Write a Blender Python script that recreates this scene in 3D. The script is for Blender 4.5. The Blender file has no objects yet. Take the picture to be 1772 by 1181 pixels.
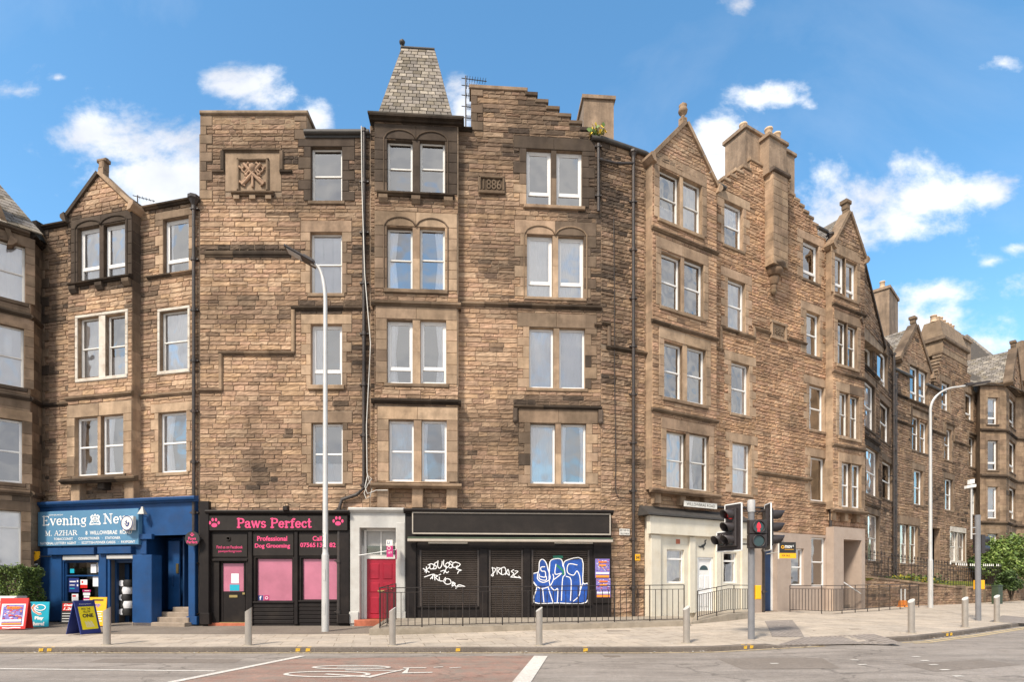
import bpy, math, random
from mathutils import Vector, noise
R = math.radians
C = bpy.context.scene.collection
sc = bpy.context.scene
# ---------------------------------------------------------------- camera
F = 984.0; CX = 886.0; HY = 1008.0; EYE = 1.75        # pixel focal length, horizon row, eye height of the photograph
cam = bpy.data.cameras.new('camera'); camo = bpy.data.objects.new('camera', cam); C.objects.link(camo)
camo.location = (0, 0, EYE); camo.rotation_euler = (R(90), 0, 0)
cam.sensor_width = 36; cam.lens = 36 * F / 1772; cam.shift_y = (HY - 590.5) / 1772
cam.clip_end = 4000; cam.clip_start = .1
sc.camera = camo
sc.view_settings.view_transform = 'Standard'; sc.view_settings.look = 'None'
sc.view_settings.exposure = 1.22; sc.view_settings.gamma = 1
# ---------------------------------------------------------------- sky with clouds
SUN_EL = 48; SUN_AZ = 214          # degrees; azimuth clockwise from +Y (behind the camera, to the left)
world = bpy.data.worlds.new('World'); sc.world = world; world.use_nodes = True
nt = world.node_tree; N = nt.nodes; L = nt.links; N.clear()
def nd(t, **k):
    n = N.new(t)
    for a, b in k.items(): setattr(n, a, b)
    return n
def mth(op, a, b=None, c=None, clamp=False):
    n = nd('ShaderNodeMath', operation=op, use_clamp=clamp)
    for i, v in enumerate((a, b, c)):
        if v is None: continue
        if isinstance(v, (int, float)): n.inputs[i].default_value = v
        else: L.new(v, n.inputs[i])
    return n.outputs[0]
sky = nd('ShaderNodeTexSky', sky_type='NISHITA', sun_disc=False, sun_elevation=R(SUN_EL), sun_rotation=R(SUN_AZ))
sky.air_density = 1.0; sky.dust_density = .6; sky.ozone_density = 2.2
tc = nd('ShaderNodeTexCoord'); sep = nd('ShaderNodeSeparateXYZ'); L.new(tc.outputs['Generated'], sep.inputs[0])
yy = mth('MAXIMUM', mth('ABSOLUTE', sep.outputs[1]), .12)
gu = mth('DIVIDE', sep.outputs[0], yy); gv = mth('DIVIDE', sep.outputs[2], yy)
front = mth('GREATER_THAN', sep.outputs[1], 0.0)
comb = nd('ShaderNodeCombineXYZ'); L.new(gu, comb.inputs[0]); L.new(gv, comb.inputs[1])
def noi(scale, detail, rough=.6, off=0, warp=.0):
    n = nd('ShaderNodeTexNoise'); n.inputs['Scale'].default_value = scale; n.inputs['Detail'].default_value = detail
    n.inputs['Roughness'].default_value = rough; n.inputs['Distortion'].default_value = warp
    m = nd('ShaderNodeMapping'); m.inputs['Location'].default_value = (off, off * .37, off * .7)
    m.inputs['Scale'].default_value = (1, 1.35, 1)
    L.new(comb.outputs[0], m.inputs[0]); L.new(m.outputs[0], n.inputs['Vector']); return n.outputs['Fac']
n1 = noi(5, 10, .62, 3.1, .15); n2 = noi(2.4, 6, .55, 11.3)
# cloud banks: direction (east/north, up/north), half sizes, weight
CL = [(150, 235, 75, 48, 1), (215, 250, 110, 72, 1), (300, 240, 100, 50, 1), (260, 300, 130, 60, 1), (390, 150, 55, 26, .85), (450, 172, 40, 18, .6), (545, 205, 34, 22, .7),
      (345, 300, 60, 60, .8), (800, 190, 26, 42, .8), (1235, 250, 48, 44, .95), (1240, 285, 50, 40, .9), (1345, 170, 60, 18, .75), (1400, 185, 22, 12, .6), (1735, 110, 36, 16, .7),
      (1275, 10, 22, 16, .65), (1440, 300, 55, 42, 1), (1500, 340, 120, 62, 1), (1600, 345, 100, 42, 1), (1705, 338, 48, 30, 1), (1480, 410, 100, 55, .95),
      (1560, 400, 110, 50, .8), (1640, 505, 110, 24, .6), (1600, 560, 130, 40, .5), (1760, 428, 26, 10, .6), (1712, 453, 20, 12, .6), (1700, 600, 120, 40, .55), (30, 160, 26, 12, .3), (100, 135, 12, 6, .5)]
acc = None
for (x, y, rx, ry, w) in CL:
    u0 = (x - CX) / F; v0 = (HY - y) / F
    du = mth('DIVIDE', mth('SUBTRACT', gu, u0), rx * 1.25 / F); dv = mth('DIVIDE', mth('SUBTRACT', gv, v0), ry * 1.25 / F)
    d = mth('SQRT', mth('ADD', mth('MULTIPLY', du, du), mth('MULTIPLY', dv, dv)))
    b = mth('MULTIPLY', mth('SUBTRACT', 1.0, d), w)
    acc = b if acc is None else mth('SMOOTH_MAX', acc, b, .15)
blob = mth('MAXIMUM', acc, -1.0)
back = mth('SUBTRACT', mth('MULTIPLY', n2, 2.6), .42)
blob = mth('ADD', mth('MULTIPLY', front, blob), mth('MULTIPLY', mth('SUBTRACT', 1.0, front), back))
dens = mth('ADD', blob, mth('MULTIPLY', mth('SUBTRACT', n1, .5), 4.2))
fac = nd('ShaderNodeMapRange', interpolation_type='SMOOTHSTEP'); fac.inputs['From Min'].default_value = -.12; fac.inputs['From Max'].default_value = .78
L.new(dens, fac.inputs['Value'])
wisp = mth('MULTIPLY', mth('SUBTRACT', noi(1.6, 8, .6, 21.0, .6), .55), .5, clamp=True)
facw = mth('MINIMUM', mth('MAXIMUM', mth('MULTIPLY', fac.outputs[0], .97), wisp), 1.0)
lum = nd('ShaderNodeMapRange'); lum.inputs['From Min'].default_value = .36; lum.inputs['From Max'].default_value = .58
lum.inputs['To Min'].default_value = 0; lum.inputs['To Max'].default_value = 1; L.new(noi(3.4, 5, .5, 7.7), lum.inputs['Value'])
ccol = nd('ShaderNodeMix', data_type='RGBA', blend_type='MIX'); ccol.inputs[6].default_value = (2.5, 2.65, 3.0, 1); ccol.inputs[7].default_value = (4.0, 4.05, 4.15, 1)
L.new(lum.outputs[0], ccol.inputs[0])
hs = nd('ShaderNodeHueSaturation'); hs.inputs['Hue'].default_value = .488; hs.inputs['Saturation'].default_value = 1.18; hs.inputs['Value'].default_value = .96; L.new(sky.outputs[0], hs.inputs['Color'])
mx = nd('ShaderNodeMix', data_type='RGBA'); L.new(facw, mx.inputs[0]); L.new(hs.outputs[0], mx.inputs[6]); L.new(ccol.outputs[2], mx.inputs[7])
bg = nd('ShaderNodeBackground'); bg.inputs[1].default_value = .13; L.new(mx.outputs[2], bg.inputs[0])
wo = nd('ShaderNodeOutputWorld'); L.new(bg.outputs[0], wo.inputs[0])
# ---------------------------------------------------------------- sun
sl = bpy.data.lights.new('sun', 'SUN'); sl.energy = 2.4; sl.angle = R(10); sl.color = (1, .90, .77)
so = bpy.data.objects.new('sun', sl); C.objects.link(so)
_a = R(SUN_AZ); _e = R(SUN_EL)
so.rotation_euler = Vector((math.sin(_a) * math.cos(_e), math.cos(_a) * math.cos(_e), math.sin(_e))).to_track_quat('Z', 'Y').to_euler()
so.location = (-20, -20, 40)
rng = random.Random(7)
# ================================================================ materials
def mat(name, col=(.5, .5, .5), rough=.7, metal=0, var=.12, nscale=3.0, bump=.15, bscale=30, attr=False, streak=0, spec=.5, emit=None, es=1, dirt=None, damt=0, dscale=1.2):
    m = bpy.data.materials.new(name); m.use_nodes = True
    t = m.node_tree; b = t.nodes['Principled BSDF']; n_ = t.nodes; l_ = t.links
    b.inputs['Roughness'].default_value = rough; b.inputs['Metallic'].default_value = metal; b.inputs['Specular IOR Level'].default_value = spec
    co = n_.new('ShaderNodeTexCoord')
    def ns(s, det=6, sc3=(1, 1, 1), r=.6):
        mp = n_.new('ShaderNodeMapping'); mp.inputs['Scale'].default_value = sc3; l_.new(co.outputs['Object'], mp.inputs[0])
        x = n_.new('ShaderNodeTexNoise'); x.inputs['Scale'].default_value = s; x.inputs['Detail'].default_value = det; x.inputs['Roughness'].default_value = r
        l_.new(mp.outputs[0], x.inputs['Vector']); return x.outputs['Fac']
    def rngm(v, a, b_, c, d):
        x = n_.new('ShaderNodeMapRange'); l_.new(v, x.inputs['Value'])
        for i, q in zip(('From Min', 'From Max', 'To Min', 'To Max'), (a, b_, c, d)): x.inputs[i].default_value = q
        return x.outputs[0]
    def mulc(c, f):
        x = n_.new('ShaderNodeVectorMath'); x.operation = 'SCALE'; l_.new(c, x.inputs[0]); l_.new(f, x.inputs['Scale']); return x.outputs[0]
    if attr:
        a = n_.new('ShaderNodeAttribute'); a.attribute_name = 'Col'; c = a.outputs['Color']
    else:
        a = n_.new('ShaderNodeRGB'); a.outputs[0].default_value = (*col, 1); c = a.outputs[0]
    if var: c = mulc(c, rngm(ns(nscale, 8), .25, .75, 1 - var, 1 + var))
    if streak: c = mulc(c, rngm(ns(1.7, 5, (1, 1, .14)), .42, .66, 1, 1 - streak))
    if damt:
        mxn = n_.new('ShaderNodeMix'); mxn.data_type = 'RGBA'; l_.new(rngm(ns(dscale, 9, r=.7), .5, .72, 0, damt), mxn.inputs[0])
        l_.new(c, mxn.inputs[6]); mxn.inputs[7].default_value = (*(dirt or (.1, .08, .06)), 1); c = mxn.outputs[2]
    l_.new(c, b.inputs['Base Color'])
    if bump:
        bp = n_.new('ShaderNodeBump'); bp.inputs['Strength'].default_value = bump; bp.inputs['Distance'].default_value = .03
        l_.new(ns(bscale, 6, r=.7), bp.inputs['Height']); l_.new(bp.outputs[0], b.inputs['Normal'])
    if emit: b.inputs['Emission Color'].default_value = (*emit, 1); b.inputs['Emission Strength'].default_value = es
    return m
M = {}
M['stone'] = mat('sandstone', attr=True, rough=.92, var=.30, nscale=6, bump=.65, bscale=20, streak=.28, spec=.15, dirt=(.085, .062, .045), damt=.62, dscale=.75)
M['dress'] = mat('dressed_sandstone', attr=True, rough=.9, var=.3, nscale=2.2, bump=.35, bscale=18, streak=.34, spec=.15, dirt=(.09, .066, .046), damt=.6, dscale=1.3)
M['shutter'] = mat('shutter_steel', (.062, .050, .044), .5, var=.3, nscale=2, bump=.1, dirt=(.08, .065, .055), damt=.35, spec=.4, streak=.2)
M['frame'] = mat('weathered_frame', (.42, .37, .31), .6, var=.15, bump=.05)
M['room'] = mat('room_dark', (.12, .105, .095), .9, bump=0)
M['upvc'] = mat('white_upvc', (.78, .77, .75), .35, var=.05, bump=0, dirt=(.45, .42, .38), damt=.25)
M['wood_white'] = mat('white_painted_wood', (.70, .68, .64), .5, var=.08, bump=.1, dirt=(.38, .34, .28), damt=.4)
M['white_paint'] = mat('white_masonry_paint', (.56, .51, .44), .75, var=.15, bump=.25, dirt=(.30, .22, .15), damt=.8, dscale=2.5)
M['curtain'] = mat('white_curtain', (.88, .88, .88), .9, var=.05, bump=0)
M['net'] = mat('net_curtain', (.74, .73, .71), .9, var=.08, bump=0)
M['slate'] = mat('slate', attr=True, rough=.85, var=.25, nscale=9, bump=.3, bscale=20, dirt=(.22, .17, .11), damt=.4, dscale=3, spec=.25)
M['lead'] = mat('dark_gutter', (.05, .045, .04), .6, var=.3, bump=.2)
M['pipe'] = mat('black_cast_iron', (.035, .028, .025), .5, var=.35, nscale=6, bump=.3, dirt=(.11, .06, .035), damt=.5, dscale=4)
M['render'] = mat('tan_render', (.33, .235, .16), .92, var=.3, nscale=2, bump=.6, bscale=9, streak=.5, dirt=(.12, .085, .06), damt=.6, dscale=1.6)
M['pot'] = mat('clay_pot', (.62, .45, .30), .85, var=.2)
M['blue'] = mat('royal_blue_paint', (.010, .055, .165), .5, var=.2, nscale=2, bump=.12, bscale=14, dirt=(.03, .045, .09), damt=.4, spec=.3)
M['bluedoor'] = mat('deep_blue_door', (.008, .04, .115), .5, var=.15, bump=.05)
M['signblue'] = mat('light_blue_sign', (.085, .215, .35), .5, var=.06, bump=0)
M['white'] = mat('white', (.80, .80, .78), .5, var=.03, bump=0)
M['black'] = mat('black_paint', (.011, .008, .0075), .6, var=.3, nscale=4, bump=.15, dirt=(.045, .033, .025), damt=.4, spec=.25)
M['blackdull'] = mat('black_steel', (.017, .013, .011), .6, var=.3, nscale=3, bump=.1, dirt=(.05, .038, .03), damt=.4, spec=.3)
M['pink'] = mat('pink', (.72, .06, .19), .5, var=.03, bump=0)
M['pinkfilm'] = mat('pink_window_film', (.45, .15, .22), .2, var=.25, nscale=.9, bump=0, spec=.7)
M['red'] = mat('red_door_paint', (.34, .008, .028), .4, var=.12, bump=.05)
M['lightgrey'] = mat('pale_grey_paint', (.50, .49, .46), .7, var=.1, bump=.2, dirt=(.28, .24, .2), damt=.4, streak=.12)
M['cream'] = mat('cream_paint', (.68, .63, .52), .7, var=.07, bump=.2, bscale=12, dirt=(.5, .40, .26), damt=.45, streak=.12)
M['taupe'] = mat('taupe_masonry_paint', (.40, .315, .255), .8, var=.08, bump=.3, dirt=(.28, .2, .15), damt=.35)
M['terra'] = mat('terracotta_tile', (.42, .12, .06), .6, var=.25, nscale=8, bump=.1)
M['iron'] = mat('railing_iron', (.02, .015, .013), .5, var=.3, nscale=9, bump=.2, dirt=(.09, .05, .03), damt=.35, dscale=5)
M['steel'] = mat('brushed_steel', (.44, .395, .345), .4, .6, var=.1, nscale=5, bump=.05)
M['steelend'] = mat('bollard_top', (.80, .78, .74), .35, .4, var=.05, bump=0)
M['galv'] = mat('galvanised_steel', (.55, .54, .52), .5, .35, var=.12, nscale=2, bump=.05, dirt=(.3, .27, .24), damt=.3)
M['greypole'] = mat('grey_pole_paint', (.19, .19, .20), .45, var=.15, nscale=3, bump=.1, dirt=(.1, .09, .08), damt=.3)
M['greycap'] = mat('grey_cap', (.42, .41, .40), .5, var=.1, bump=.1)
M['darkplastic'] = mat('dark_plastic', (.035, .028, .028), .45, var=.15, bump=.05)
M['yellow'] = mat('yellow_plastic', (.86, .42, .01), .45, var=.05, bump=0)
M['brightyellow'] = mat('yellow_poster', (.85, .70, .01), .5, var=.03, bump=0)
M['redlens'] = mat('red_lens', (.6, .02, .03), .2, var=0, bump=0, emit=(1, .02, .045), es=.45)
M['dimred'] = mat('lit_red_lens', (.5, .02, .02), .2, var=0, bump=0, emit=(.6, .01, .01), es=.2)
M['darklens'] = mat('dark_lens', (.03, .06, .065), .15, var=0, bump=0)
M['signwhite'] = mat('sign_white', (.72, .70, .64), .5, var=.06, bump=0, dirt=(.5, .45, .38), damt=.3)
M['ink'] = mat('black_ink', (.02, .02, .02), .6, var=0, bump=0)
M['grafwhite'] = mat('white_spray_paint', (.80, .80, .80), .6, var=.08, nscale=30, bump=0)
M['grafblue'] = mat('blue_spray_paint', (.012, .07, .33), .5, var=.45, nscale=5, bump=0)
M['grafgreen'] = mat('green_spray_paint', (.01, .16, .10), .5, var=.3, bump=0)
M['orange'] = mat('orange', (.85, .27, .02), .5, var=.05, bump=0)
M['purple'] = mat('poster_purple', (.20, .16, .45), .5, var=.3, nscale=25, bump=0)
M['paper'] = mat('paper', (.72, .72, .74), .6, var=.1, nscale=30, bump=0)
M['magenta'] = mat('magenta_sign', (.42, .02, .14), .5, var=.05, bump=0)
M['redsign'] = mat('red_sign', (.55, .02, .015), .45, var=.05, bump=0)
M['teal'] = mat('teal_sign', (.01, .36, .48), .45, var=.04, bump=0)
M['navy'] = mat('navy_sign', (.02, .035, .17), .45, var=.08, bump=0)
M['concrete'] = mat('concrete', (.30, .255, .20), .9, var=.25, nscale=3, bump=.4, bscale=14, dirt=(.13, .11, .07), damt=.5, dscale=2)
M['step'] = mat('worn_stone_step', (.27, .215, .165), .9, var=.25, nscale=4, bump=.3)
M['green'] = mat('green_cabinet', (.035, .055, .028), .6, var=.25, bump=.1)
M['cable'] = mat('white_cable', (.62, .60, .55), .6, var=.1, bump=0)
M['brass'] = mat('brass', (.5, .38, .16), .35, .9, var=.1, bump=0)
M['leafm'] = mat('leaves', attr=True, rough=.6, var=.25, nscale=4, bump=0)
M['bark'] = mat('bark', (.09, .065, .045), .9, var=.3, bump=.5)
def glassmat(name, refl, tint, rough=.03):
    m = bpy.data.materials.new(name); m.use_nodes = True; t = m.node_tree; n_ = t.nodes; l_ = t.links; n_.clear()
    o = n_.new('ShaderNodeOutputMaterial'); mx_ = n_.new('ShaderNodeMixShader'); tr = n_.new('ShaderNodeBsdfTransparent'); gl = n_.new('ShaderNodeBsdfGlossy')
    tr.inputs[0].default_value = (*tint, 1); gl.inputs['Roughness'].default_value = rough; gl.inputs[0].default_value = (1, .965, .92, 1)
    fr_ = n_.new('ShaderNodeFresnel'); fr_.inputs[0].default_value = 1.5; ad = n_.new('ShaderNodeMath'); ad.operation = 'ADD'; ad.use_clamp = True; ad.inputs[1].default_value = refl
    co = n_.new('ShaderNodeTexCoord'); ns = n_.new('ShaderNodeTexNoise'); ns.inputs['Scale'].default_value = 1.3; ns.inputs['Detail'].default_value = 1
    bp = n_.new('ShaderNodeBump'); bp.inputs['Strength'].default_value = .3; bp.inputs['Distance'].default_value = .05
    l_.new(co.outputs['Object'], ns.inputs['Vector']); l_.new(ns.outputs[0], bp.inputs['Height']); l_.new(bp.outputs[0], gl.inputs['Normal'])
    l_.new(fr_.outputs[0], ad.inputs[0]); l_.new(ad.outputs[0], mx_.inputs[0]); l_.new(tr.outputs[0], mx_.inputs[1]); l_.new(gl.outputs[0], mx_.inputs[2]); l_.new(mx_.outputs[0], o.inputs[0])
    return m
M['glass'] = glassmat('window_glass', .28, (.9, .9, .92))
M['shopglass'] = glassmat('shop_glass', .06, (.8, .82, .82))
def groundmat(name, kind):
    m = bpy.data.materials.new(name); m.use_nodes = True; t = m.node_tree; b = t.nodes['Principled BSDF']; n_ = t.nodes; l_ = t.links
    b.inputs['Roughness'].default_value = .9; b.inputs['Specular IOR Level'].default_value = .25
    ge = n_.new('ShaderNodeTexCoord')
    def ns(s, det=6, r=.6, sc3=(1, 1, 1)):
        mp = n_.new('ShaderNodeMapping'); mp.inputs['Scale'].default_value = sc3; l_.new(ge.outputs['Object'], mp.inputs[0])
        x = n_.new('ShaderNodeTexNoise'); x.inputs['Scale'].default_value = s; x.inputs['Detail'].default_value = det; x.inputs['Roughness'].default_value = r
        l_.new(mp.outputs[0], x.inputs['Vector']); return x.outputs['Fac']
    def ramp(v, pts):
        x = n_.new('ShaderNodeValToRGB'); l_.new(v, x.inputs[0]); e = x.color_ramp.elements
        e[0].position, e[0].color = pts[0][0], (*pts[0][1], 1); e[1].position, e[1].color = pts[1][0], (*pts[1][1], 1)
        for p, c in pts[2:]: q = e.new(p); q.color = (*c, 1)
        return x.outputs[0]
    def mul(a, b_):
        x = n_.new('ShaderNodeMix'); x.data_type = 'RGBA'; x.blend_type = 'MULTIPLY'; x.inputs[0].default_value = 1; l_.new(a, x.inputs[6]); l_.new(b_, x.inputs[7]); return x.outputs[2]
    def mixc(f, a, b_):
        x = n_.new('ShaderNodeMix'); x.data_type = 'RGBA'; l_.new(f, x.inputs[0]); l_.new(a, x.inputs[6]); l_.new(b_, x.inputs[7]); return x.outputs[2]
    g = lambda v: (v, v, v)
    base = {'road': ((.265, .23, .20), (.335, .295, .26)), 'redroad': ((.31, .19, .15), (.37, .235, .185)), 'asphalt': ((.17, .14, .115), (.24, .205, .17)),
            'slab': ((.40, .345, .285), (.50, .435, .365)), 'tactile': ((.26, .225, .20), (.33, .29, .26)), 'kerb': ((.12, .10, .085), (.20, .17, .145)),
            'mark': ((.55, .51, .46), (.70, .66, .60)), 'ymark': ((.58, .44, .22), (.68, .54, .32)), 'grass': ((.05, .08, .015), (.20, .19, .02)), 'earth': ((.16, .14, .11), (.22, .19, .15)), 'patch': ((.19, .16, .135), (.24, .205, .175))}[kind]
    c = ramp(ns(.55, 9, .65), [(.3, base[0]), (.7, base[1])])
    if kind in ('road', 'redroad', 'asphalt', 'tactile', 'kerb', 'mark', 'ymark', 'earth', 'patch'):
        c = mul(c, ramp(ns(55, 3, .8), [(.28, g(.55)), (.72, g(1.35))]))
        c = mul(c, ramp(ns(9, 8, .75), [(.3, g(.82)), (.7, g(1.12))]))
    if kind in ('road', 'redroad'):
        c = mul(c, ramp(ns(1.2, 6, .7, (.25, 1.6, 1)), [(.38, g(.78)), (.6, g(1.05))])); c = mul(c, ramp(ns(.9, 9, .8), [(.35, g(.75)), (.48, g(1.0))]))
        v = n_.new('ShaderNodeTexVoronoi'); v.feature = 'DISTANCE_TO_EDGE'; v.inputs['Scale'].default_value = .28
        nw = n_.new('ShaderNodeTexNoise'); nw.inputs['Scale'].default_value = 1.5; nw.inputs['Detail'].default_value = 6; l_.new(ge.outputs['Object'], nw.inputs['Vector'])
        ad = n_.new('ShaderNodeVectorMath'); ad.operation = 'MULTIPLY_ADD'; l_.new(nw.outputs['Color'], ad.inputs[0]); ad.inputs[1].default_value = (1.4, 1.4, 0); l_.new(ge.outputs['Object'], ad.inputs[2])
        l_.new(ad.outputs[0], v.inputs['Vector']); c = mul(c, ramp(v.outputs['Distance'], [(0, g(.62)), (.012, g(1))]))
    if kind == 'redroad':      # worn red surfacing showing grey stone through it
        gr = ramp(ns(40, 4, .8), [(.3, (.17, .14, .12)), (.7, (.27, .23, .19))]); f = ramp(ns(2.2, 10, .75), [(.42, g(0)), (.62, g(.85))]); c = mixc(f, c, gr)
    if kind == 'mark' or kind == 'ymark':
        gr = ramp(ns(40, 4, .8), [(.3, (.20, .17, .14)), (.7, (.28, .24, .2))]); f = ramp(ns(14, 9, .8), [(.54, g(0)), (.68, g(.7))]); c = mixc(f, c, gr)
    if kind == 'slab':
        mp = n_.new('ShaderNodeMapping'); mp.inputs['Rotation'].default_value = (0, 0, R(-14)); l_.new(ge.outputs['Object'], mp.inputs[0])
        br = n_.new('ShaderNodeTexBrick'); br.inputs['Scale'].default_value = 1; br.inputs['Mortar Size'].default_value = .008; br.inputs['Brick Width'].default_value = .9; br.inputs['Row Height'].default_value = .6
        br.inputs['Color1'].default_value = (.90, .90, .90, 1); br.inputs['Color2'].default_value = (1.08, 1.06, 1.03, 1); br.inputs['Mortar'].default_value = (.42, .38, .34, 1)
        l_.new(mp.outputs[0], br.inputs['Vector']); c = mul(c, br.outputs['Color'])
        c = mul(c, ramp(ns(7, 9, .75), [(.3, g(.84)), (.7, g(1.08))])); c = mul(c, ramp(ns(60, 2, .8), [(.3, g(.9)), (.7, g(1.08))])); c = mul(c, ramp(ns(1.6, 9, .8), [(.34, g(.72)), (.5, g(1.0))])); c = mul(c, ramp(ns(26, 2, .5), [(.28, g(.62)), (.33, g(1.0))]))
    if kind == 'tactile':
        v = n_.new('ShaderNodeTexBrick'); v.inputs['Scale'].default_value = 1; v.inputs['Brick Width'].default_value = .4; v.inputs['Row Height'].default_value = .4; v.offset = 0; v.inputs['Mortar Size'].default_value = .008
        v.inputs['Color1'].default_value = (1, 1, 1, 1); v.inputs['Color2'].default_value = (.9, .9, .9, 1); v.inputs['Mortar'].default_value = (.6, .6, .6, 1)
        l_.new(ge.outputs['Object'], v.inputs['Vector']); c = mul(c, v.outputs['Color'])
        w = n_.new('ShaderNodeTexWave'); w.inputs['Scale'].default_value = 2.4; l_.new(ge.outputs['Object'], w.inputs['Vector']); c = mul(c, ramp(w.outputs['Fac'], [(.3, g(.8)), (.6, g(1.08))]))
    l_.new(c, b.inputs['Base Color'])
    bp = n_.new('ShaderNodeBump'); bp.inputs['Strength'].default_value = .5; bp.inputs['Distance'].default_value = .01; l_.new(ns(70, 3, .8), bp.inputs['Height']); l_.new(bp.outputs[0], b.inputs['Normal'])
    return m
for k in ('road', 'redroad', 'asphalt', 'slab', 'tactile', 'kerb', 'mark', 'ymark', 'grass', 'earth', 'patch'): M['g_' + k] = groundmat('ground_' + k, k)
# ================================================================ mesh helpers
BASE = {}
SPLIT = {'string_course', 'pilaster', 'gutter', 'rain_hopper', 'plinth_block', 'stone_step', 'cornice', 'display_board'}
class MB:
    def __init__(s): s.v = []; s.f = []; s.m = []; s.c = []; s.s = []; s.col = (.5, .5, .5); s.cuts = []; s.lock = 0
    def cut(s):
        if not s.lock: s.cuts.append((len(s.v), len(s.f)))
    def add(s, pts, faces, mi=0, col=None, sm=False):
        b = len(s.v); s.v += [tuple(p) for p in pts]; s.c += [(col or s.col)] * len(pts)
        for f in faces: s.f.append([b + i for i in f]); s.m.append(mi); s.s.append(sm)
    def quad(s, a, b, c, d, mi=0, col=None): s.add([a, b, c, d], [(0, 1, 2, 3)], mi, col)
    def box(s, fr, u0, u1, z0, z1, w0, w1, mi=0, col=None, ch=0):
        s.cut()
        if ch:          # chamfered front edges
            c = ch; p = [fr(u, z, w) for (u, z, w) in ((u0, z0, w0), (u1, z0, w0), (u1, z1, w0), (u0, z1, w0), (u0, z0, w1 - c), (u1, z0, w1 - c), (u1, z1, w1 - c), (u0, z1, w1 - c),
                 (u0 + c, z0 + c, w1), (u1 - c, z0 + c, w1), (u1 - c, z1 - c, w1), (u0 + c, z1 - c, w1))]
            s.add(p, [(3, 2, 1, 0), (0, 1, 5, 4), (1, 2, 6, 5), (2, 3, 7, 6), (3, 0, 4, 7), (4, 5, 9, 8), (5, 6, 10, 9), (6, 7, 11, 10), (7, 4, 8, 11), (8, 9, 10, 11)], mi, col)
        else:
            p = [fr(u, z, w) for w in (w0, w1) for (u, z) in ((u0, z0), (u1, z0), (u1, z1), (u0, z1))]
            s.add(p, [(3, 2, 1, 0), (4, 5, 6, 7), (0, 1, 5, 4), (1, 2, 6, 5), (2, 3, 7, 6), (3, 0, 4, 7)], mi, col)
    def prism(s, fr, poly, w0, w1, mi=0, col=None):
        s.cut()
        n = len(poly); p = [fr(u, z, w0) for u, z in poly] + [fr(u, z, w1) for u, z in poly]
        s.add(p, [tuple(range(n - 1, -1, -1)), tuple(range(n, 2 * n))] + [(i, (i + 1) % n, n + (i + 1) % n, n + i) for i in range(n)], mi, col)
    def tube(s, pts, r, seg=8, mi=0, col=None, caps=True):
        s.cut()
        pts = [Vector(p) for p in pts]; n = len(pts); rr = r if isinstance(r, (list, tuple)) else [r] * n
        vs = []; up = None
        for i, p in enumerate(pts):
            d = (pts[min(i + 1, n - 1)] - pts[max(i - 1, 0)]).normalized()
            if up is None: up = Vector((0, 0, 1)) if abs(d.z) < .9 else Vector((0, 1, 0))
            a = d.cross(up).normalized(); up = a.cross(d).normalized()
            for k in range(seg):
                t = 2 * math.pi * k / seg; vs.append(p + (a * math.cos(t) + up * math.sin(t)) * rr[i])
        fs = [(i * seg + k, i * seg + (k + 1) % seg, (i + 1) * seg + (k + 1) % seg, (i + 1) * seg + k) for i in range(n - 1) for k in range(seg)]
        s.add(vs, fs, mi, col, True)
        if caps: s.add(vs[:seg], [tuple(range(seg - 1, -1, -1))], mi, col); s.add(vs[-seg:], [tuple(range(seg))], mi, col)
    def lathe(s, o, prof, seg=16, mi=0, col=None, ax=(0, 0, 1), sm=True):
        s.cut()
        ax = Vector(ax).normalized(); o = Vector(o); a = ax.orthogonal().normalized(); b = ax.cross(a)
        vs = [o + ax * h + (a * math.cos(2 * math.pi * k / seg) + b * math.sin(2 * math.pi * k / seg)) * r for (r, h) in prof for k in range(seg)]
        n = len(prof)
        s.add(vs, [(i * seg + k, i * seg + (k + 1) % seg, (i + 1) * seg + (k + 1) % seg, (i + 1) * seg + k) for i in range(n - 1) for k in range(seg)], mi, col, sm)
        s.add(vs[:seg], [tuple(range(seg - 1, -1, -1))], mi, col); s.add(vs[-seg:], [tuple(range(seg))], mi, col)
    def ribbon(s, fr, pts, wd, w, mi=0, col=None, cap=True):
        """flat stroke of width wd through 2-D points, lying at height w on the surface frame fr; joints are rounded"""
        wi = wd if isinstance(wd, (list, tuple)) else [wd] * len(pts)
        q = [(p, b) for i, (p, b) in enumerate(zip(pts, wi)) if i == 0 or math.dist(p, pts[i - 1]) > 1e-6]; n = len(q)
        if n < 2: return
        closed = n > 3 and math.dist(q[0][0], q[-1][0]) < 1e-6; vs = []
        for i in range(n):
            (x, y), b = q[i]; a = q[i - 1][0] if i else (q[-2][0] if closed else None); c = q[i + 1][0] if i < n - 1 else (q[1][0] if closed else None)
            d1 = ((x - a[0]), (y - a[1])) if a else None; d2 = ((c[0] - x), (c[1] - y)) if c else None
            u1 = tuple(k / math.hypot(*d1) for k in d1) if d1 else tuple(k / math.hypot(*d2) for k in d2); u2 = tuple(k / math.hypot(*d2) for k in d2) if d2 else u1
            tx, ty = u1[0] + u2[0], u1[1] + u2[1]; l = math.hypot(tx, ty)
            if l < .3: tx, ty, l = u1[0], u1[1], 1
            tx /= l; ty /= l; k = min(1.5, 1 / max(.4, tx * u1[0] + ty * u1[1])) * b / 2; ex = 0
            if cap and not closed and (not a or not c): ex = b * .35 * (-1 if not a else 1)
            e = w + .00012 * i; vs += [fr(x - ty * k + tx * ex, y + tx * k + ty * ex, e), fr(x + ty * k + tx * ex, y - tx * k + ty * ex, e)]
        s.add(vs, [(2 * i, 2 * i + 1, 2 * i + 3, 2 * i + 2) for i in range(n - 1)], mi, col)
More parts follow.
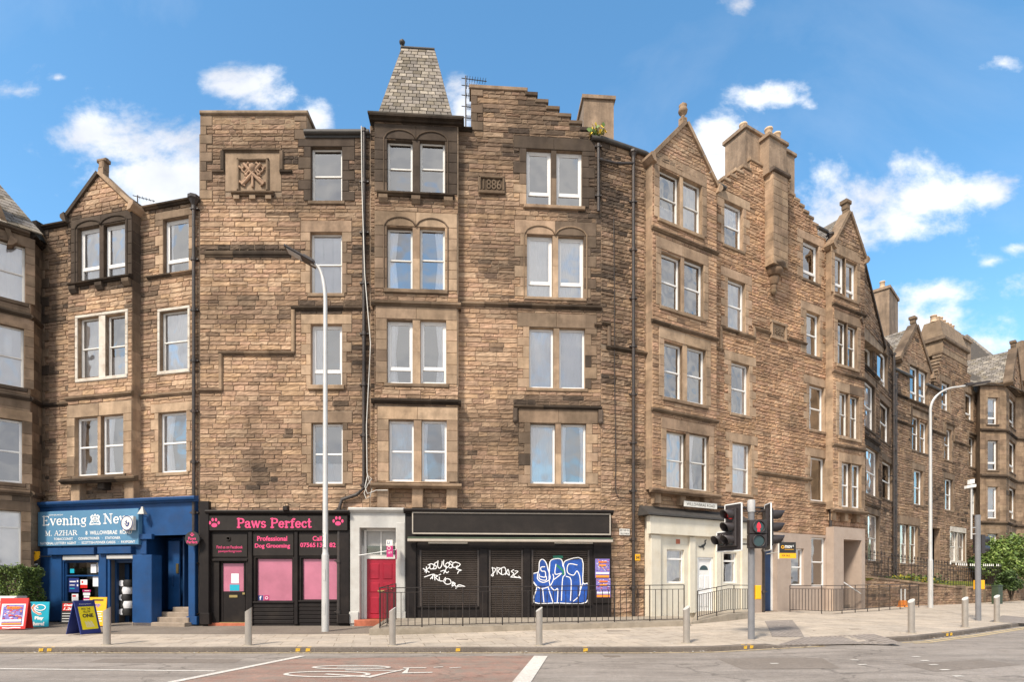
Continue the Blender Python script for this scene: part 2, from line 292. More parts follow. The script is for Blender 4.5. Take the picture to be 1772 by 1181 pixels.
    def build(s, name, mats, parent=None, base=None, props=None):
        if not s.v: return None
        if name in SPLIT and len(s.cuts) > 1:
            first = None; cs = sorted({(0, 0), *s.cuts}) + [(len(s.v), len(s.f))]
            for (a, fa), (b_, fb_) in zip(cs, cs[1:]):
                if fb_ <= fa: continue
                q = MB(); q.v = s.v[a:b_]; q.c = s.c[a:b_]; q.f = [[i - a for i in f] for f in s.f[fa:fb_]]; q.m = s.m[fa:fb_]; q.s = s.s[fa:fb_]; o = q.build(name, mats, parent, base, props); first = first or o
            return first
        b = BASE.get(parent.name, Vector()) if parent is not None else Vector()
        if base is not None: b = Vector(base)
        bx, by, bz = b
        me = bpy.data.meshes.new(name); me.from_pydata([(x - bx, y - by, z - bz) for x, y, z in s.v], [], s.f)
        for m_ in (mats if isinstance(mats, (list, tuple)) else [mats]): me.materials.append(M[m_] if isinstance(m_, str) else m_)
        me.polygons.foreach_set('material_index', s.m); me.polygons.foreach_set('use_smooth', s.s)
        ca = me.color_attributes.new('Col', 'FLOAT_COLOR', 'POINT'); fl = []
        for c in s.c: fl += [c[0], c[1], c[2], 1.0]
        ca.data.foreach_set('color', fl); me.update()
        o = bpy.data.objects.new(name, me); C.objects.link(o)
        if parent is not None: o.parent = parent; BASE[o.name] = b
        elif base is not None: o.location = b; BASE[o.name] = b
        if props:
            for k, v in props.items(): o[k] = v
        return o
def thing(name, label, cat, base=(0, 0, 0), group=None):
    o = bpy.data.objects.new(name, None); C.objects.link(o); o.location = base; o.empty_display_size = .2
    o['label'] = label; o['category'] = cat
    if group: o['group'] = group
    BASE[o.name] = Vector(base); return o
def copy_tree(o, loc=None, rz=None, label=None, parent=None):
    c = o.copy(); C.objects.link(c); c.parent = parent
    if loc is not None: c.location = loc
    if rz is not None: c.rotation_euler.z = rz
    if label: c['label'] = label
    for ch in list(o.children): copy_tree(ch, parent=c)
    return c
def world_fr(o=(0, 0, 0), d=(1, 0), n=None):
    o = Vector(o); dx, dy = d; l = math.hypot(dx, dy); dx /= l; dy /= l; nx, ny = (dy, -dx) if n is None else n
    return lambda u, z, w=0: (o.x + dx * u + nx * w, o.y + dy * u + ny * w, o.z + z)
# a vertical wall plane placed from the photograph: (column, distance) of both ends
class Wall:
    def __init__(s, xa, da, xb, db, off=0, p=None):
        if p: p0, p1 = Vector(p[0]), Vector(p[1])
        else: p0 = Vector(((xa - CX) / F * da, da)); p1 = Vector(((xb - CX) / F * db, db))
        s.d = (p1 - p0).normalized(); s.n = Vector((s.d.y, -s.d.x)); s.base0 = p0; s.p0 = p0 + s.n * off; s.len = (p1 - p0).length; s.off = off
        s.src = (p0, p1)
    def up(s, off): return Wall(0, 0, 0, 0, s.off + off, p=s.src)
    def hit(s, x, w=0):
        o = s.p0 + s.n * w; r = Vector(((x - CX) / F, 1)); det = r.x * s.d.y - r.y * s.d.x
        t = (o.x * s.d.y - o.y * s.d.x) / det; q = r * t - o; return q.dot(s.d), t
    def u(s, x, w=0): return s.hit(x, w)[0]
    def z(s, x, y, w=0): return EYE + (HY - y) / F * s.hit(x, w)[1]
    def uz(s, x, y, w=0): return s.u(x, w), s.z(x, y, w)
    def fr(s, u, z, w=0): return (s.p0.x + s.d.x * u + s.n.x * w, s.p0.y + s.d.y * u + s.n.y * w, z)
    def __call__(s, u, z, w=0): return s.fr(u, z, w)
# ---------------------------------------------------------------- stone colours, with the soot the photograph shows
PAL = [(r_ * 1.03, g_ * 1.06, b_ * 1.09) for r_, g_, b_ in [(.45, .29, .18), (.48, .32, .205), (.43, .27, .17), (.52, .355, .23), (.40, .26, .165), (.47, .295, .195), (.45, .295, .195), (.50, .325, .195)]]
SOOT = (.052, .041, .034)
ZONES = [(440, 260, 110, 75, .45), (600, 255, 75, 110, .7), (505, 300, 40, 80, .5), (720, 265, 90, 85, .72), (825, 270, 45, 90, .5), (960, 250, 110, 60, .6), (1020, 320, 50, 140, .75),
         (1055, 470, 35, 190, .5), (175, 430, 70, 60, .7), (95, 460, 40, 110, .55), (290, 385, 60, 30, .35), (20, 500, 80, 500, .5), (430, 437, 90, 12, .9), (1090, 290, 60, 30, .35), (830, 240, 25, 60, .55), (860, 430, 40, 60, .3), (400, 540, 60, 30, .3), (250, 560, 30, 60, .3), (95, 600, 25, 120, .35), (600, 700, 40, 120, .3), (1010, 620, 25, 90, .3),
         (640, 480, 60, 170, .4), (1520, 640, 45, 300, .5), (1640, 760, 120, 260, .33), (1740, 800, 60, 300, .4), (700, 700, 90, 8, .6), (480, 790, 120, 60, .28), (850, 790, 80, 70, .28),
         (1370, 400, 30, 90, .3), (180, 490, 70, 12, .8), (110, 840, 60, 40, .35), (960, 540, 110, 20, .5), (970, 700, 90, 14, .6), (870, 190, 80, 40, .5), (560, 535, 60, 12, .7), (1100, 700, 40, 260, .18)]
def soot(p, amt=1.0):
    x, y, z = p
    px = CX + x / y * F; py = HY - (z - EYE) / y * F; s = 0
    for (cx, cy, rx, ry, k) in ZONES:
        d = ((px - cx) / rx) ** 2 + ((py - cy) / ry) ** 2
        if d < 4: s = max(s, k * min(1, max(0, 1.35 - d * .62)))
    n = noise.noise((x * .5, y * .5, z * .5)) * .5 + .5; n2_ = noise.noise((x * 2.1, y * 2.1 + 5, z * 2.1)) * .5 + .5
    n3_ = noise.noise((x * .9 + 9, y * .9, z * 3.2)) * .5 + .5
    return min(1, (s * (.5 + .95 * n2_) + max(0, n - .53) * 1.1 + max(0, n3_ - .60) * 1.5) * amt)
def stonecol(p, rg, dress=False, tone=(1, 1, 1), amt=1.0):
    c = rg.choice(PAL); k = rg.uniform(.88, 1.12); s = soot(p, amt)
    if dress: c = tuple(a * .45 + b * .55 for a, b in zip(c, (.425, .315, .215))); s = s * rg.uniform(.8, 1.2) + .02; k = rg.uniform(.92, 1.1)
    else:
        s = s * rg.uniform(.7, 1.2) + (rg.uniform(.2, .45) if rg.random() < .03 else 0)
    s = min(.94, s * 1.1); return tuple((a * k * t) * (1 - s) + b * s for a, b, t in zip(c, SOOT, tone))
TONE = (1, 1, 1)
def stone_patch(mb, W, u0, u1, z0, z1, rg, rough, dress=False, nx=None, w=0, tone=None, amt=1.0):
    """one rock-faced stone: a small height field whose edge sits at the mortar and whose face stands proud"""
    g = .0045
    if u1 - u0 < .04 or z1 - z0 < .03: return
    col = stonecol(W.fr((u0 + u1) / 2, (z0 + z1) / 2), rg, dress, tone or TONE, amt)
    if dress:
        mb.box(W.fr, u0 + g * .5, u1 - g * .5, z0 + g * .5, z1 - g * .5, w - .01, w + rough, 0, col, ch=min(.012, rough * .6)); return
    nx = nx or max(2, min(5, int((u1 - u0) / .13) + 1)); nz = 2 if z1 - z0 < .13 else 3
    us = [u0 + g] + [u0 + (u1 - u0) * ((i + rg.uniform(-.25, .25)) / nx) for i in range(1, nx)] + [u1 - g]
    us = [us[0], us[0] + .014] + us[1:-1] + [us[-1] - .014, us[-1]]
    zs = [z0 + g, z0 + g + .012] + [z0 + (z1 - z0) * i / nz for i in range(1, nz)] + [z1 - g - .012, z1 - g]
    k = rg.uniform(.5, 1.1); pts = []; tilt = rg.uniform(-.3, .3)
    for j, z in enumerate(zs):
        for i, u in enumerate(us):
            e = i in (0, len(us) - 1) or j in (0, len(zs) - 1)
            h = -.006 if e else rough * (k + rg.uniform(-.45, .5) + tilt * (i / len(us) - .5))
            jz = 0 if e or j in (1, len(zs) - 2) else rg.uniform(-.015, .015)
            pts.append(W.fr(u, z + jz, w + max(h, -.006)))
    n = len(us)
    mb.add(pts, [(j * n + i, j * n + i + 1, (j + 1) * n + i + 1, (j + 1) * n + i) for j in range(len(zs) - 1) for i in range(n - 1)], 0, col)
def fill(mb, W, u0, u1, z0, z1, blocks, rg, lim=None, hr=(.115, .195), lr=(.22, .72), rough=.018, dress=False, simple=False, amt=1.0, tone=None):
    z = z0
    while z < z1 - .02:
        h = rg.uniform(*hr); zt = z + h
        if z1 - zt < hr[0] * .6: zt = z1
        lo, hi = u0, u1
        if lim:
            a, b = lim((z + zt) / 2); lo, hi = max(lo, a), min(hi, b)
        cuts = sorted({lo, hi, *[c for bl in blocks for c in (bl[0], bl[1]) if lo < c < hi]})
        segs = []
        for a, b in zip(cuts, cuts[1:]):
            m = (a + b) / 2; r_ = [(z, zt)]
            for bl in blocks:
                if bl[0] - 1e-6 <= m <= bl[1] + 1e-6:
                    nr = []
                    for (c, d) in r_:
                        if bl[2] >= d or bl[3] <= c: nr.append((c, d)); continue
                        if bl[2] > c: nr.append((c, bl[2]))
                        if bl[3] < d: nr.append((bl[3], d))
                    r_ = nr
            for (c, d) in r_:
                if d - c > .035:
                    if segs and abs(segs[-1][1] - a) < 1e-6 and abs(segs[-1][2] - c) < 1e-6 and abs(segs[-1][3] - d) < 1e-6: segs[-1][1] = b
                    else: segs.append([a, b, c, d])
        for (a, b, c, d) in segs:
            u = a
            while u < b - .02:
                l = rg.uniform(*lr) * (1.15 if d - c > .16 else .9); e = u + l
                if b - e < lr[0] * .6: e = b
                if not dress and d - c > .17 and rg.random() < .16:
                    m = c + (d - c) * rg.uniform(.35, .65); stone_patch(mb, W, u, e, c, m, rg, rough, dress, amt=amt, tone=tone); stone_patch(mb, W, u, e, m, d, rg, rough, dress, amt=amt, tone=tone)
                else: stone_patch(mb, W, u, e, c, d, rg, rough, dress, nx=1 if simple else None, amt=amt, tone=tone)
                u = e
        z = zt
MORT = (.31, .235, .17)
def sheet(mb, W, u0, u1, z0, z1, holes, dep=.3, w=-.004, col=MORT, mi=0, noreveal=(), open_=()):
    nh = len(holes); noreveal = tuple(noreveal) + tuple(range(nh, nh + len(open_))); holes = list(holes) + list(open_)
    us = sorted({u0, u1, *[max(u0, min(u1, c)) for h in holes for c in h[:2]]}); zs = sorted({z0, z1, *[max(z0, min(z1, c)) for h in holes for c in h[2:4]]})
    for a, b in zip(us, us[1:]):
        for c, d in zip(zs, zs[1:]):
            m, k = (a + b) / 2, (c + d) / 2
            if any(h[0] < m < h[1] and h[2] < k < h[3] for h in holes): continue
            mb.quad(W(a, c, w), W(b, c, w), W(b, d, w), W(a, d, w), mi, col)
    for i, h in enumerate(holes):
        if i in noreveal: continue
        a, b, c, d = h[:4]; f = h[4] if len(h) > 4 else w; cc = tuple(x * .95 for x in stonecol(W(a, d), rng, True))
        for p, q, r_, s_ in (((a, c), (a, d), 0, 0), ((b, d), (b, c), 0, 0), ((a, d), (b, d), 0, 0), ((b, c), (a, c), 0, 0)):
            mb.quad(W(*p, f), W(*q, f), W(*q, -dep), W(*p, -dep), mi, cc)
# ---------------------------------------------------------------- windows
def window(W, par, xl, xr, yt, yb, kind='sash', cur='net', rec=.15, opn=None, mt=None, label=None):
    uf, ur = W.u(xl), W.u(xl, -rec); a = min(uf, ur) if xl < CX else uf
    uf2, ur2 = W.u(xr), W.u(xr, -rec); b = max(uf2, ur2) if xr > CX else uf2
    if xl >= CX: a = W.u(xl) if W.u(xl, -rec) > W.u(xl) else W.u(xl, -rec)
    if xr <= CX: b = W.u(xr) if W.u(xr, -rec) < W.u(xr) else W.u(xr, -rec)
    xm = (xl + xr) / 2; zt = W.z(xm, yt, -rec); zb = W.z(xm, yb)
    return mkwin(W, par, a, b, zb, zt, kind, cur, rec, mt, label), (a, b, zb, zt)
def mkwin(W, par, a, b, zb, zt, kind='sash', cur='net', rec=.15, mt=None, label=None):
    up = kind in ('cas', 'one', 'two'); mt = mt or ('upvc' if up else 'wood_white'); fw = .075 if up else .05
    mb = MB(); f = W.fr; w0, w1 = -rec - .05, -rec + .015
    H = zt - zb; g = []
    mb.box(f, a, a + fw, zb, zt, w0, w1, ch=.006); mb.box(f, b - fw, b, zb, zt, w0, w1, ch=.006)
    mb.box(f, a + fw, b - fw, zt - fw, zt, w0, w1 - .003, ch=.006); mb.box(f, a + fw, b - fw, zb, zb + fw * 1.1, w0, w1 - .003, ch=.006)
    ia, ib, iz, it = a + fw, b - fw, zb + fw, zt - fw
    if kind == 'sash':
        mb.box(f, ia, ib, zb + H * .5 - .02, zb + H * .5 + .025, w0 - .01, w1 - .006, ch=.004)
        for (c, d, ww) in ((zb + H * .5, it, w1 - .012), (iz, zb + H * .5, w1 - .03)):
            mb.box(f, ia, ia + .028, c, d, w0 - .02, ww); mb.box(f, ib - .028, ib, c, d, w0 - .02, ww)
        g = [(ia, ib, zb + H * .5, it, -rec - .012), (ia, ib, iz, zb + H * .5, -rec - .032)]
    elif kind == 'cas':
        m = zb + H * .24; mb.box(f, ia, ib, m - .04, m + .045, w0, w1 - .004, ch=.006)
        s = .045
        for (p, q, r_, t) in ((ia, ia + s, m + .045, it), (ib - s, ib, m + .045, it), (ia + s, ib - s, it - s, it), (ia + s, ib - s, m + .045, m + .045 + s)): mb.box(f, p, q, r_, t, w0, w1 - .015, ch=.005)
        g = [(ia, ib, m, it, -rec - .02), (ia, ib, iz, m, -rec - .026)]
    elif kind == 'two':
        m = zb + H * .5; mb.box(f, ia, ib, m - .03, m + .03, w0, w1 - .004, ch=.006); g = [(ia, ib, m, it, -rec - .02), (ia, ib, iz, m, -rec - .026)]
    elif kind == 'top':
        m = zb + H * .72; mb.box(f, ia, ib, m - .035, m + .035, w0, w1 - .004, ch=.006); g = [(ia, ib, m, it, -rec - .02), (ia, ib, iz, m, -rec - .026)]
    else: g = [(ia, ib, iz, it, -rec - .02)]
    # dark room behind
    d0, d1 = -rec - .04, -rec - .75; q = [f(u, z, w) for w in (d0, d1) for (u, z) in ((a - .05, zb - .05), (b + .05, zb - .05), (b + .05, zt + .05), (a - .05, zt + .05))]
    mb.add(q, [(4, 5, 6, 7), (0, 1, 5, 4), (1, 2, 6, 5), (2, 3, 7, 6), (3, 0, 4, 7)], 1)
    fo = mb.build('window', [mt, 'room'], par)
    if label: fo['label'] = label
    p = MB()
    for (c, d, e, h, w) in g: p.quad(f(c, e, w), f(d, e, w), f(d, h, w), f(c, h, w))
    p.build('pane', 'glass', fo)
    if cur != 'none' and cur in ('net', 'white') and rng.random() < .35: cur = rng.choice(['half', 'both', cur, 'low' if cur == 'net' else 'left'])
    if cur != 'none':
        wd = b - a; segs = {'net': [(0, 1, 0, 1)], 'white': [(0, 1, 0, 1)], 'left': [(0, .42, 0, 1)], 'right': [(.58, 1, 0, 1)], 'both': [(0, .24, 0, 1), (.76, 1, 0, 1)], 'half': [(0, 1, .5, 1)], 'shutter': [(0, 1, 0, 1)], 'low': [(0, 1, 0, .35)]}[cur]
        cm = MB(); cw = -rec - .075; f1 = rng.uniform(1.1, 2.3); f2 = rng.uniform(.3, .9)
        for (s0, s1, t0, t1) in segs:
            n = max(4, int((s1 - s0) * wd / .035)); U0 = a + s0 * wd; U1 = a + s1 * wd; rows = [(zb + H * t0), zb + H * (t0 + t1) * .5, zb + H * t1]; gather = 1 if cur in ('left', 'right', 'both') else 0
            vs = []
            for j, z in enumerate(rows):
                for i in range(n + 1):
                    t = i / n; uu = U0 + (U1 - U0) * t
                    if gather and j == 1: uu = (uu * .72 + (U0 if s0 == 0 else U1) * .28)
                    fold = 0 if cur == 'shutter' else (.022 * math.sin(i * f1 + math.sin(i * f2) * 1.5 + j * .3))
                    vs.append(f(uu, z, cw + fold))
            cm.add(vs, [(j * (n + 1) + i, j * (n + 1) + i + 1, (j + 1) * (n + 1) + i + 1, (j + 1) * (n + 1) + i) for j in range(2) for i in range(n)], 0, None, cur != 'shutter')
            if cur == 'shutter':
                for t in (.33, .36, .64, .67): cm.box(f, a + wd * t - .006, a + wd * t + .006, zb, zt, cw, cw + .02)
        cm.build({'net': 'net_curtain', 'half': 'blind', 'shutter': 'shutter', 'low': 'net_curtain'}.get(cur, 'curtain'), 'net' if cur in ('net', 'low') else 'curtain', fo)
    return fo
def string(mb, W, u0, u1, z0, h=.15, prot=.11, col=None, rg=rng, z1=None, capw=0):
    """moulded string course with a weathered top, laid in lengths"""
    mb.cut(); z1 = z0 if z1 is None else z1; n = max(1, int(abs(u1 - u0) / .8)); g = .002
    prof = [(-.02, 0), (prot * .45, 0), (prot * .55, h * .22), (prot * .95, h * .34), (prot, h * .62), (prot * .7, h * .80), (.0, h), (-.02, h)]
    for i in range(n):
        a = u0 + (u1 - u0) * i / n + g; b = u0 + (u1 - u0) * (i + 1) / n - g; za = z0 + (z1 - z0) * i / n; zb_ = z0 + (z1 - z0) * (i + 1) / n
        c = col or stonecol(W(a, za), rg, True, amt=1.3); kk = rg.uniform(.42, .66); c = tuple(x * kk for x in c)
        p = [W(a, za + dz, w) for w, dz in prof] + [W(b, zb_ + dz, w) for w, dz in prof]; k = len(prof)
        mb.add(p, [tuple(range(k)), tuple(range(2 * k - 1, k - 1, -1))] + [(j, k + j, k + j + 1, j + 1) for j in range(k - 1)], 0, c)
def vstring(mb, W, u, z0, z1, wd=.13, prot=.09):
    c = tuple(x * .75 for x in stonecol(W(u, z0), rng, True, amt=1.3)); mb.box(W, u - wd / 2, u + wd / 2, z0, z1, -.02, prot, 0, c, ch=.03)
def surround(W, rects, par, holes, blocks, lint=.30, sill=.13, mar=(.17, .34), paint=None, sp=.05, arch=False, corb=0, quoin=True, amt=1.0, name='window_surround'):
    """dressed margins, lintel, mullion and sill round one window group"""
    a = min(r[0] for r in rects); b = max(r[1] for r in rects); zb = min(r[2] for r in rects); zt = max(r[3] for r in rects)
    mb = MB(); rs = sorted(rects); P = .028
    mi = 0
    ml, mr = max(mar), max(mar)
    # jambs in alternating lengths
    for sgn, e in ((-1, a), (1, b)):
        z = zb; i = rng.randrange(2)
        while z < zt - .01:
            h = rng.uniform(.3, .42); t = min(zt, z + h)
            if zt - t < .15: t = zt
            m_ = mar[i % 2] if quoin else mar[0]; i += 1
            u0, u1 = (e - m_, e) if sgn < 0 else (e, e + m_)
            stone_patch(mb, W, u0, u1, z, t, rng, P, True, amt=amt); blocks.append((u0, u1, z, t)); z = t
    # lintel
    e = mar[1] if quoin else mar[0]; cuts = [a - e, b + e] if len(rs) == 1 else [a - e] + [(rs[i][1] + rs[i + 1][0]) / 2 for i in range(len(rs) - 1)] + [b + e]
    for c, d in zip(cuts, cuts[1:]): stone_patch(mb, W, c, d, zt, zt + lint, rng, P, True, amt=amt)
    blocks.append((a - e, b + e, zt, zt + lint))
    for r1, r2 in zip(rs, rs[1:]):
        z = zb; hh = (zt - zb) / 2
        for k in range(2): stone_patch(mb, W, r1[1], r2[0], z, z + hh, rng, .0, True, w=.004, amt=amt); z += hh
        mb.box(W, r1[1], r2[0], zb, zt, -.2, -.012, 0, stonecol(W(r1[1], zt), rng, True))
        blocks.append((r1[1] - .01, r2[0] + .01, zb, zt))
    if arch:        # raised roll moulding with two shallow arched heads
        c = tuple(x * .8 for x in stonecol(W(a, zt), rng, True)); m2 = (rs[0][1] + rs[-1][0]) / 2; hd = lint * .75
        pts = [W(a - .10, zb - .02, .03)] + [W(a - .10, zt - .1, .03)]
        for (p, q) in ((a - .10, m2), (m2, b + .10)):
            for k in range(0, 11):
                t = k / 10; s_ = math.sin(math.pi * t) ** .55; pts.append(W(p + (q - p) * t, zt + .02 + hd * .75 * s_ if 0 < t < 1 or p != a - .1 else zt, .035))
        pts += [W(b + .10, zt - .1, .03), W(b + .10, zb - .02, .03)]
        mb.tube(pts, .028, 6, 0, c)
    if sill:
        s0, s1 = a - .10, b + .10
        if corb: s0, s1 = a - .32, b + .32
        c = tuple(x * .8 for x in stonecol(W(a, zb), rng, True, amt=1.2)); 
        if corb:
            string(mb, W, s0, s1, zb - .17, .17, .17)
        else: mb.box(W, s0, s1, zb - sill, zb - .001, -.10, sp, 0, c, ch=.02); mb.box(W, a, b, zb - .03, zb + .002, -.16, -.101, 0, c)
        blocks.append((s0, s1, zb - sill - (.03 if corb else 0), zb))
        for k in range(corb):
            uc = s0 + .2 + (s1 - s0 - .4) * k / (corb - 1); cc = stonecol(W(uc, zb), rng, True)
            mb.prism(lambda x, z, w, uc=uc: W(uc + w, z, x), [(0, zb - .17), (.15, zb - .17), (.14, zb - .28), (.06, zb - .40), (0, zb - .42)], -.15, .15, 0, cc)
    if paint: mi = 1
    o = mb.build(name, paint or 'dress', par)
    for r in rects: holes.append((*r, .0)); blocks.append((*r,))
    return (a, b, zb, zt)
# ================================================================ the ground
KX = [(-80, 14.1), (5, 14.1), (6.6, 14.45), (9.7, 15.0), (10.9, 15.35), (13.4, 16.9), (16.3, 18.9), (17.6, 19.8), (26, 25.6), (40, 33), (90, 60)]
def interp(t, pts):
    if t <= pts[0][0]: return pts[0][1]
    for (a, b), (c, d) in zip(pts, pts[1:]):
        if t <= c: return b + (d - b) * (t - a) / (c - a)
    return pts[-1][1]
def kerbY(x): return interp(x, KX)
def sst(t): t = max(0, min(1, t)); return t * t * (3 - 2 * t)
def hroad(x): return .17 * sst((x - 3) / 9) + .04 * sst((x - 12) / 14)
def hpav(x, y):
    k = .12 if not (6.4 < x < 9.9) else .12 - .10 * min(1, (x - 6.4) / .5, (9.9 - x) / .5) * max(0, 1 - max(0, y - kerbY(x) - .15) / 2.2)
    d = max(0, y - kerbY(x)); cross = .021 if x < -4 else .021 + .012 * sst((x + 4) / 6) * (1 - sst((x - 4) / 6))
    return hroad(x) + k + min(.20 - .08 * sst((x - 11) / 6), d * cross)
def gpt(x, y, road=False):
    """where a photograph pixel meets the ground"""
    z = .1
    for _ in range(12):
        t = (EYE - z) * F / (y - HY); X = (x - CX) / F * t; z = hroad(X) if road else hpav(X, t)
    return Vector((X, t, z))
def gridmesh(name, mt, xs, yf, zf, n, label=None):
    mb = MB(); vs = []
    for x in xs:
        y0, y1 = yf(x)
        for j in range(n + 1):
            y = y0 + (y1 - y0) * j / n; vs.append((x, y, zf(x, y)))
    k = n + 1
    mb.add(vs, [(i * k + j, (i + 1) * k + j, (i + 1) * k + j + 1, i * k + j + 1) for i in range(len(xs) - 1) for j in range(n)], 0, None, True)
    return mb.build(name, mt, props={'kind': 'structure'})
frange = lambda a, b, s: [a + s * i for i in range(int((b - a) / s) + 1)]
gm = MB(); gm.add([(-900, -900, -.35), (900, -900, -.35), (900, 900, -.35), (-900, 900, -.35)], [(0, 1, 2, 3)]); gm.build('ground', 'g_earth', props={'kind': 'structure'})
XS = sorted(set([-80, -60, -40] + frange(-30, 45, .5) + [50, 60, 75, 90]))
gridmesh('road', 'g_road', XS, lambda x: (-25, kerbY(x) + .05), lambda x, y: hroad(x), 8)
gridmesh('pavement', 'g_slab', XS, lambda x: (kerbY(x) + .15, kerbY(x) + (34 if x > 12 else 14)), lambda x, y: hpav(x, y), 40)
# asphalt strip in front of the shops on the left, 4 mm above the slabs
gridmesh('footway_asphalt', 'g_asphalt', frange(-30, -3.4, .4), lambda x: (interp(x, [(-30, 17.3), (-8, 17.0), (-3.4, 17.2)]), 25), lambda x, y: hpav(x, y) + .004, 8)
# kerb stones
kb = MB(); px_ = frange(-60, 60, .45); 
for a, b in zip(px_, px_[1:]):
    ya, yb = kerbY(a), kerbY(b); t = lambda x: hpav(x, kerbY(x)) + .002
    P_ = [(a, ya, -.1), (b, yb, -.1), (b, yb, t(b) - .015), (a, ya, t(a) - .015), (a, ya + .02, t(a)), (b, yb + .02, t(b)), (b, yb + .155, t(b)), (a, ya + .155, t(a))]
    kb.add(P_, [(0, 1, 2, 3), (3, 2, 5, 4), (4, 5, 6, 7)])
kb.build('kerb', 'g_kerb', props={'kind': 'structure'})
jm = MB()   # joints between kerb stones
for i, x in enumerate(frange(-29.6, 28, .915)):
    y = kerbY(x); z = hpav(x, y); jm.add([(x - .008, y - .003, 0), (x + .008, y - .003, 0), (x + .008, y - .003, z - .01), (x - .008, y - .003, z - .01), (x - .008, y + .15, z + .005), (x + .008, y + .15, z + .005)], [(0, 1, 2, 3), (3, 2, 5, 4)])
jm.build('kerb_joints', 'g_asphalt', props={'kind': 'structure'})
def road_poly(name, mt, pts, up=.004, px=True, road=True):
    mb = MB(); q = [gpt(*p, road=road) if px else Vector((p[0], p[1], hroad(p[0]))) for p in pts]
    ys = [p.y for p in q]; H_ = hroad if road else None; n = 40 if not road else 12; y0, y1 = min(ys), max(ys)
    def span(y):
        xs = [a.x + (b.x - a.x) * (y - a.y) / (b.y - a.y) for a, b in zip(q, q[1:] + q[:1]) if (a.y - y) * (b.y - y) < 0]; return (min(xs), max(xs)) if len(xs) > 1 else None
    rows = [y0 + (y1 - y0) * (i + (.02 if i == 0 else -.02 if i == n else 0)) / n for i in range(n + 1)]; sp = [(y, span(y)) for y in rows]; sp = [r for r in sp if r[1]]; K = 14; vs = []
    for y, (a, b) in sp: vs += [(a + (b - a) * k / K, y, (hroad(a + (b - a) * k / K) if road else hpav(a + (b - a) * k / K, y)) + up) for k in range(K + 1)]
    mb.add(vs, [(i * (K + 1) + k, i * (K + 1) + k + 1, (i + 1) * (K + 1) + k + 1, (i + 1) * (K + 1) + k) for i in range(len(sp) - 1) for k in range(K)]); return mb.build(name, mt, props={'kind': 'structure'})
def road_line(name, mt, pts, wd, up=.008, px=True, road=True, sub=1):
    mb = MB(); q = [gpt(*p, road=road) if px else Vector((*p, 0)) for p in pts]
    for a, b in zip(q, q[1:]):
        d = (b - a); d.z = 0; l = d.length; d.normalize(); n = Vector((-d.y, d.x, 0)) * wd / 2; k = max(1, int(l / 1.0))
        for i in range(k):
            c = a + d * (l * i / k); e = a + d * (l * (i + 1) / k); v = []
            for p in (c - n, e - n, e + n, c + n): v.append((p.x, p.y, (hroad(p.x) if road else hpav(p.x, p.y)) + up))
            mb.add(v, [(0, 1, 2, 3)])
    return mb.build(name, mt, props={'kind': 'structure'})
# red cycle box between two white diagonals, nearer road beyond frame too
road_poly('cycle_lane_surface', 'g_redroad', [(530, 1137), (930, 1136), (880, 1190), (840, 1260), (120, 1260), (300, 1182)], .004)
road_line('lane_line', 'g_mark', [(-400, 1155), (0, 1159), (372, 1163)], .10)
road_line('lane_line', 'g_mark', [(524, 1137), (300, 1182), (120, 1230)], .17, .012)
road_line('lane_line', 'g_mark', [(936, 1137), (903, 1182), (870, 1240)], .32, .012)
road_line('yellow_line', 'g_ymark', [(x, kerbY(x) - .16) for x in [-40, -20, -4, 5, 6.6, 8]], .07, .008, px=False)
road_line('yellow_line', 'g_ymark', [(x, kerbY(x) - .28) for x in (10.2, 10.9, 12, 13.4, 14.8, 16.3, 17.6, 22, 26, 34)], .075, .008, px=False)
road_line('yellow_line', 'g_ymark', [(x, kerbY(x) - .50) for x in (10.4, 10.9, 12, 13.4, 14.8, 16.3, 17.6, 22, 26, 34)], .075, .008, px=False)
for p in [(1479, 1144), (1492, 1152), (1585, 1138), (1600, 1145), (1615, 1152), (1635, 1161), (1658, 1172), (1340, 1150)]:
    q = gpt(*p, road=True); road_line('stud_mark', 'g_mark', [(q.x - .08, q.y), (q.x + .08, q.y)], .1, .010, px=False)
bm_ = MB()      # bicycle symbol painted on the red surfacing
def gfr(u, v, w=0): q = gpt(u, v, road=True); return (q.x, q.y, q.z + w)
def groad(pts, wd, up):
    q = [gpt(*p, road=True) for p in pts]; bm_.ribbon(lambda u, z, w=0: (u, z, hroad(u) + w), [(p.x, p.y) for p in q], wd, up)
def ell(cx, cy, rx, ry, n=22): return [(cx + rx * math.cos(2 * math.pi * k / n), cy + ry * math.sin(2 * math.pi * k / n)) for k in range(n + 1)]
groad(ell(566, 1169, 72, 4.6), .09, .013); groad(ell(608, 1157, 65, 3.0), .09, .013)
groad([(566, 1169), (640, 1174), (706, 1159), (700, 1167), (745, 1166)], .10, .0145); groad([(600, 1162), (690, 1163), (640, 1173)], .09, .016); groad([(700, 1158), (735, 1158)], .09, .0145)
groad([(752, 1157), (765, 1156)], .07, .013); groad([(780, 1158), (796, 1157)], .07, .013); groad([(585, 1157), (660, 1157)], .07, .016)
bm_.build('bicycle_marking', 'g_mark', props={'kind': 'structure'})
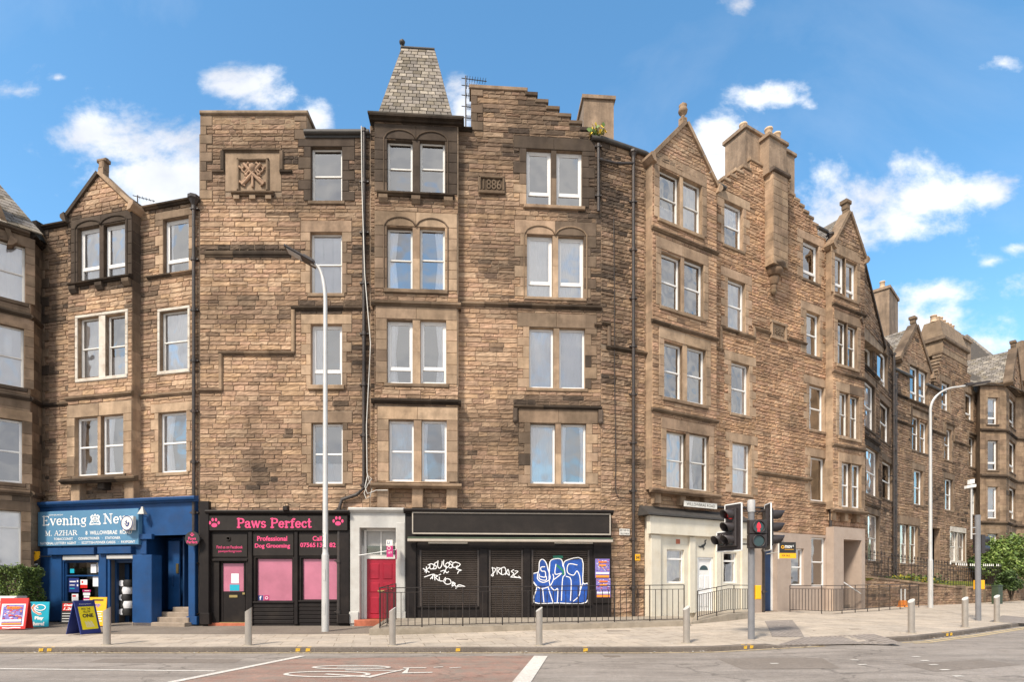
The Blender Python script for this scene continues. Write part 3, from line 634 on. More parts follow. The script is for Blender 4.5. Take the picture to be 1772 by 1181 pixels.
# tactile paving at the crossings
road_poly('tactile_paving', 'g_tactile', [(1337, 1117), (1465, 1114.5), (1560, 1111), (1512, 1098.5), (1392, 1103)], .006, road=False)
road_poly('tactile_paving', 'g_tactile', [(1336, 1103.5), (1392, 1103.2), (1371, 1074), (1323, 1076)], .007, road=False)
road_poly('tactile_paving', 'g_tactile', [(1712, 1077), (1772, 1080), (1800, 1072), (1735, 1066)], .006, road=False)
for (x, y, rx, ry) in [(1059, 1137, 14, 2.2), (395, 1112, 12, 1.2), (800, 1108, 10, 1), (1480, 1090, 9, 1), (1070, 1093, 20, 1.2), (1643, 1060.5, 5, .6)]:
    q = gpt(x, y, road=y > 1110); w = rx / F * q.y; d = ry / F * q.y * 8; m = MB(); m.box(lambda u, z, w_=0, q=q: (q.x + u, q.y + w_, q.z + z), -w, w, -.05, .006 if y < 1110 else .010, -d / 2, d / 2); m.build('manhole_cover', 'g_asphalt', props={'kind': 'structure'})
# ================================================================ walls of the street
LA = Wall(70, 21.35, 345, 19.7); LB = Wall(345, 19.7, 640, 19.7); LC = Wall(640, 19.7, 1040, 20.25); LF = Wall(1040, 20.25, 1115, 20.9); LE = Wall(1115, 20.9, 1495, 27.8)
LG0 = Wall(1495, 28.6, 1545, 33.0); LG = Wall(1545, 33.0, 1697, 41.0)
def ring_roof(par, walls, zs, back=9, rise=2.6, name='roof', fr0=.05):
    """pitched slate roof and rear wall behind a run of front walls"""
    mb = MB(); pts = []
    for i, w in enumerate(walls):
        p = w.base0; nn = w.n if i == 0 else (w.n + walls[i - 1].n).normalized(); pts.append((p, nn, zs[i]))
    w = walls[-1]; pts.append((w.base0 + w.d * w.len, w.n, zs[-1]))
    g = (.15, .14, .13)
    for (p, n, z), (q, m, y) in zip(pts, pts[1:]):
        A = lambda o, nn, k, zz: (o.x - nn.x * k, o.y - nn.y * k, zz)
        mb.quad(A(p, n, fr0, z), A(q, m, fr0, y), A(q, m, back / 2, y + rise), A(p, n, back / 2, z + rise), 0, g)
        mb.quad(A(p, n, back / 2, z + rise), A(q, m, back / 2, y + rise), A(q, m, back, y), A(p, n, back, z), 0, g)
        mb.quad(A(p, n, back, z), A(q, m, back, y), A(q, m, back, -.2), A(p, n, back, -.2), 1, g)
    for (p, n, z) in (pts[0], pts[-1]):
        A = lambda k, zz: (p.x - n.x * k, p.y - n.y * k, zz)
        mb.add([A(.0, -.2), A(back, -.2), A(back, z), A(back / 2, z + rise), A(.0, z)], [(0, 1, 2, 3, 4)], 1, (.3, .22, .16))
    return mb.build(name, ['slate', 'dress'], par)
def slates(mb, a, b, c, d, rows, sw=.30, th=.012):
    """overlapping slates on the quad a(bottom left) b(bottom right) c(top right) d(top left)"""
    a, b, c, d = map(Vector, (a, b, c, d)); n = (b - a).cross(d - a).normalized(); mb.quad(*[p - n * .034 for p in (a, b, c, d)], 0, (.08, .07, .06))
    for j in range(rows):
        t0, t1 = j / rows, (j + 1) / rows; l0, r0 = a.lerp(d, t0), b.lerp(c, t0); l1, r1 = a.lerp(d, t1), b.lerp(c, t1); k = max(2, int((r0 - l0).length / sw)); off = .5 if j % 2 else 0
        cs = [0] + [min(1, max(0, (i + off + rng.uniform(-.08, .08)) / k)) for i in range(1 if not off else 0, k)] + [1]; cs = sorted(cs)
        for s, e in zip(cs, cs[1:]):
            if e - s < .01: continue
            v = rng.uniform(.65, 1.3); q = rng.random(); cc = (.215 * v, .19 * v, .165 * v) if q < .6 else ((.28 * v, .245 * v, .20 * v) if q < .85 else (.17 * v, .145 * v, .11 * v))
            g = .012 / max(.05, (r0 - l0).length); s2, e2 = s + g, e - g; dn = rng.uniform(-.015, .01)
            p0, p1, p2, p3 = l0.lerp(r0, s2), l0.lerp(r0, e2), l1.lerp(r1, e2), l1.lerp(r1, s2); dv = (p0 - p3).normalized() * dn
            mb.add([p0 + dv + n * th, p1 + dv + n * th, p2 + n * .0, p3 + n * .0, p0 + dv - n * .03, p1 + dv - n * .03, p2 - n * .03, p3 - n * .03], [(0, 1, 2, 3), (0, 4, 5, 1), (1, 5, 6, 2), (3, 7, 4, 0)], 0, cc)
def gable(W, par, u0, u1, zb, ua, za, rg=rng, dressed=False, depth=3.2, cop=.15, finial='ball', rough=.028, roof=True, skew=True, wmul=1):
    """triangular wall head with copings, finial and the slate roof behind it"""
    mb = MB(); lim = lambda z: (u0 + (ua - u0) * max(0, z - zb) / (za - zb), u1 + (ua - u1) * max(0, z - zb) / (za - zb))
    mb.prism(W.fr, [(u0, zb), (u1, zb), (ua, za)], -.35, -.004, 0, MORT)
    fill(mb, W, u0, u1, zb, za - .12, [], rg, lim=lim, rough=rough, dress=dressed, amt=.9)
    g = mb.build('gable', 'stone', par); cm = MB()
    for (ue, s) in ((u0, -1), (u1, 1)):
        L_ = math.hypot(ua - ue, za - zb); n = max(3, int(L_ / .55)); dx, dz = (ua - ue) / L_, (za - zb) / L_; ox, oz = s * abs(dz), abs(dx)
        for k in range(n):
            c = stonecol(W(ue, zb), rg, True, amt=1.1); c = tuple(x * .85 for x in c); t0 = L_ * k / n - (.10 if k == 0 else 0); t1 = L_ * (k + 1) / n - .006
            P_ = lambda t, q: (ue + dx * t + ox * q, zb + dz * t + oz * q)
            cm.prism(W.fr, [P_(t0, -.03), P_(t1, -.03), P_(t1, cop * .75), P_(t0, cop * .75)], -.40, .10, 0, c)
        if skew:
            c = stonecol(W(ue, zb), rg, True); cm.prism(W.fr, [(ue - s * .10, zb - .24), (ue + s * .04, zb - .20), (ue + s * .17, zb - .05), (ue + s * .17, zb + .05), (ue, zb + .12)], -.38, .16, 0, c)
    cm.build('coping', 'dress', g); fm = MB(); c = tuple(x * .7 for x in stonecol(W(ua, za), rg, True)); o = Vector(W(ua, za + cop * .6, -.14))
    fm.box(W.fr, ua - .11, ua + .11, za - .05, za + .28, -.26, -.03, 0, c)
    if finial == 'ball':
        fm.lathe(o + Vector((0, 0, .12)), [(.13, 0), (.10, .08), (.06, .16), (.06, .22), (.15, .27), (.18, .36), (.15, .44), (.13, .50), (.16, .56), (.08, .60), (.03, .68)], 10, 0, c)
    elif finial == 'bar':
        fm.box(W.fr, ua - .12, ua + .12, za + .2, za + .52, -.26, -.03, 0, c, ch=.04); fm.box(W.fr, ua - .2, ua + .2, za + .48, za + .60, -.26, -.03, 0, c, ch=.03); fm.tube([W(ua - .19, za + .56, -.15), W(ua + .19, za + .56, -.15)], .07, 8, 0, c)
    elif finial == 'block':
        fm.box(W.fr, ua - .14, ua + .14, za + .2, za + .5, -.28, -.02, 0, c, ch=.02); fm.box(W.fr, ua - .20, ua + .20, za + .45, za + .62, -.33, .03, 0, c, ch=.03)
    fm.build('finial', 'dress', g)
    if roof:
        rm = MB(); z2, z3 = zb + .1, za - .02
        A, B_, T = W(u0 - .05, z2, -.36), W(u1 + .05, z2, -.36), W(ua, z3, -.36); A2, B2, T2 = W(u0 - .05, z2, -depth), W(u1 + .05, z2, -depth), W(ua, z3, -depth)
        rows = int((Vector(T) - Vector(A)).length / .19); slates(rm, A2, A, T, T2, rows); slates(rm, B_, B2, T2, T, rows)
        rm.build('dormer_roof', 'slate', par)
    return g
def pots(mb_parent, W, us, z, w=-.3, h=.42, r=.14, tones=None):
    for u in us:
        m = MB(); hh = h * rng.uniform(.85, 1.15); m.lathe(W(u, z, w), [(r * 1.05, 0), (r, .05), (r * .86, hh - .08), (r * 1.02, hh - .06), (r * 1.02, hh), (r * .7, hh), (r * .7, hh - .15)], 12); m.build('chimney_pot', 'pot', mb_parent)
def pipe(par, pts, r=.055, step=1.75, name='drainpipe'):
    mb = MB(); mb.tube(pts, r, 8)
    a, b = Vector(pts[0]), Vector(pts[-1])
    for p, q in zip(pts, pts[1:]):
        p, q = Vector(p), Vector(q); l = (q - p).length; d = (q - p).normalized()
        if l < .6: continue
        k = int(l / step)
        for i in range(k + 1):
            c = p + d * min(l - .1, i * step + .05); mb.tube([c - d * .06, c + d * .06], r * 1.35, 8)
            if abs(d.z) > .8: mb.box(world_fr(c), -r * 2.4, r * 2.4, -.02, .02, -.12, .0)
    return mb.build(name, 'pipe', par)
def hopper(mb, p, s=.16):
    mb.lathe(Vector(p) - Vector((0, 0, s)), [(.05, -.1), (.07, 0), (s * .8, s * .8), (s, s), (s, s * 1.5)], 8, sm=False)
def gutter(par, pts, r=.075, name='gutter'):
    mb = MB(); mb.tube(pts, r, 8); return mb.build(name, 'lead', par)
def quoins(par, W, ue, s, z0, z1, blocks, w1=.22, w2=.42, hh=(.28, .36), amt=1.0):
    mb = MB(); z = z0; i = 0
    while z < z1 - .02:
        t = min(z1, z + rng.uniform(*hh)); m_ = w1 if i % 2 else w2; i += 1
        if z1 - t < .12: t = z1
        a, b = (ue - m_, ue) if s < 0 else (ue, ue + m_)
        stone_patch(mb, W, a, b, z, t, rng, .035, True, amt=amt * 1.15); blocks.append((a, b, z, t)); z = t
    return mb.build('quoins', 'dress', par)
def blk(W, b0, b1, z0, z1, blocks): blocks.append((b0, b1, z0, z1))
def wins(W, par, items, holes, blocks, kind='two', cur='net', sur=True, label=None, **kw):
    rects = []
    for it in items:
        k = it[4] if len(it) > 4 else kind; c = it[5] if len(it) > 5 else cur
        _, r = window(W, par, *it[:4], kind=k, cur=c, label=label, mt=kw.get('mt')); rects.append(r)
    kw.pop('mt', None)
    zt = max(r[3] for r in rects); zb = min(r[2] for r in rects)
    rects = [(r[0], r[1], r[2], r[3]) for r in rects]
    return surround(W, rects, par, holes, blocks, **kw)
def bay_sides(mb, W, u0, u1, z0, z1, dep, rg=rng, amt=1.0):
    """cheeks of a shallow projecting bay, in dressed blocks"""
    for u, s in ((u0, -1), (u1, 1)):
        z = z0
        while z < z1 - .01:
            t = min(z1, z + rg.uniform(.3, .42)); c = stonecol(W(u, z), rg, True, amt=amt)
            mb.quad(W(u, z + .003, -dep - .02), W(u, z + .003, 0), W(u, t - .003, 0), W(u, t - .003, -dep - .02), 0, c); z = t
        mb.quad(W(u - s * .004, z0, -dep), W(u - s * .004, z0, -.004), W(u - s * .004, z1, -.004), W(u - s * .004, z1, -dep), 0, MORT)
# ---------------------------------------------------------------- left tenement (three floors over the newsagent)
TA = thing('tenement', 'narrow sandstone tenement above the blue newsagent, with a small pointed dormer gable', 'tenement', (LA.p0.x, LA.p0.y, 0))
W = LA; BA = W.up(.36); holes = []; blocks = []
zE = W.z(290, 357); bu0, bu1 = BA.u(118), BA.u(229); zshop = W.z(200, 872)
u340 = W.len
# bay rectangle on the main wall is left open
mu0, mu1 = bu0 + .02, bu1 - .02
zbayT = BA.z(175, 366); zbayB = BA.z(175, 832)
holes.append((mu0, mu1, zbayB, zbayT)); blocks.append((mu0, mu1, zbayB - .1, zbayT))
for it, kw in (((289, 327, 382, 471, 'cas', 'net'), dict(lint=.26)), ((283, 325, 541, 641, 'sash', 'curtain'), dict(paint='white_paint', mar=(.10, .10), lint=.10, quoin=False)), ((281, 323, 716, 818, 'two', 'white'), dict(lint=.32))):
    it = list(it); it[5] = {'curtain': 'white'}.get(it[5], it[5]); wins(W, TA, [it], holes, blocks, **kw)
m = MB()
zs2 = W.z(290, 687); string(m, W, 0, mu0, zs2, .16, .10); string(m, W, mu1, u340, zs2, .16, .10); blocks += [(0, u340, zs2, zs2 + .15)]
zs3 = W.z(300, 479); string(m, W, W.u(257), W.u(342), zs3, .13, .13)
string(m, W, -.05, mu0, zE - .05, .18, .16); string(m, W, mu1, u340, zE - .05, .18, .16)
m.prism(W.fr, [(-.25, zE - .25), (.2, zE - .3), (.2, zE + .15), (-.35, zE + .15)], -.3, .3, 0, SOOT)
m.build('string_course', 'dress', TA)
quoins(TA, W, 0, 1, 0, zE - .05, blocks)
m = MB(); sheet(m, W, 0, u340, -.1, zE, holes, noreveal=(0,), open_=[(.15, u340 - .15, -.1, zshop - .1)]); fill(m, W, 0, u340, zshop, zE - .05, blocks, rng, rough=.022)
m.quad(W(0, -.1, 0), W(0, -.1, -9), W(0, zE, -9), W(0, zE, 0), 0, MORT)
m.build('wall', 'stone', TA)
# the bay
W = BA; holes = []; blocks = []
wins(W, TA, [(142, 172, 398, 484, 'cas', 'net'), (186, 217, 391, 479, 'cas', 'net')], holes, blocks, mar=(.30, .30), lint=.34, arch=True, corb=3, quoin=False, amt=1.6)
wins(W, TA, [(142, 171, 553, 653, 'sash', 'net'), (189, 217, 548, 650, 'sash', 'net')], holes, blocks, mar=(.12, .12), lint=.10, paint='white_paint', quoin=False)
wins(W, TA, [(137, 169, 725, 824, 'two', 'white'), (181, 214, 721, 821, 'two', 'white')], holes, blocks, mar=(.36, .36), lint=.46, corb=0, quoin=False, sill=.12)
m = MB(); zs = W.z(175, 690); string(m, W, bu0 - .06, bu1 + .06, zs, .17, .11); blocks.append((bu0, bu1, zs, zs + .16))
zs = W.z(175, 836); string(m, W, bu0 - .25, bu1 + .25, zs, .2, .18); m.build('string_course', 'dress', TA)
m = MB(); sheet(m, W, bu0, bu1, zbayB, zbayT, holes); fill(m, W, bu0, bu1, zbayB, zbayT, blocks, rng, dress=False, rough=.022)
m.quad(W(bu0, zbayB, 0), W(bu1, zbayB, 0), W(bu1, zbayB, -.36), W(bu0, zbayB, -.36), 0, MORT)
m.build('bay_wall', 'stone', TA)
m = MB(); bay_sides(m, W, bu0, bu1, zbayB, zbayT, .36, amt=1.3)
for xc in (126, 219):   # block brackets under the bay
    u = W.u(xc); c = stonecol(W(u, 8), rng, True); m.box(W.fr, u - .2, u + .2, zbayB - .80, zbayB, -.36, -.08, 0, c, ch=.02)
u = W.u(171); m.box(W.fr, u - .15, u + .15, zbayB - .3, zbayB, -.36, -.05, 0, SOOT, ch=.03); m.build('bay_cheeks', 'dress', TA)
gable(W, TA, bu0 - .02, bu1 + .02, zbayT, (bu0 + bu1) / 2, W.z(178, 300), finial='bar', cop=.13)
ring_roof(TA, [LA], [zE, zE], rise=2.2)
pipe(TA, [LA(LA.len - .10, LA.z(342, 352) - .2, .14), LA(LA.len - .10, .25, .14)], .06)
m = MB(); hopper(m, LA(LA.len - .10, LA.z(342, 352) + .05, .14), .2); m.build('rain_hopper', 'pipe', TA)
# ---------------------------------------------------------------- corner tenement, front part
TC = thing('tenement', 'tall corner tenement with slate tower roof, stepped gables and stones dated 1886 and 1885', 'tenement', (LB.p0.x, LB.p0.y, 0))
W = LB; holes = []; blocks = []; LBl = W.len
zE = W.z(600, 232); zT = W.z(440, 200); uS0, uS1 = 0.14, W.u(531); zsh = W.z(480, 884)
wins(W, TC, [(541, 592, 260, 348, 'sash', 'none')], holes, blocks, mar=(.24, .44), lint=.40, mt='wood_white', amt=1.5)
wins(W, TC, [(540, 592, 407, 508, 'sash', 'shutter')], holes, blocks, lint=.40)
wins(W, TC, [(541, 592, 565, 668, 'cas', 'left')], holes, blocks, lint=.34, corb=0, sill=.16, sp=.12)
wins(W, TC, [(542, 593, 735, 838, 'two', 'low')], holes, blocks, lint=.40, sill=.10)
m = MB(); P_ = W.uz
z5 = W.z(560, 538); uA, zA = P_(508, 612); uB, zB = P_(383, 676)
string(m, W, uA - .06, LBl, z5, .16, .11); vstring(m, W, uA, zA, z5 + .02); string(m, W, uB - .06, uA + .06, zA - .08, .16, .11); vstring(m, W, uB, zB, zA); string(m, W, 0, uB + .06, zB - .08, .16, .11)
blocks += [(uA - .06, LBl, z5, z5 + .16), (uA - .07, uA + .07, zA, z5), (uB, uA, zA - .08, zA + .08), (uB - .07, uB + .07, zB, zA), (0, uB, zB - .08, zB + .08)]
u0, z0 = P_(355, 446); u1, _ = P_(503, 446); string(m, W, u0, u1, z0, .24, .08); blocks.append((u0, u1, z0, z0 + .24))
# hood of the carved panel
a, za_ = P_(386, 262); b, _ = P_(488, 262); zb_ = W.z(440, 297)
string(m, W, a, b, za_ - .05, .14, .10); vstring(m, W, a, zb_, za_); vstring(m, W, b, zb_, za_); string(m, W, a - .34, a + .06, zb_ - .1, .14, .09); string(m, W, b - .06, b + .36, zb_ - .1, .14, .09)
m.build('string_course', 'dress', TC)
quoins(TC, W, uS0 - .1, 1, W.z(440, 345), zT, blocks); q0 = W.u(547); quoins(TC, W, uS1 + .0, -1, zE - .2, zT, blocks)
# carved panel
pa, pzt = P_(411, 276); pb, pzb = P_(466, 332); m = MB(); c = (.33, .24, .165)
m.box(W.fr, pa - .42, pb + .42, pzb, pzt + .34, -.02, .02, 0, c, ch=.01)
for (x0, x1, y0, y1) in ((pa, pa + .09, pzb, pzt), (pb - .09, pb, pzb, pzt), (pa, pb, pzt - .09, pzt)): m.box(W.fr, x0, x1, y0, y1, 0, .10, 0, tuple(x * .8 for x in c), ch=.03)
string(m, W, pa - .18, pb + .18, pzb - .17, .17, .16)
for u in (pa, (pa + pb) / 2, pb): m.box(W.fr, u - .1, u + .1, pzb - .3, pzb - .17, 0, .10, 0, c)
cx_, cz_ = (pa + pb) / 2, (pzb + pzt) / 2; rr = (.42, .28, .19); s_ = (pb - pa) / 2 - .12
for sg in (-1, 1):   # crossed staves, centre stem and scrolling leaves in relief
    m.tube([W(cx_ - sg * s_ * .85, cz_ - s_ * .85, .06), W(cx_ + sg * s_ * .7, cz_ + s_ * .8, .09)], .055, 6, 0, rr)
    pth = [(cx_ + sg * s_ * (.62 + .25 * math.sin(t * .9)), cz_ - s_ * .92 + t / 12 * s_ * 1.8) for t in range(13)]; m.tube([W(x, y, .06) for x, y in pth], .03, 6, 0, rr)
    for k in range(1, 12, 2):
        x, y = pth[k]; dx = sg * (1 if k % 4 == 1 else -1); m.tube([W(x, y, .06), W(x + dx * .08, y + .06, .09), W(x + dx * .13, y + .03, .05)], [.03, .045, .015], 6, 0, rr)
m.tube([W(cx_, cz_ - s_, .05), W(cx_, cz_ + s_ * .8, .08)], .045, 6, 0, rr); m.lathe(W(cx_, cz_ + s_ * .45, .08), [(.03, -.14), (.12, -.05), (.12, .08), (.04, .16)], 8, 0, rr)
m.tube([W(cx_ + .2 * math.cos(R(t)), cz_ - .05 + .17 * math.sin(R(t)), .09) for t in range(0, 181, 30)], .035, 6, 0, rr)
m.build('carved_panel', 'dress', TC); blocks.append((pa - .42, pb + .42, pzb - .17, pzt + .34))
blocks.append((0, LBl, -1, zsh - .05))
m = MB(); sheet(m, W, 0, LBl, -.1, zE, holes, open_=[(.15, LBl, -.1, zsh - .1)]); 
m.box(W.fr, uS0, uS1, zE, zT, -2.3, -.004, 0, MORT)
m.quad(W(uS0 - .14, zE - 2.6, -.004), W(uS0 - .14, zE - 2.6, -2), W(uS0 - .14, zE, -2), W(uS0 - .14, zE, -.004), 0, MORT)
fill(m, W, .02, LBl, 0, zE, blocks, rng, rough=.022); blocks2 = [b for b in blocks]; fill(m, W, uS0, uS1, zE, zT, blocks2, rng, rough=.022)
m.build('wall', 'stone', TC)
ch = MB(); ch.box(W.fr, uS0 - .1, uS1 + .06, zT, zT + .13, -2.4, .10, 0, (.30, .23, .165), ch=.03)
ch.box(W.fr, uS0 - .012, uS1 + .012, zT - .45, zT, -2.315, .012, 0, (.33, .24, .16)); cho = ch.build('chimney', 'dress', TC)
for k, x in enumerate((365, 388, 420, 444, 466, 488, 508, 524)): pots(cho, W, [W.u(x, -.9)], zT + .13, -.6, h=.30 if k % 3 else .25, r=.10)
m = MB(); m.tube([W(W.u(528), zE, .08), W(LBl, zE, .08)], .09, 8); m.box(W.fr, W.u(528), LBl, zE - .16, zE - .06, -.02, .06); m.build('gutter', 'lead', TC)
# ---------------------------------------------------------------- corner tenement: tower bay and 1886 gable
W = LC; LCl = W.len; BC = W.up(.30); holes = []; blocks = []
b0, b1 = BC.u(648), BC.u(793); zbt = BC.z(720, 214); zbb = BC.z(720, 843); zE = W.z(800, 226)
holes.append((b0 + .02, b1 - .02, zbb, zE)); blocks.append((b0 + .02, b1 - .02, zbb, zbt + .3))
for rowi, (its, kw) in enumerate(((((911, 953, 264, 356, 'cas', 'none'), (963, 1006, 267, 358, 'cas', 'none')), dict(mar=(.24, .46), lint=.44, sp=.1, amt=1.5, sill=.13)),
    (((912, 955, 411, 514, 'cas', 'white'), (966, 1009, 414, 516, 'cas', 'white')), dict(arch=True, lint=.50, mar=(.24, .44), sill=.12)),
    (((916, 957, 571, 672, 'one', 'white'), (968, 1011, 572, 673, 'one', 'white')), dict(lint=.50, mar=(.22, .42), sill=.12)),
    (((918, 960, 736, 838, 'one', 'net'), (971, 1013, 736, 838, 'one', 'net')), dict(lint=.50, mar=(.22, .42), sill=.12)))):
    wins(W, TC, list(its), holes, blocks, **kw)
m = MB(); a_, z_ = W.uz(797, 530); e_, ze_ = W.uz(1040, 537); string(m, W, a_, e_ + .02, z_, .17, .12, z1=z_); blocks.append((a_, e_, z_, z_ + .17))
h0, hz = W.uz(889, 708); h1, _ = W.uz(1041, 708); string(m, W, h0, h1, hz, .15, .12); blocks.append((h0, h1, hz, hz + .15))
for u in (h0 + .05, h1 - .05): m.box(W.fr, u - .08, u + .08, hz - .42, hz, 0, .12, 0, (.12, .09, .07), ch=.03); m.lathe(W(u, hz - .52, .07), [(.03, 0), (.09, .06), (.09, .12), (.05, .2)], 8, 0, (.13, .1, .08))
m.build('string_course', 'dress', TC)
# stepped gable outline: eight crow steps
tops = [(815, 910.5, 150), (910.5, 928, 160), (928, 946.5, 172.5), (946.5, 966, 184.5), (966, 986, 197), (986, 1005, 209.5), (1005, 1023, 221), (1023, 1040, 236)]
gl = [(W.u(a), W.u(b), W.z((a + b) / 2, y)) for a, b, y in tops]; gl[-1] = (gl[-1][0], LCl - .01, gl[-1][2])
sheet_m = MB(); sheet(sheet_m, W, 0, LCl, -.1, zE, holes, noreveal=(0,), open_=[(0, LCl - .3, -.1, W.z(880, 884) - .1)])
for (a, b, z) in gl: sheet_m.box(W.fr, a, b, zE, z - .14, -.5, -.004, 0, MORT)
g0 = gl[0][0]
def glim(z):
    hi = g0
    for (a, b, zz) in gl:
        if zz - .14 > z: hi = b
    return (g0, hi)
blocks.append((0, b1 + .1, -1, W.z(720, 884)))
# date stone 1886
da, dzt = W.uz(831, 309); db, dzb = W.uz(871, 333); m = MB(); c = tuple(x * .6 for x in stonecol(W(da, dzb), rng, True))
m.box(W.fr, da - .04, db + .04, dzb - .04, dzt + .04, -.02, .05, 0, tuple(x * .7 for x in c), ch=.02)
for q in ((da - .04, da + .03, dzb, dzt), (db - .03, db + .04, dzb, dzt), (da, db, dzt - .03, dzt + .05), (da - .06, db + .06, dzb - .12, dzb)): m.box(W.fr, *q, .05, .11, 0, c, ch=.02)
ds = m.build('date_stone', 'dress', TC); blocks.append((da - .06, db + .06, dzb - .1, dzt + .06))
shop_top = W.z(880, 884)
blocks.append((0, W.u(1060), -1, shop_top - .05))
quoins(TC, W, g0 + .0, 1, zE + .02, gl[0][2] - .16, blocks)
fill(sheet_m, W, .02, LCl, 0, zE, blocks, rng, rough=.022); fill(sheet_m, W, g0, LCl, zE, gl[0][2] - .14, blocks, rng, lim=glim, rough=.022)
sheet_m.build('wall', 'stone', TC)
m = MB()
for i, (a, b, z) in enumerate(gl): c = stonecol(W(a, z), rng, True, amt=1.2); m.box(W.fr, a - (.04 if i else .06), b + .05, z - .14, z, -.52, .06, 0, tuple(x * .8 for x in c), ch=.02)
g = m.build('crow_steps', 'dress', TC)
m = MB(); m.box(W.fr, g0, gl[0][1], gl[0][2] - .6, gl[0][2] - .02, -1.7, -.5, 0, (.3, .23, .17)); cs = m.build('chimney', 'dress', TC); pots(cs, W, [g0 + .3 + .5 * k for k in range(4)], gl[0][2] - .02, -1.0, .35)
string_m = MB(); string(string_m, W, b1, g0 + .05, zE - .06, .14, .16); string_m.build('cornice', 'dress', TC)
# second chimney stack behind the gable
m = MB(); sa, sb = W.up(-2.5), None; u0 = sa.u(1010); u1 = sa.u(1062); zt = sa.z(1030, 172); m.box(sa.fr, u0, u1, zt - 4, zt, -1.2, 0, 0, (.35, .27, .19)); m.box(sa.fr, u0 - .07, u1 + .07, zt, zt + .14, -1.27, .07, 0, (.25, .2, .15))
cs = m.build('chimney', 'render', TC); m = MB()
# tower bay
W = BC; holes = []; blocks = []
cat = [((671, 714, 249, 333), (727, 770, 250, 333), 'sash', 'none', dict(mar=(.42, .42), lint=.50, arch=True, quoin=False, corb=3, amt=1.6)),
       ((671, 714, 399, 501), (727, 770, 399, 501), 'sash', 'both', dict(mar=(.42, .42), lint=.50, arch=True, quoin=False, sill=.14, sp=.08)),
       ((671, 714, 558, 664), (728, 772, 558, 664), 'cas', 'left', dict(mar=(.38, .38), lint=.44, quoin=False, sill=.12)),
       ((674, 716, 730, 834), (730, 773, 730, 834), 'two', 'net', dict(mar=(.38, .38), lint=.44, quoin=False, sill=.05))]
for (a, b, k, cu, kw) in cat:
    c2 = {'left': 'right', 'both': 'right'}.get(cu, cu); c1 = {'both': 'left'}.get(cu, cu)
    wins(W, TC, [(*a, k, c1), (*b, k, c2)], holes, blocks, **kw)
m = MB()
for y, ov, hh, pr in ((532, .10, .20, .14), (700, .10, .18, .15), (846, .12, .18, .17)):
    z = W.z(720, y); string(m, W, b0 - ov, b1 + ov, z, hh, pr); blocks.append((b0, b1, z, z + hh))
for s, u in ((-1, b0), (1, b1)):       # string returns on the cheeks
    for y in (532, 700): z = W.z(720, y); m.box(W.fr, u - .1 if s < 0 else u, u if s < 0 else u + .1, z + .03, z + .14, -.3, .1, 0, (.16, .12, .09))
m.build('string_course', 'dress', TC)
m = MB(); string(m, W, b0 - .14, b1 + .14, zbt - .02, .22, .24); m.box(W.fr, b0 - .2, b1 + .2, zbt + .14, zbt + .2, -2.2, .2, 0, (.07, .06, .05)); m.build('cornice', 'dress', TC)
m = MB(); sheet(m, W, b0, b1, zbb, zbt, holes); fill(m, W, b0, b1, zbb, zbt, blocks, rng, rough=.022); m.quad(W(b0, zbb, 0), W(b1, zbb, 0), W(b1, zbb, -.3), W(b0, zbb, -.3), 0, MORT); m.build('bay_wall', 'stone', TC)
m = MB(); bay_sides(m, W, b0, b1, zbb, zbt, .3 if False else 2.0, amt=1.4)
for x in (662, 722, 782): u = W.u(x); m.box(W.fr, u - .19, u + .19, zbb - .72, zbb, -.3, -.05, 0, stonecol(W(u, 4), rng, True), ch=.02)
m.build('bay_cheeks', 'dress', TC)
m = MB()    # tall slated roof over the tower bay
ta, tz = W.u(653), zbt + .2; tb = W.u(784); ztop = W.z(720, 88, -1.0); tc0, tc1 = W.u(695, -.9), W.u(752, -.9); D = -2.6
q = lambda u, z, w: W(u, z, w)
A, B_, C_, D_ = q(ta, tz, .02), q(tb, tz, .02), q(tc1, ztop, -.9), q(tc0, ztop, -.9); A2, B2, C2, D2 = q(ta, tz, D), q(tb, tz, D), q(tc1, ztop, -1.7), q(tc0, ztop, -1.7)
slates(m, A, B_, C_, D_, 21, .25); slates(m, B_, B2, C2, C_, 24, .22); slates(m, A2, A, D_, D2, 24, .22); slates(m, B2, A2, D2, C2, 24, .3)
m.quad(D_, C_, C2, D2, 0, (.1, .1, .1)); tr = m.build('tower_roof', 'slate', TC)
m = MB(); m.tube([D_, C_], .05, 6); m.tube([D_, D2], .05, 6); p = Vector(D_); m.tube([p, p + Vector((0, 0, .12))], .03, 6); m.lathe(p + Vector((.02, 0, .1)), [(.03, 0), (.09, .03), (.11, .1), (.05, .17), (.02, .2)], 8); m.build('ridge_cap', 'lead', tr)
# ---------------------------------------------------------------- corner tenement: blunt corner and the dated 1885 side
W = LF; LFl = W.len; zE1, zE2 = W.z(1060, 250), W.z(1110, 268); m = MB(); blocks = [(0, LFl, -1, .3)]
z = W.z(1080, 610); blocks.append((0, LFl, z, z + .16)); zF = (zE1 + zE2) / 2
fill(m, W, 0, LFl, .3, zF, blocks, rng, rough=.03, lr=(.2, .6)); sheet(m, W, -.0, LFl, -.1, zF, []); m.build('wall', 'stone', TC)
m = MB(); string(m, W, .2, LFl + .4, z, .15, .12); c = LC; string(m, LC, LC.u(1043) if False else LCl - .25, LCl, LC.z(1040, 567), .15, .12); string(m, W, 0, .35, W.z(1050, 565), .15, .12)
z2 = W.z(1050, 604); vstring(m, W, .3, z2, W.z(1050, 565)); m.build('string_course', 'dress', TC)
m = MB(); m.tube([LC(LCl - .35, zF + .05, .08), W(0, zF + .04, .08), W(LFl, zF, .08), LE(.2, zF - .05, .1)], .085, 8); m.build('gutter', 'lead', TC)
W = LE; LEl = W.len; BE = W.up(.36); BE2 = W.up(.36); holes = []; blocks = []
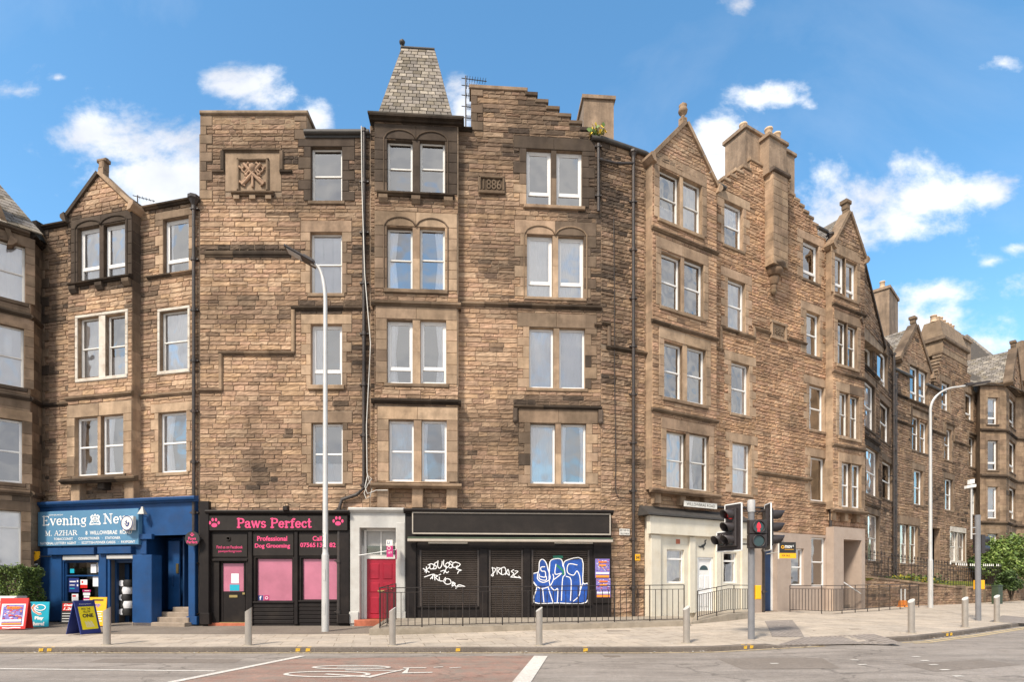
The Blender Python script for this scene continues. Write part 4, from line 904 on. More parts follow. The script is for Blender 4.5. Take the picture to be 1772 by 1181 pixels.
zEv = W.z(1240, 322); e0, e1 = W.u(1117), BE.u(1240); f0, f1 = W.u(1428), BE2.u(1496)
zb1t = BE.z(1170, 292); zb1b = BE.z(1185, 852); zb2t = BE2.z(1460, 432); zb2b = BE2.z(1468, 884)
u1_, uR = e1, f0
holes.append((e0 + .05, e1 - .02, zb1b, zEv)); holes.append((f0 + .02, f1 - .02, zb2b, W.z(1460, 405)))
blocks += [(e0, e1 - .02, zb1b, 30), (f0 + .02, f1 - .02, zb2b, 30)]
for (xl, xr, yt, yb, k, c) in ((1253, 1280, 358, 428, 'two', 'net'), (1259, 1284, 490, 571, 'two', 'net'), (1265, 1291, 632, 717, 'two', 'net'), (1267, 1294, 770, 855, 'sash', 'white'),
        (1389, 1411, 424, 485, 'cas', 'none'), (1395, 1413, 545, 615, 'two', 'none'), (1400, 1421, 671, 745, 'two', 'none'), (1402, 1423, 794, 868, 'one', 'left')):
    wins(W, TC, [(xl, xr, yt, yb, k, c)], holes, blocks, lint=.38, mar=(.2, .42), sill=.13, sp=.06, amt=.8)
m = MB()
def st(x0, x1, xc, yc, h=.16, pr=.12):
    z = W.z(xc, yc); a, b = W.u(x0), W.u(x1); string(m, W, a, b, z, h, pr); blocks.append((a, b, z, z + h)); return a, b, z
st(1307, 1402, 1350, 827, .17, .15); a, b, z = st(1303, 1331, 1316, 575); a2, b2, z2 = st(1362, 1394, 1378, 594, .14); 
a3, b3, z3 = st(1246, 1304, 1270, 578, .14); vstring(m, W, a3, z3 - .9, z3 + .1); vstring(m, W, b3, z3, z + .1); st(1236, 1250, 1240, 607, .14)
# 1885 stone
da, dzt = W.uz(1332, 561); db, dzb = W.uz(1358, 584); dzb = W.z(1345, 586); dzt = W.z(1345, 563); m.build('string_course', 'dress', TC)
m = MB(); c = stonecol(W(da, dzb), rng, True); m.box(W.fr, da, db, dzb, dzt, -.02, .04, 0, c, ch=.02)
for q in ((da, da + .08, dzb, dzt), (db - .08, db, dzb, dzt), (da - .05, db + .05, dzt - .02, dzt + .10), (da - .05, db + .05, dzb - .12, dzb)): m.box(W.fr, *q, .03, .12, 0, c, ch=.02)
ds2 = m.build('date_stone', 'dress', TC); blocks.append((da, db, dzb - .1, dzt + .1)); DS2 = (da, db, dzb, dzt)
# stepped gable of the side
sx = [(1241, 314), (1252, 306), (1262, 299), (1273, 291), (1285, 285), (1298, 283)]
Ls = [(W.u(a), W.z(a, b)) for a, b in sx]; rx_ = [(1366, 330), (1374, 338), (1382, 347), (1390, 357), (1398, 368), (1406, 378), (1414, 390)]; Rs = [(W.u(a), W.z(a, b)) for a, b in rx_]
ztopE = max(W.z(1298, 281), Rs[0][1]) + .2; steps = []
for (a, z), (b, _) in zip(Ls, Ls[1:]): steps.append((a, b, z))
steps.append((Ls[-1][0], Rs[0][0], ztopE))
for (a, _), (b, z) in zip(Rs, Rs[1:]): steps.append((a, b, z + (Rs[0][1] - Rs[1][1]) * .5))
def elim(z):
    s_ = [s for s in steps if s[2] - .12 > z]; return (s_[0][0], s_[-1][1]) if s_ else (0, 0)
zEr = W.z(1425, 402)
mS = MB(); op_ = [(.3, W.u(1295), -.1, W.z(1210, 893) - .2), (W.u(1306), f0 + .1, -.1, W.z(1400, 926) - .1), (f0 + .1, f1 - .2, -.1, 4.1)]; sheet(mS, W, 0, f0 + .3, -.1, zEv, [h for h in holes], noreveal=(0, 1), open_=op_); sheet(mS, W, f0 + .3, LEl, -.1, W.z(1460, 405), [holes[1]], noreveal=(0,), open_=op_[2:])
for (a, b, z) in steps: mS.box(W.fr, a, b, zEv - .3, z - .12, -.5, -.004, 0, MORT)
zpaint = W.z(1400, 926); blocks.append((W.u(1300), LEl, -1, zpaint)); blocks.append((0, W.u(1303), -1, W.z(1210, 893)))
fill(mS, W, e1 - .1, LEl, 0, zEv, blocks, rng, rough=.032, amt=.7, tone=(1.06, 1.0, .95)); fill(mS, W, 0, LEl, zEv, ztopE - .15, blocks, rng, lim=elim, rough=.032, amt=.8, tone=(1.06, 1.0, .95))
fill(mS, W, 0, e0 + .05, 0, zEv, blocks, rng, rough=.022); fill(mS, W, e0 + .05, e1, W.z(1180, 893), zb1b, blocks, rng, rough=.022)
mS.build('wall', 'stone', TC)
m = MB()
for (a, b, z) in steps: c = stonecol(W(a, z), rng, True, amt=.9); m.box(W.fr, a - .05, b + .05, z - .13, z, -.52, .06, 0, c, ch=.02)
m.build('crow_steps', 'dress', TC)
# chimneys over the stepped gable
def stack(Wx, x0, x1, ytop, xt, zlow, dep, w=0, np=3, coln=(.34, .26, .185), pot=True, capc=(.24, .19, .14)):
    m = MB(); a, b = Wx.u(x0), Wx.u(x1); zt = Wx.z(xt, ytop); m.box(Wx.fr, a, b, zlow, zt - .14, w - dep, w, 0, coln); m.box(Wx.fr, a - .08, b + .08, zt - .14, zt, w - dep - .08, w + .08, 0, capc, ch=.02)
    o = m.build('chimney', 'render', TC)
    return a, b, zt, o
S2 = W.up(-.10); S3 = W.up(-.06)
a, b, zt, o = stack(S2, 1290, 1324, 222, 1300, Rs[0][1] - 1.5, 1.05); pots(o, S2, [a + .3], zt, -.35, .42, .17)
W34 = W.up(.34); S4_ = W34; a, b, zt, o = stack(W34, 1331, 1361, 238, 1345, W34.z(1345, 305), .5); pots(o, W34, [a + .3, b - .3], zt, -.25, .42, .17)
a, b, zt, o = stack(S3, 1360, 1375, 262, 1367, Rs[0][1] - 3.0, 1.0)
# corbelled flue
FW = W.up(.42); m = MB(); a, b = W.u(1323), FW.u(1363); zt = FW.z(1345, 300); zb = FW.z(1345, 458); z = zb
while z < zt - .01:
    t = min(zt, z + rng.uniform(.28, .36)); c_ = a + (b - a) * rng.uniform(.35, .65)
    stone_patch(m, FW, a, c_, z, t, rng, .02, True, amt=.8); stone_patch(m, FW, c_, b, z, t, rng, .02, True, amt=.8)
    for u, s in ((a, -1), (b, 1)): m.box(lambda x, zz, w, u=u, s=s: FW(u + s * w, zz, -x), 0.0, .40, z + .003, t - .003, -.02, .02, 0, stonecol(FW(u, z), rng, True, amt=.8))
    z = t
m.box(FW.fr, a, b, zb, zt, -.45, -.01, 0, MORT); m.box(FW.fr, a - .1, b + .1, zt, zt + .16, -.4, .12, 0, (.13, .1, .08), ch=.04)
um = (a + b) / 2; r0 = (b - a) / 2
for i, (k, zz, h) in enumerate(((1.05, zb, .22), (.85, zb - .28, .28), (.5, zb - .62, .34), (.3, zb - .9, .26))):
    m.lathe(W(um, zz, .08), [(r0 * k * .72, -h * .1), (r0 * k * .95, h * .35), (r0 * k, h * .7), (r0 * k * .9, h)], 10, 0, (.30, .2, .13) if i else (.2, .15, .11))
m.lathe(W(um, zb - 1.1, .08), [(.03, 0), (.12, .08), (.14, .18), (.1, .3)], 8, 0, (.27, .19, .12)); m.build('corbelled_flue', 'dress', TC)
# bays of the side
for (Wb, x0, x1, zt, zb, rows, gx, gy, ys, kindf) in (
    (BE, e0, e1, zb1t, zb1b, [((1141, 1171, 304, 384), (1182, 1209, 320, 399), 'sash', 'net'), ((1144, 1173, 446, 534), (1184, 1212, 457, 544), 'two', 'none'), ((1149, 1176, 598, 690), (1189, 1216, 606, 698), 'two', 'none'), ((1153, 1182, 751, 845), (1193, 1222, 755, 849), 'sash', 'white')], 1171, 205, (418, 574, 722), 0),
    (BE2, f0, f1, zb2t, zb2b, [((1444, 1457, 446, 506), (1464, 1477, 458, 518), 'cas', 'none'), ((1449, 1460, 560, 630), (1467, 1478, 568, 637), 'sash', 'none'), ((1452, 1463, 682, 754), (1471, 1481, 689, 760), 'sash', 'none'), ((1456, 1467, 803, 878), (1474, 1485, 806, 880), 'two', 'none')], 1458, 362, (538, 652, 777), 1)):
    holes = []; blocks = []; Wd = x1 - x0
    for i, (a, b, k, cu) in enumerate(rows):
        wins(Wb, TC, [(*a, k, cu), (*b, k, cu)], holes, blocks, mar=(.26, .26), lint=.42 if i else .5, quoin=False, sill=.14, sp=.07, amt=.7)
    m = MB(); xm = (1180, 1465)[kindf]
    for y in ys: z = Wb.z(xm, y); string(m, Wb, x0 - .06, x1 + .06, z, .15, .11); blocks.append((x0, x1, z, z + .15))
    z = zb - .04; string(m, Wb, x0 - .14, x1 + .14, z - .1, .18, .17); m.build('string_course', 'dress', TC)
    m = MB(); sheet(m, Wb, x0, x1, zb, zt, holes); fill(m, Wb, x0, x1, zb, zt, blocks, rng, rough=.018, amt=.7, tone=(1.05, 1, .96)); m.quad(Wb(x0, zb, 0), Wb(x1, zb, 0), Wb(x1, zb, -.36), Wb(x0, zb, -.36), 0, MORT); m.build('bay_wall', 'stone', TC)
    m = MB(); bay_sides(m, Wb, x0, x1, zb, zt, .37, amt=.7)
    for t in (.12, .5, .88): u = x0 + Wd * t; m.box(Wb.fr, u - .14, u + .14, zb - .5, zb - .1, -.36, -.1, 0, stonecol(Wb(u, 4), rng, True), ch=.02)
    m.build('bay_cheeks', 'dress', TC)
    gable(Wb, TC, x0 - .02, x1 + .02, zt, (x0 + x1) / 2, Wb.z(gx, gy), finial='ball' if not kindf else 'block', cop=.14, depth=3)
m = MB(); m.tube([W(e1 + .02, zEv + .02, .1), W(W.u(1252), zEv - .02, .1)], .08, 8); m.tube([W(W.u(1412), zEr, .1), W(f0, zEr, .1)], .08, 8); m.build('gutter', 'lead', TC)
ring_roof(TC, [LB, LC, LF, LE], [W.z(1240, 322) + 0 * 1 if 0 else LB.z(600, 232), LB.z(600, 232), zF, zEv, zEv], rise=2.4)
# pipes of the corner tenement
x = LB.len - .17; pz = lambda xx, y: LB.z(xx, y)
pipe(TC, [LB(x, pz(633, 228), .12), LB(x, pz(633, 846), .12), LB(x - .25, pz(633, 858), .14), LB(x - .75, pz(605, 866), .14), LB(x - .85, pz(605, 882), .16), LB(x - .85, .35, .2)], .065)
pipe(TC, [LF(LF.u(1096, .12), zF - .1, .12), LF(LF.u(1096, .12), .4, .12)], .06)
pipe(TC, [LC(LCl - .12, zF - .2, .12), LC(LCl - .12, LC.z(1040, 370), .12)], .05); pipe(TC, [LC(LCl - .1, LC.z(1040, 282), .16), LF(.6, LF.z(1060, 286), .14), LF(LF.u(1096, .12), LF.z(1096, 288), .14)], .045)
ux = LE.u(1236, .5); pipe(TC, [LE(ux, zEv - .05, .1), LE(ux, LE.z(1240, 868), .1), LE(ux + .2, LE.z(1240, 880), .1), LE(LE.u(1318), LE.z(1318, 880), .1), LE(LE.u(1318), .45, .1)], .06)
ux = LE.u(1437, .12); pipe(TC, [LE(ux, zEr - .05, .12), LE(ux, .4, .12)], .065)
m = MB(); hopper(m, LE(LE.u(1236, .5), zEv - .1, .1), .16); hopper(m, LE(ux, zEr - .1, .12), .16); hopper(m, LF(LF.u(1096, .12), zF - .15, .12), .14); m.build('rain_hopper', 'pipe', TC)
# ================================================================ lettering
_TC = {}
def textmesh(s, bold=0, serif=False):
    k = (s, bold)
    if k not in _TC:
        cu = bpy.data.curves.new('t', 'FONT'); cu.body = s; cu.offset = bold; cu.resolution_u = 3
        ob = bpy.data.objects.new('t', cu); C.objects.link(ob); dg = bpy.context.evaluated_depsgraph_get(); me = bpy.data.meshes.new_from_object(ob.evaluated_get(dg))
        _TC[k] = ([tuple(v.co) for v in me.vertices], [tuple(p.vertices) for p in me.polygons]); bpy.data.objects.remove(ob); bpy.data.curves.remove(cu); bpy.data.meshes.remove(me)
    return _TC[k]
def text(mb, fr, s, u0, u1, z0, z1, w, mi=0, bold=0, shear=0):
    vs, fs = textmesh(s, bold)
    if not vs: return
    x0 = min(v[0] for v in vs); x1 = max(v[0] for v in vs); y0 = min(v[1] for v in vs); y1 = max(v[1] for v in vs)
    mb.add([fr(u0 + (v[0] - x0) / (x1 - x0) * (u1 - u0) + shear * (v[1] - y0) / (y1 - y0), z0 + (v[1] - y0) / (y1 - y0) * (z1 - z0), w) for v in vs], fs, mi)
# slab-serif letters drawn with strokes: t = thick, h = hairline
def _arc(cx, cy, rx, ry, a, b, n=10): return [(cx + rx * math.cos(R(a + (b - a) * i / n)), cy + ry * math.sin(R(a + (b - a) * i / n))) for i in range(n + 1)]
X = .68
GL = {
 'P': (.74, [('t', [(.17, 0), (.17, 1)]), ('h', [(.17, .96), (.42, .96)]), ('v', _arc(.42, .73, .22, .23, 90, -90)), ('h', [(.42, .50), (.17, .50)]), ('s', [(0, .04), (.34, .04)]), ('s', [(0, .96), (.2, .96)])]),
 'E': (.76, [('t', [(.17, 0), (.17, 1)]), ('s', [(0, .04), (.68, .04)]), ('s', [(0, .96), (.66, .96)]), ('h', [(.17, .52), (.46, .52)]), ('s', [(.66, .04), (.68, .26)]), ('s', [(.63, .96), (.64, .76)]), ('s', [(.46, .42), (.46, .62)])]),
 'N': (.92, [('h', [(.17, 0), (.17, 1)]), ('t', [(.17, .97), (.72, .05)]), ('h', [(.72, 0), (.72, 1)]), ('s', [(0, .04), (.34, .04)]), ('s', [(0, .96), (.2, .96)]), ('s', [(.56, .96), (.88, .96)])]),
 'G': (.86, [('v', _arc(.42, .5, .34, .46, 50, 310, 16)), ('s', [(.62, .7), (.66, .95)]), ('t', [(.66, .06), (.66, .40)]), ('s', [(.50, .42), (.80, .42)])]),
 'D': (.84, [('t', [(.17, 0), (.17, 1)]), ('h', [(.0, .96), (.38, .96)]), ('v', _arc(.36, .5, .34, .46, 90, -90, 12)), ('h', [(.38, .04), (0, .04)])]),
 'F': (.66, [('t', [(.17, 0), (.17, 1)]), ('s', [(0, .04), (.34, .04)]), ('s', [(0, .96), (.60, .96)]), ('h', [(.17, .52), (.42, .52)]), ('s', [(.58, .96), (.60, .74)])]),
 'C': (.80, [('v', _arc(.42, .5, .34, .46, 50, 310, 16)), ('s', [(.62, .72), (.66, .96)])]),
 'M': (1.02, [('h', [(.17, 0), (.17, 1)]), ('t', [(.17, .97), (.48, .1)]), ('h', [(.48, .1), (.80, .97)]), ('t', [(.80, 0), (.80, 1)]), ('s', [(0, .04), (.32, .04)]), ('s', [(0, .96), (.2, .96)]), ('s', [(.64, .04), (.98, .04)]), ('s', [(.8, .96), (.98, .96)])]),
 'A': (.84, [('h', [(.12, .04), (.42, .97)]), ('t', [(.42, .97), (.70, .04)]), ('h', [(.24, .36), (.58, .36)]), ('s', [(0, .04), (.26, .04)]), ('s', [(.54, .04), (.84, .04)])]),
 'Z': (.72, [('h', [(.08, .96), (.62, .96)]), ('t', [(.60, .94), (.10, .06)]), ('h', [(.08, .04), (.64, .04)]), ('s', [(.08, .96), (.07, .76)]), ('s', [(.64, .04), (.66, .25)])]),
 'H': (.90, [('t', [(.17, 0), (.17, 1)]), ('t', [(.70, 0), (.70, 1)]), ('h', [(.17, .5), (.7, .5)])] + [('s', [(a, b), (a + .34, b)]) for a in (0, .53) for b in (.04, .96)]),
 'R': (.86, [('t', [(.17, 0), (.17, 1)]), ('h', [(.0, .96), (.42, .96)]), ('v', _arc(.42, .74, .22, .22, 90, -90)), ('h', [(.42, .52), (.17, .52)]), ('t', [(.42, .5), (.72, .04)]), ('s', [(0, .04), (.34, .04)]), ('s', [(.64, .04), (.86, .04)])]),
 '.': (.3, [('t', [(.14, .05), (.15, .09)])]), ' ': (.34, []),
 'a': (.62, [('v', _arc(.26, X - .2, .17, .18, 170, 20)), ('t', [(.43, X - .18), (.43, .08), (.54, .04)]), ('v', _arc(.27, .19, .18, .17, 80, 300)), ('h', [(.28, .38), (.43, .42)])]),
 'w': (.92, [('t', [(.08, X), (.27, .04)]), ('h', [(.27, .04), (.44, X)]), ('t', [(.44, X), (.62, .04)]), ('h', [(.62, .04), (.80, X)]), ('s', [(0, X - .03), (.2, X - .03)]), ('s', [(.34, X - .03), (.54, X - .03)]), ('s', [(.7, X - .03), (.9, X - .03)])]),
 'v': (.64, [('t', [(.10, X), (.31, .03)]), ('h', [(.31, .03), (.52, X)]), ('s', [(0, X - .03), (.22, X - .03)]), ('s', [(.42, X - .03), (.62, X - .03)])]),
 's': (.52, [('v', _arc(.25, .50, .16, .15, 40, 270, 8) + _arc(.25, .19, .17, .16, 90, -140, 8)), ('s', [(.38, .5), (.40, .66)]), ('s', [(.08, .04), (.08, .2)])]),
 'e': (.58, [('h', [(.12, .36), (.46, .36)]), ('v', _arc(.28, .34, .20, .31, 5, 320, 16))]),
 'r': (.52, [('t', [(.16, 0), (.16, X)]), ('s', [(0, .04), (.32, .04)]), ('s', [(0, X - .03), (.16, X - .03)]), ('h', [(.16, .42), (.26, .60), (.38, .64)]), ('t', [(.38, .60), (.42, .57)])]),
 'f': (.44, [('t', [(.18, 0), (.18, .82)]), ('h', [(.18, .80), (.24, .94), (.36, .97)]), ('t', [(.36, .92), (.40, .90)]), ('s', [(0, X - .03), (.38, X - .03)]), ('s', [(0, .04), (.34, .04)])]),
 'c': (.54, [('v', _arc(.28, .34, .20, .31, 45, 320, 14)), ('t', [(.40, .54), (.43, .52)])]),
 't': (.44, [('t', [(.18, .92), (.18, .14), (.22, .05)]), ('h', [(.22, .05), (.38, .08)]), ('s', [(0, X - .03), (.38, X - .03)])]),
 'n': (.70, [('t', [(.16, 0), (.16, X)]), ('h', [(.16, .50), (.30, .64), (.42, .62)]), ('t', [(.42, .60), (.50, .48), (.50, 0)]), ('s', [(0, .04), (.30, .04)]), ('s', [(.38, .04), (.68, .04)]), ('s', [(0, X - .03), (.16, X - .03)])]),
 'i': (.36, [('t', [(.17, 0), (.17, X)]), ('s', [(0, .04), (.34, .04)]), ('s', [(0, X - .03), (.17, X - .03)]), ('t', [(.16, .86), (.17, .90)])]),
 'l': (.36, [('t', [(.17, 0), (.17, 1)]), ('s', [(0, .04), (.34, .04)]), ('s', [(0, .96), (.17, .96)])]),
 'o': (.60, [('v', _arc(.29, .34, .21, .31, 0, 360, 18))]),
 'm': (1.0, [('t', [(.16, 0), (.16, X)]), ('h', [(.16, .52), (.28, .63)]), ('t', [(.34, .60), (.46, .48), (.46, 0)]), ('h', [(.46, .52), (.6, .63)]), ('t', [(.66, .6), (.78, .48), (.78, 0)]), ('s', [(0, .04), (.28, .04)]), ('s', [(.36, .04), (.58, .04)]), ('s', [(.68, .04), (.95, .04)])]),
 'g': (.60, [('v', _arc(.27, .42, .17, .22, 0, 360, 14)), ('s', [(.38, .62), (.54, .68)]), ('h', [(.15, .24), (.12, .12), (.42, .06), (.48, -.06)]), ('h', _arc(.27, -.12, .21, .12, 10, -190, 10))]),
}
def serif(mb, fr, s, u0, u1, z0, h, w, mi=0, tk=.15, hk=.075):
    tot = sum(GL[c][0] for c in s); k = (u1 - u0) / tot; x = u0; n = 0
    for c in s:
        adv, st_ = GL[c]
        for kind, pts in st_:
            q = [(x + a * k, z0 + b * h) for a, b in pts]; n += 1
            if kind == 'v':
                m_ = len(q) - 1; dirs = [abs(math.sin(math.atan2((pts[min(i + 1, m_)][1] - pts[max(i - 1, 0)][1]) * 1.0, pts[min(i + 1, m_)][0] - pts[max(i - 1, 0)][0]))) for i in range(len(pts))]
                mb.ribbon(fr, q, [(hk + (tk - hk) * d ** 1.5) * h for d in dirs], w + .0004 * (n % 7), mi)
            else: mb.ribbon(fr, q, {'t': tk, 'h': hk, 's': hk}[kind] * h, w + .0004 * (n % 7), mi, cap=kind != 's')
        x += adv * k
# carved dates
def carve(W, par, s, u0, u1, z0, z1, w, mi='dress'):
    m = MB(); m.col = (.36, .26, .17); text(m, W.fr, s, u0, u1, z0, z1, w, 0, .01)
    vs = m.v[:]; n = len(vs); 
    t = MB(); vs_, fs = textmesh(s, .01); t.col = (.20, .145, .10)
    x0 = min(v[0] for v in vs_); x1 = max(v[0] for v in vs_); y0 = min(v[1] for v in vs_); y1 = max(v[1] for v in vs_)
    g = lambda v, ww: W((u0 + (v[0] - x0) / (x1 - x0) * (u1 - u0)), z0 + (v[1] - y0) / (y1 - y0) * (z1 - z0), ww)
    ed = {}
    for f in fs:
        for i in range(len(f)): e = (f[i], f[(i + 1) % len(f)]); ed[e] = 1
    t.add([g(v, w + .035) for v in vs_] + [g(v, w) for v in vs_], list(fs) + [(a, b, b + len(vs_), a + len(vs_)) for (a, b) in ed if (b, a) not in ed]); return t.build('carved_date', mi, par)
q0, q1 = LC.uz(836, 312)[0], LC.uz(867, 312)[0]; carve(LC, ds, '1886', q0, q1, LC.z(850, 330), LC.z(850, 313), .05)
carve(LE, ds2, '1885', DS2[0] + .14, DS2[1] - .14, DS2[2] + .14, DS2[3] - .14, .04)
# ================================================================ shop fronts
def panel(mb, W, x0, x1, y0, y1, w0, w1, mi=0, col=None, ch=.012):
    xm = (x0 + x1) / 2; mb.box(W.fr, W.u(x0, w1), W.u(x1, w1), W.z(xm, y1, w1), W.z(xm, y0, w1), w0, w1, mi, col, ch)
def rect(W, x0, x1, y0, y1, w=0): xm = (x0 + x1) / 2; return W.u(x0, w), W.u(x1, w), W.z(xm, y1, w), W.z(xm, y0, w)
def cornice(name, par, W, u0, u1, z, h, pr, mt):
    m = MB(); m.col = (.1, .1, .1); prof = [(-.02, 0), (pr * .4, 0), (pr * .5, h * .25), (pr * .9, h * .4), (pr, h * .75), (pr * .9, h), (-.02, h * 1.15)]
    k = len(prof); p = [W(u0, z + b, a) for a, b in prof] + [W(u1, z + b, a) for a, b in prof]; m.add(p, [tuple(range(k)), tuple(range(2 * k - 1, k - 1, -1))] + [(j, k + j, k + j + 1, j + 1) for j in range(k - 1)]); return m.build(name, mt, par)
def backing_box(par, W, u0, u1, z0, z1, d=1.2, name='interior', mt='room'):
    m = MB(); p = [W(u, z, w) for w in (-d, -.06) for (u, z) in ((u0, z0), (u1, z0), (u1, z1), (u0, z1))]
    m.add(p, [(0, 1, 2, 3), (0, 1, 5, 4), (1, 2, 6, 5), (2, 3, 7, 6), (3, 0, 4, 7)]); return m.build(name, mt, par)
# ---- newsagent
S1 = thing('shopfront', 'royal blue newsagent shopfront with a large pale blue name board', 'shopfront', LA(0, .15)); W = LA.up(.16)
ua, ub = W.u(66), W.u(337); zt = W.z(200, 872)
m = MB()
H1 = [rect(W, 110, 170, 972, 1045), rect(W, 190, 229, 970, 1081), rect(W, 253, 326, 927, 1092)]
H1 = [(a, b, (.16 if i == 1 else (.2 if i == 2 else c)), d) for i, (a, b, c, d) in enumerate(H1)]
sheet(m, W, ua, ub, 0, zt, H1, dep=.45, w=0, noreveal=(0, 1, 2))
for (a, b, c, d) in H1:
    for p, q in (((a, c), (a, d)), ((b, d), (b, c)), ((a, d), (b, d)), ((b, c), (a, c))): dd = -.14 if (a, b, c, d) == H1[0] else -.9; m.quad(W(*p, 0), W(*q, 0), W(*q, dd), W(*p, dd))
for u in (ua, ub): m.quad(W(u, 0, 0), W(u, 0, -.3), W(u, zt, -.3), W(u, zt, 0))
m.build('facade_panel', 'blue', S1)
m = MB(); panel(m, W, 74, 106, 945, 1076, 0, .05); panel(m, W, 171, 183, 958, 1080, 0, .06); panel(m, W, 326, 337, 925, 1068, 0, .07); panel(m, W, 322, 340, 1068, 1082, 0, .12); panel(m, W, 243, 253, 925, 960, 0, .05)
panel(m, W, 240, 262, 925, 934, .0, .12); panel(m, W, 82, 162, 949, 961, 0, .18); panel(m, W, 168, 226, 947, 959, 0, .18); m.build('pilaster', 'blue', S1)
cornice('cornice', S1, W, W.u(64), W.u(343), zt - .05, .18, .2, 'blue')
m = MB(); r = rect(W, 68, 242, 884, 945, .1); m.box(W.fr, *r, 0, .16, ch=.015); sg = m.build('sign_board', 'signblue', S1); m = MB(); A, B_, c, d = r; Hh = d - c; Wd = B_ - A
serif(m, W.fr, 'Evening', A + .05 * Wd, A + .505 * Wd, c + .60 * Hh, Hh * .27, .166, 0, .17, .085); serif(m, W.fr, 'News', A + .665 * Wd, A + .97 * Wd, c + .60 * Hh, Hh * .28, .166, 0, .17, .085)
text(m, W.fr, 'EDINBURGH', A + .12 * Wd, A + .26 * Wd, c + .875 * Hh, c + .915 * Hh, .166)
serif(m, W.fr, 'M. AZHAR', A + .08 * Wd, A + .41 * Wd, c + .30 * Hh, Hh * .14, .166, 0, .16, .08)
text(m, W.fr, '8  WILLOWBRAE  ROAD', A + .49 * Wd, A + .94 * Wd, c + .30 * Hh, c + .41 * Hh, .166, 0, .012); text(m, W.fr, 'TOBACCONIST   ·   CONFECTIONER   ·   STATIONER', A + .17 * Wd, A + .83 * Wd, c + .165 * Hh, c + .235 * Hh, .166, 0, .012)
text(m, W.fr, 'NATIONAL LOTTERY AGENT   ·   SCOTTISH POWER CARDS   ·   PAYPOINT', A + .03 * Wd, A + .97 * Wd, c + .045 * Hh, c + .115 * Hh, .166, 0, .012)
# heraldic crest between the words
cu_, cz2 = A + .585 * Wd, c + .73 * Hh; k = Hh * .15

for sgn in (-1, 1):
    m.ribbon(W.fr, [(cu_ + sgn * k * 1.15, cz2 - k * .8), (cu_ + sgn * k * .75, cz2 - k * .1), (cu_ + sgn * k * .95, cz2 + k * .5), (cu_ + sgn * k * .6, cz2 + k * .75)], k * .32, .167); m.ribbon(W.fr, [(cu_ + sgn * k * .7, cz2), (cu_ + sgn * k * .35, cz2 + k * .35)], k * .2, .168); m.ribbon(W.fr, [(cu_ + sgn * k * .7, cz2 - k * .3), (cu_ + sgn * k * .4, cz2 - k * .55)], k * .18, .168)
m.ribbon(W.fr, _arc(cu_, cz2, k * .36, k * .42, 0, 360, 14), k * .12, .167); m.ribbon(W.fr, [(cu_ - k * .3, cz2), (cu_ + k * .3, cz2)], k * .1, .169); m.ribbon(W.fr, [(cu_, cz2 - k * .4), (cu_, cz2 + k * .4)], k * .1, .170)
m.ribbon(W.fr, [(cu_ - k * .3, cz2 + k * .6), (cu_, cz2 + k * .95), (cu_ + k * .3, cz2 + k * .6)], k * .22, .168); m.ribbon(W.fr, [(cu_ - k * 1.2, cz2 - k * .95), (cu_, cz2 - k * .85), (cu_ + k * 1.2, cz2 - k * .95)], k * .2, .169)
m.build('lettering', 'white', sg)
for (x0, x1, y0, y1) in ((108, 170, 962, 970), (184, 229, 961, 968)): m = MB(); panel(m, W, x0, x1, y0, y1, -.02, .10); m.build('shutter_box', 'galv', S1)
a, b, c, d = H1[0]; m = MB(); m.box(W.fr, a, a + .05, c, d, -.16, -.06); m.box(W.fr, b - .05, b, c, d, -.16, -.06); m.box(W.fr, a, b, c, c + .05, -.16, -.063); m.box(W.fr, a, b, d - .05, d, -.16, -.063); zz = c + (d - c) * .64; m.box(W.fr, a, b, zz, zz + .05, -.15, -.066); sw = m.build('shop_window', 'blue', S1)
m = MB(); m.quad(W(a, c, -.12), W(b, c, -.12), W(b, d, -.12), W(a, d, -.12)); m.build('pane', 'shopglass', sw); backing_box(S1, W, a - .02, b + .3, c - .02, d + .02, 1.1)
m = MB(); m.box(W.fr, b - .75, b - .1, c + .03, d - .3, -.55, -.5, 0); m.box(W.fr, a + .3, a + .9, zz - .1, d - .05, -.7, -.65); m.build('display_board', mat('grey_board', (.34, .31, .26), .8), S1)
zz0 = c; Hh = d - c; Wd = b - a; m = MB()
def pst(u0, u1, z0, z1, mi, w=-.115): m.box(W.fr, a + Wd * u0, a + Wd * u1, c + Hh * z0, c + Hh * z1, w - .004, w, mi)
for q in ((.10, .22, .72, .82, 3), (.06, .36, .26, .60, 0), (.40, .60, .44, .56, 1), (.40, .60, .36, .44, 2), (.15, .34, .02, .22, 1), (.48, .68, .04, .12, 4), (.50, .66, .13, .18, 1), (.48, .68, .19, .25, 1), (.46, .70, .27, .32, 4), (.76, .97, .40, .64, 1), (.70, .86, .72, .93, 1), (.90, .98, .74, .92, 1)): pst(*q[:4], q[4])
for q in ((.09, .27, .50, .53, 1), (.09, .24, .42, .44, 1), (.09, .24, .34, .36, 3), (.30, .34, .5, .55, 1), (.30, .34, .40, .45, 1), (.44, .48, .48, .53, 2), (.17, .27, .15, .19, 2), (.50, .66, .07, .09, 1), (.52, .66, .29, .305, 1)): pst(*q[:4], q[4], -.112)
m.build('window_poster', ['navy', 'paper', 'redsign', 'teal', 'magenta'], sw)
a, b, c, d = H1[1]; backing_box(S1, W, a, b, c, d + .1, 2.2)
m = MB(); m.box(W.fr, a, a + .07, c, d, -.3, -.2); m.box(W.fr, a + .02, a + .20, c, d - .12, -.62, -.58); m.box(W.fr, a, b, d - .09, d, -.3, -.2); m.build('shop_door', 'bluedoor', S1)
m = MB()    # black and white patterned stand inside the doorway
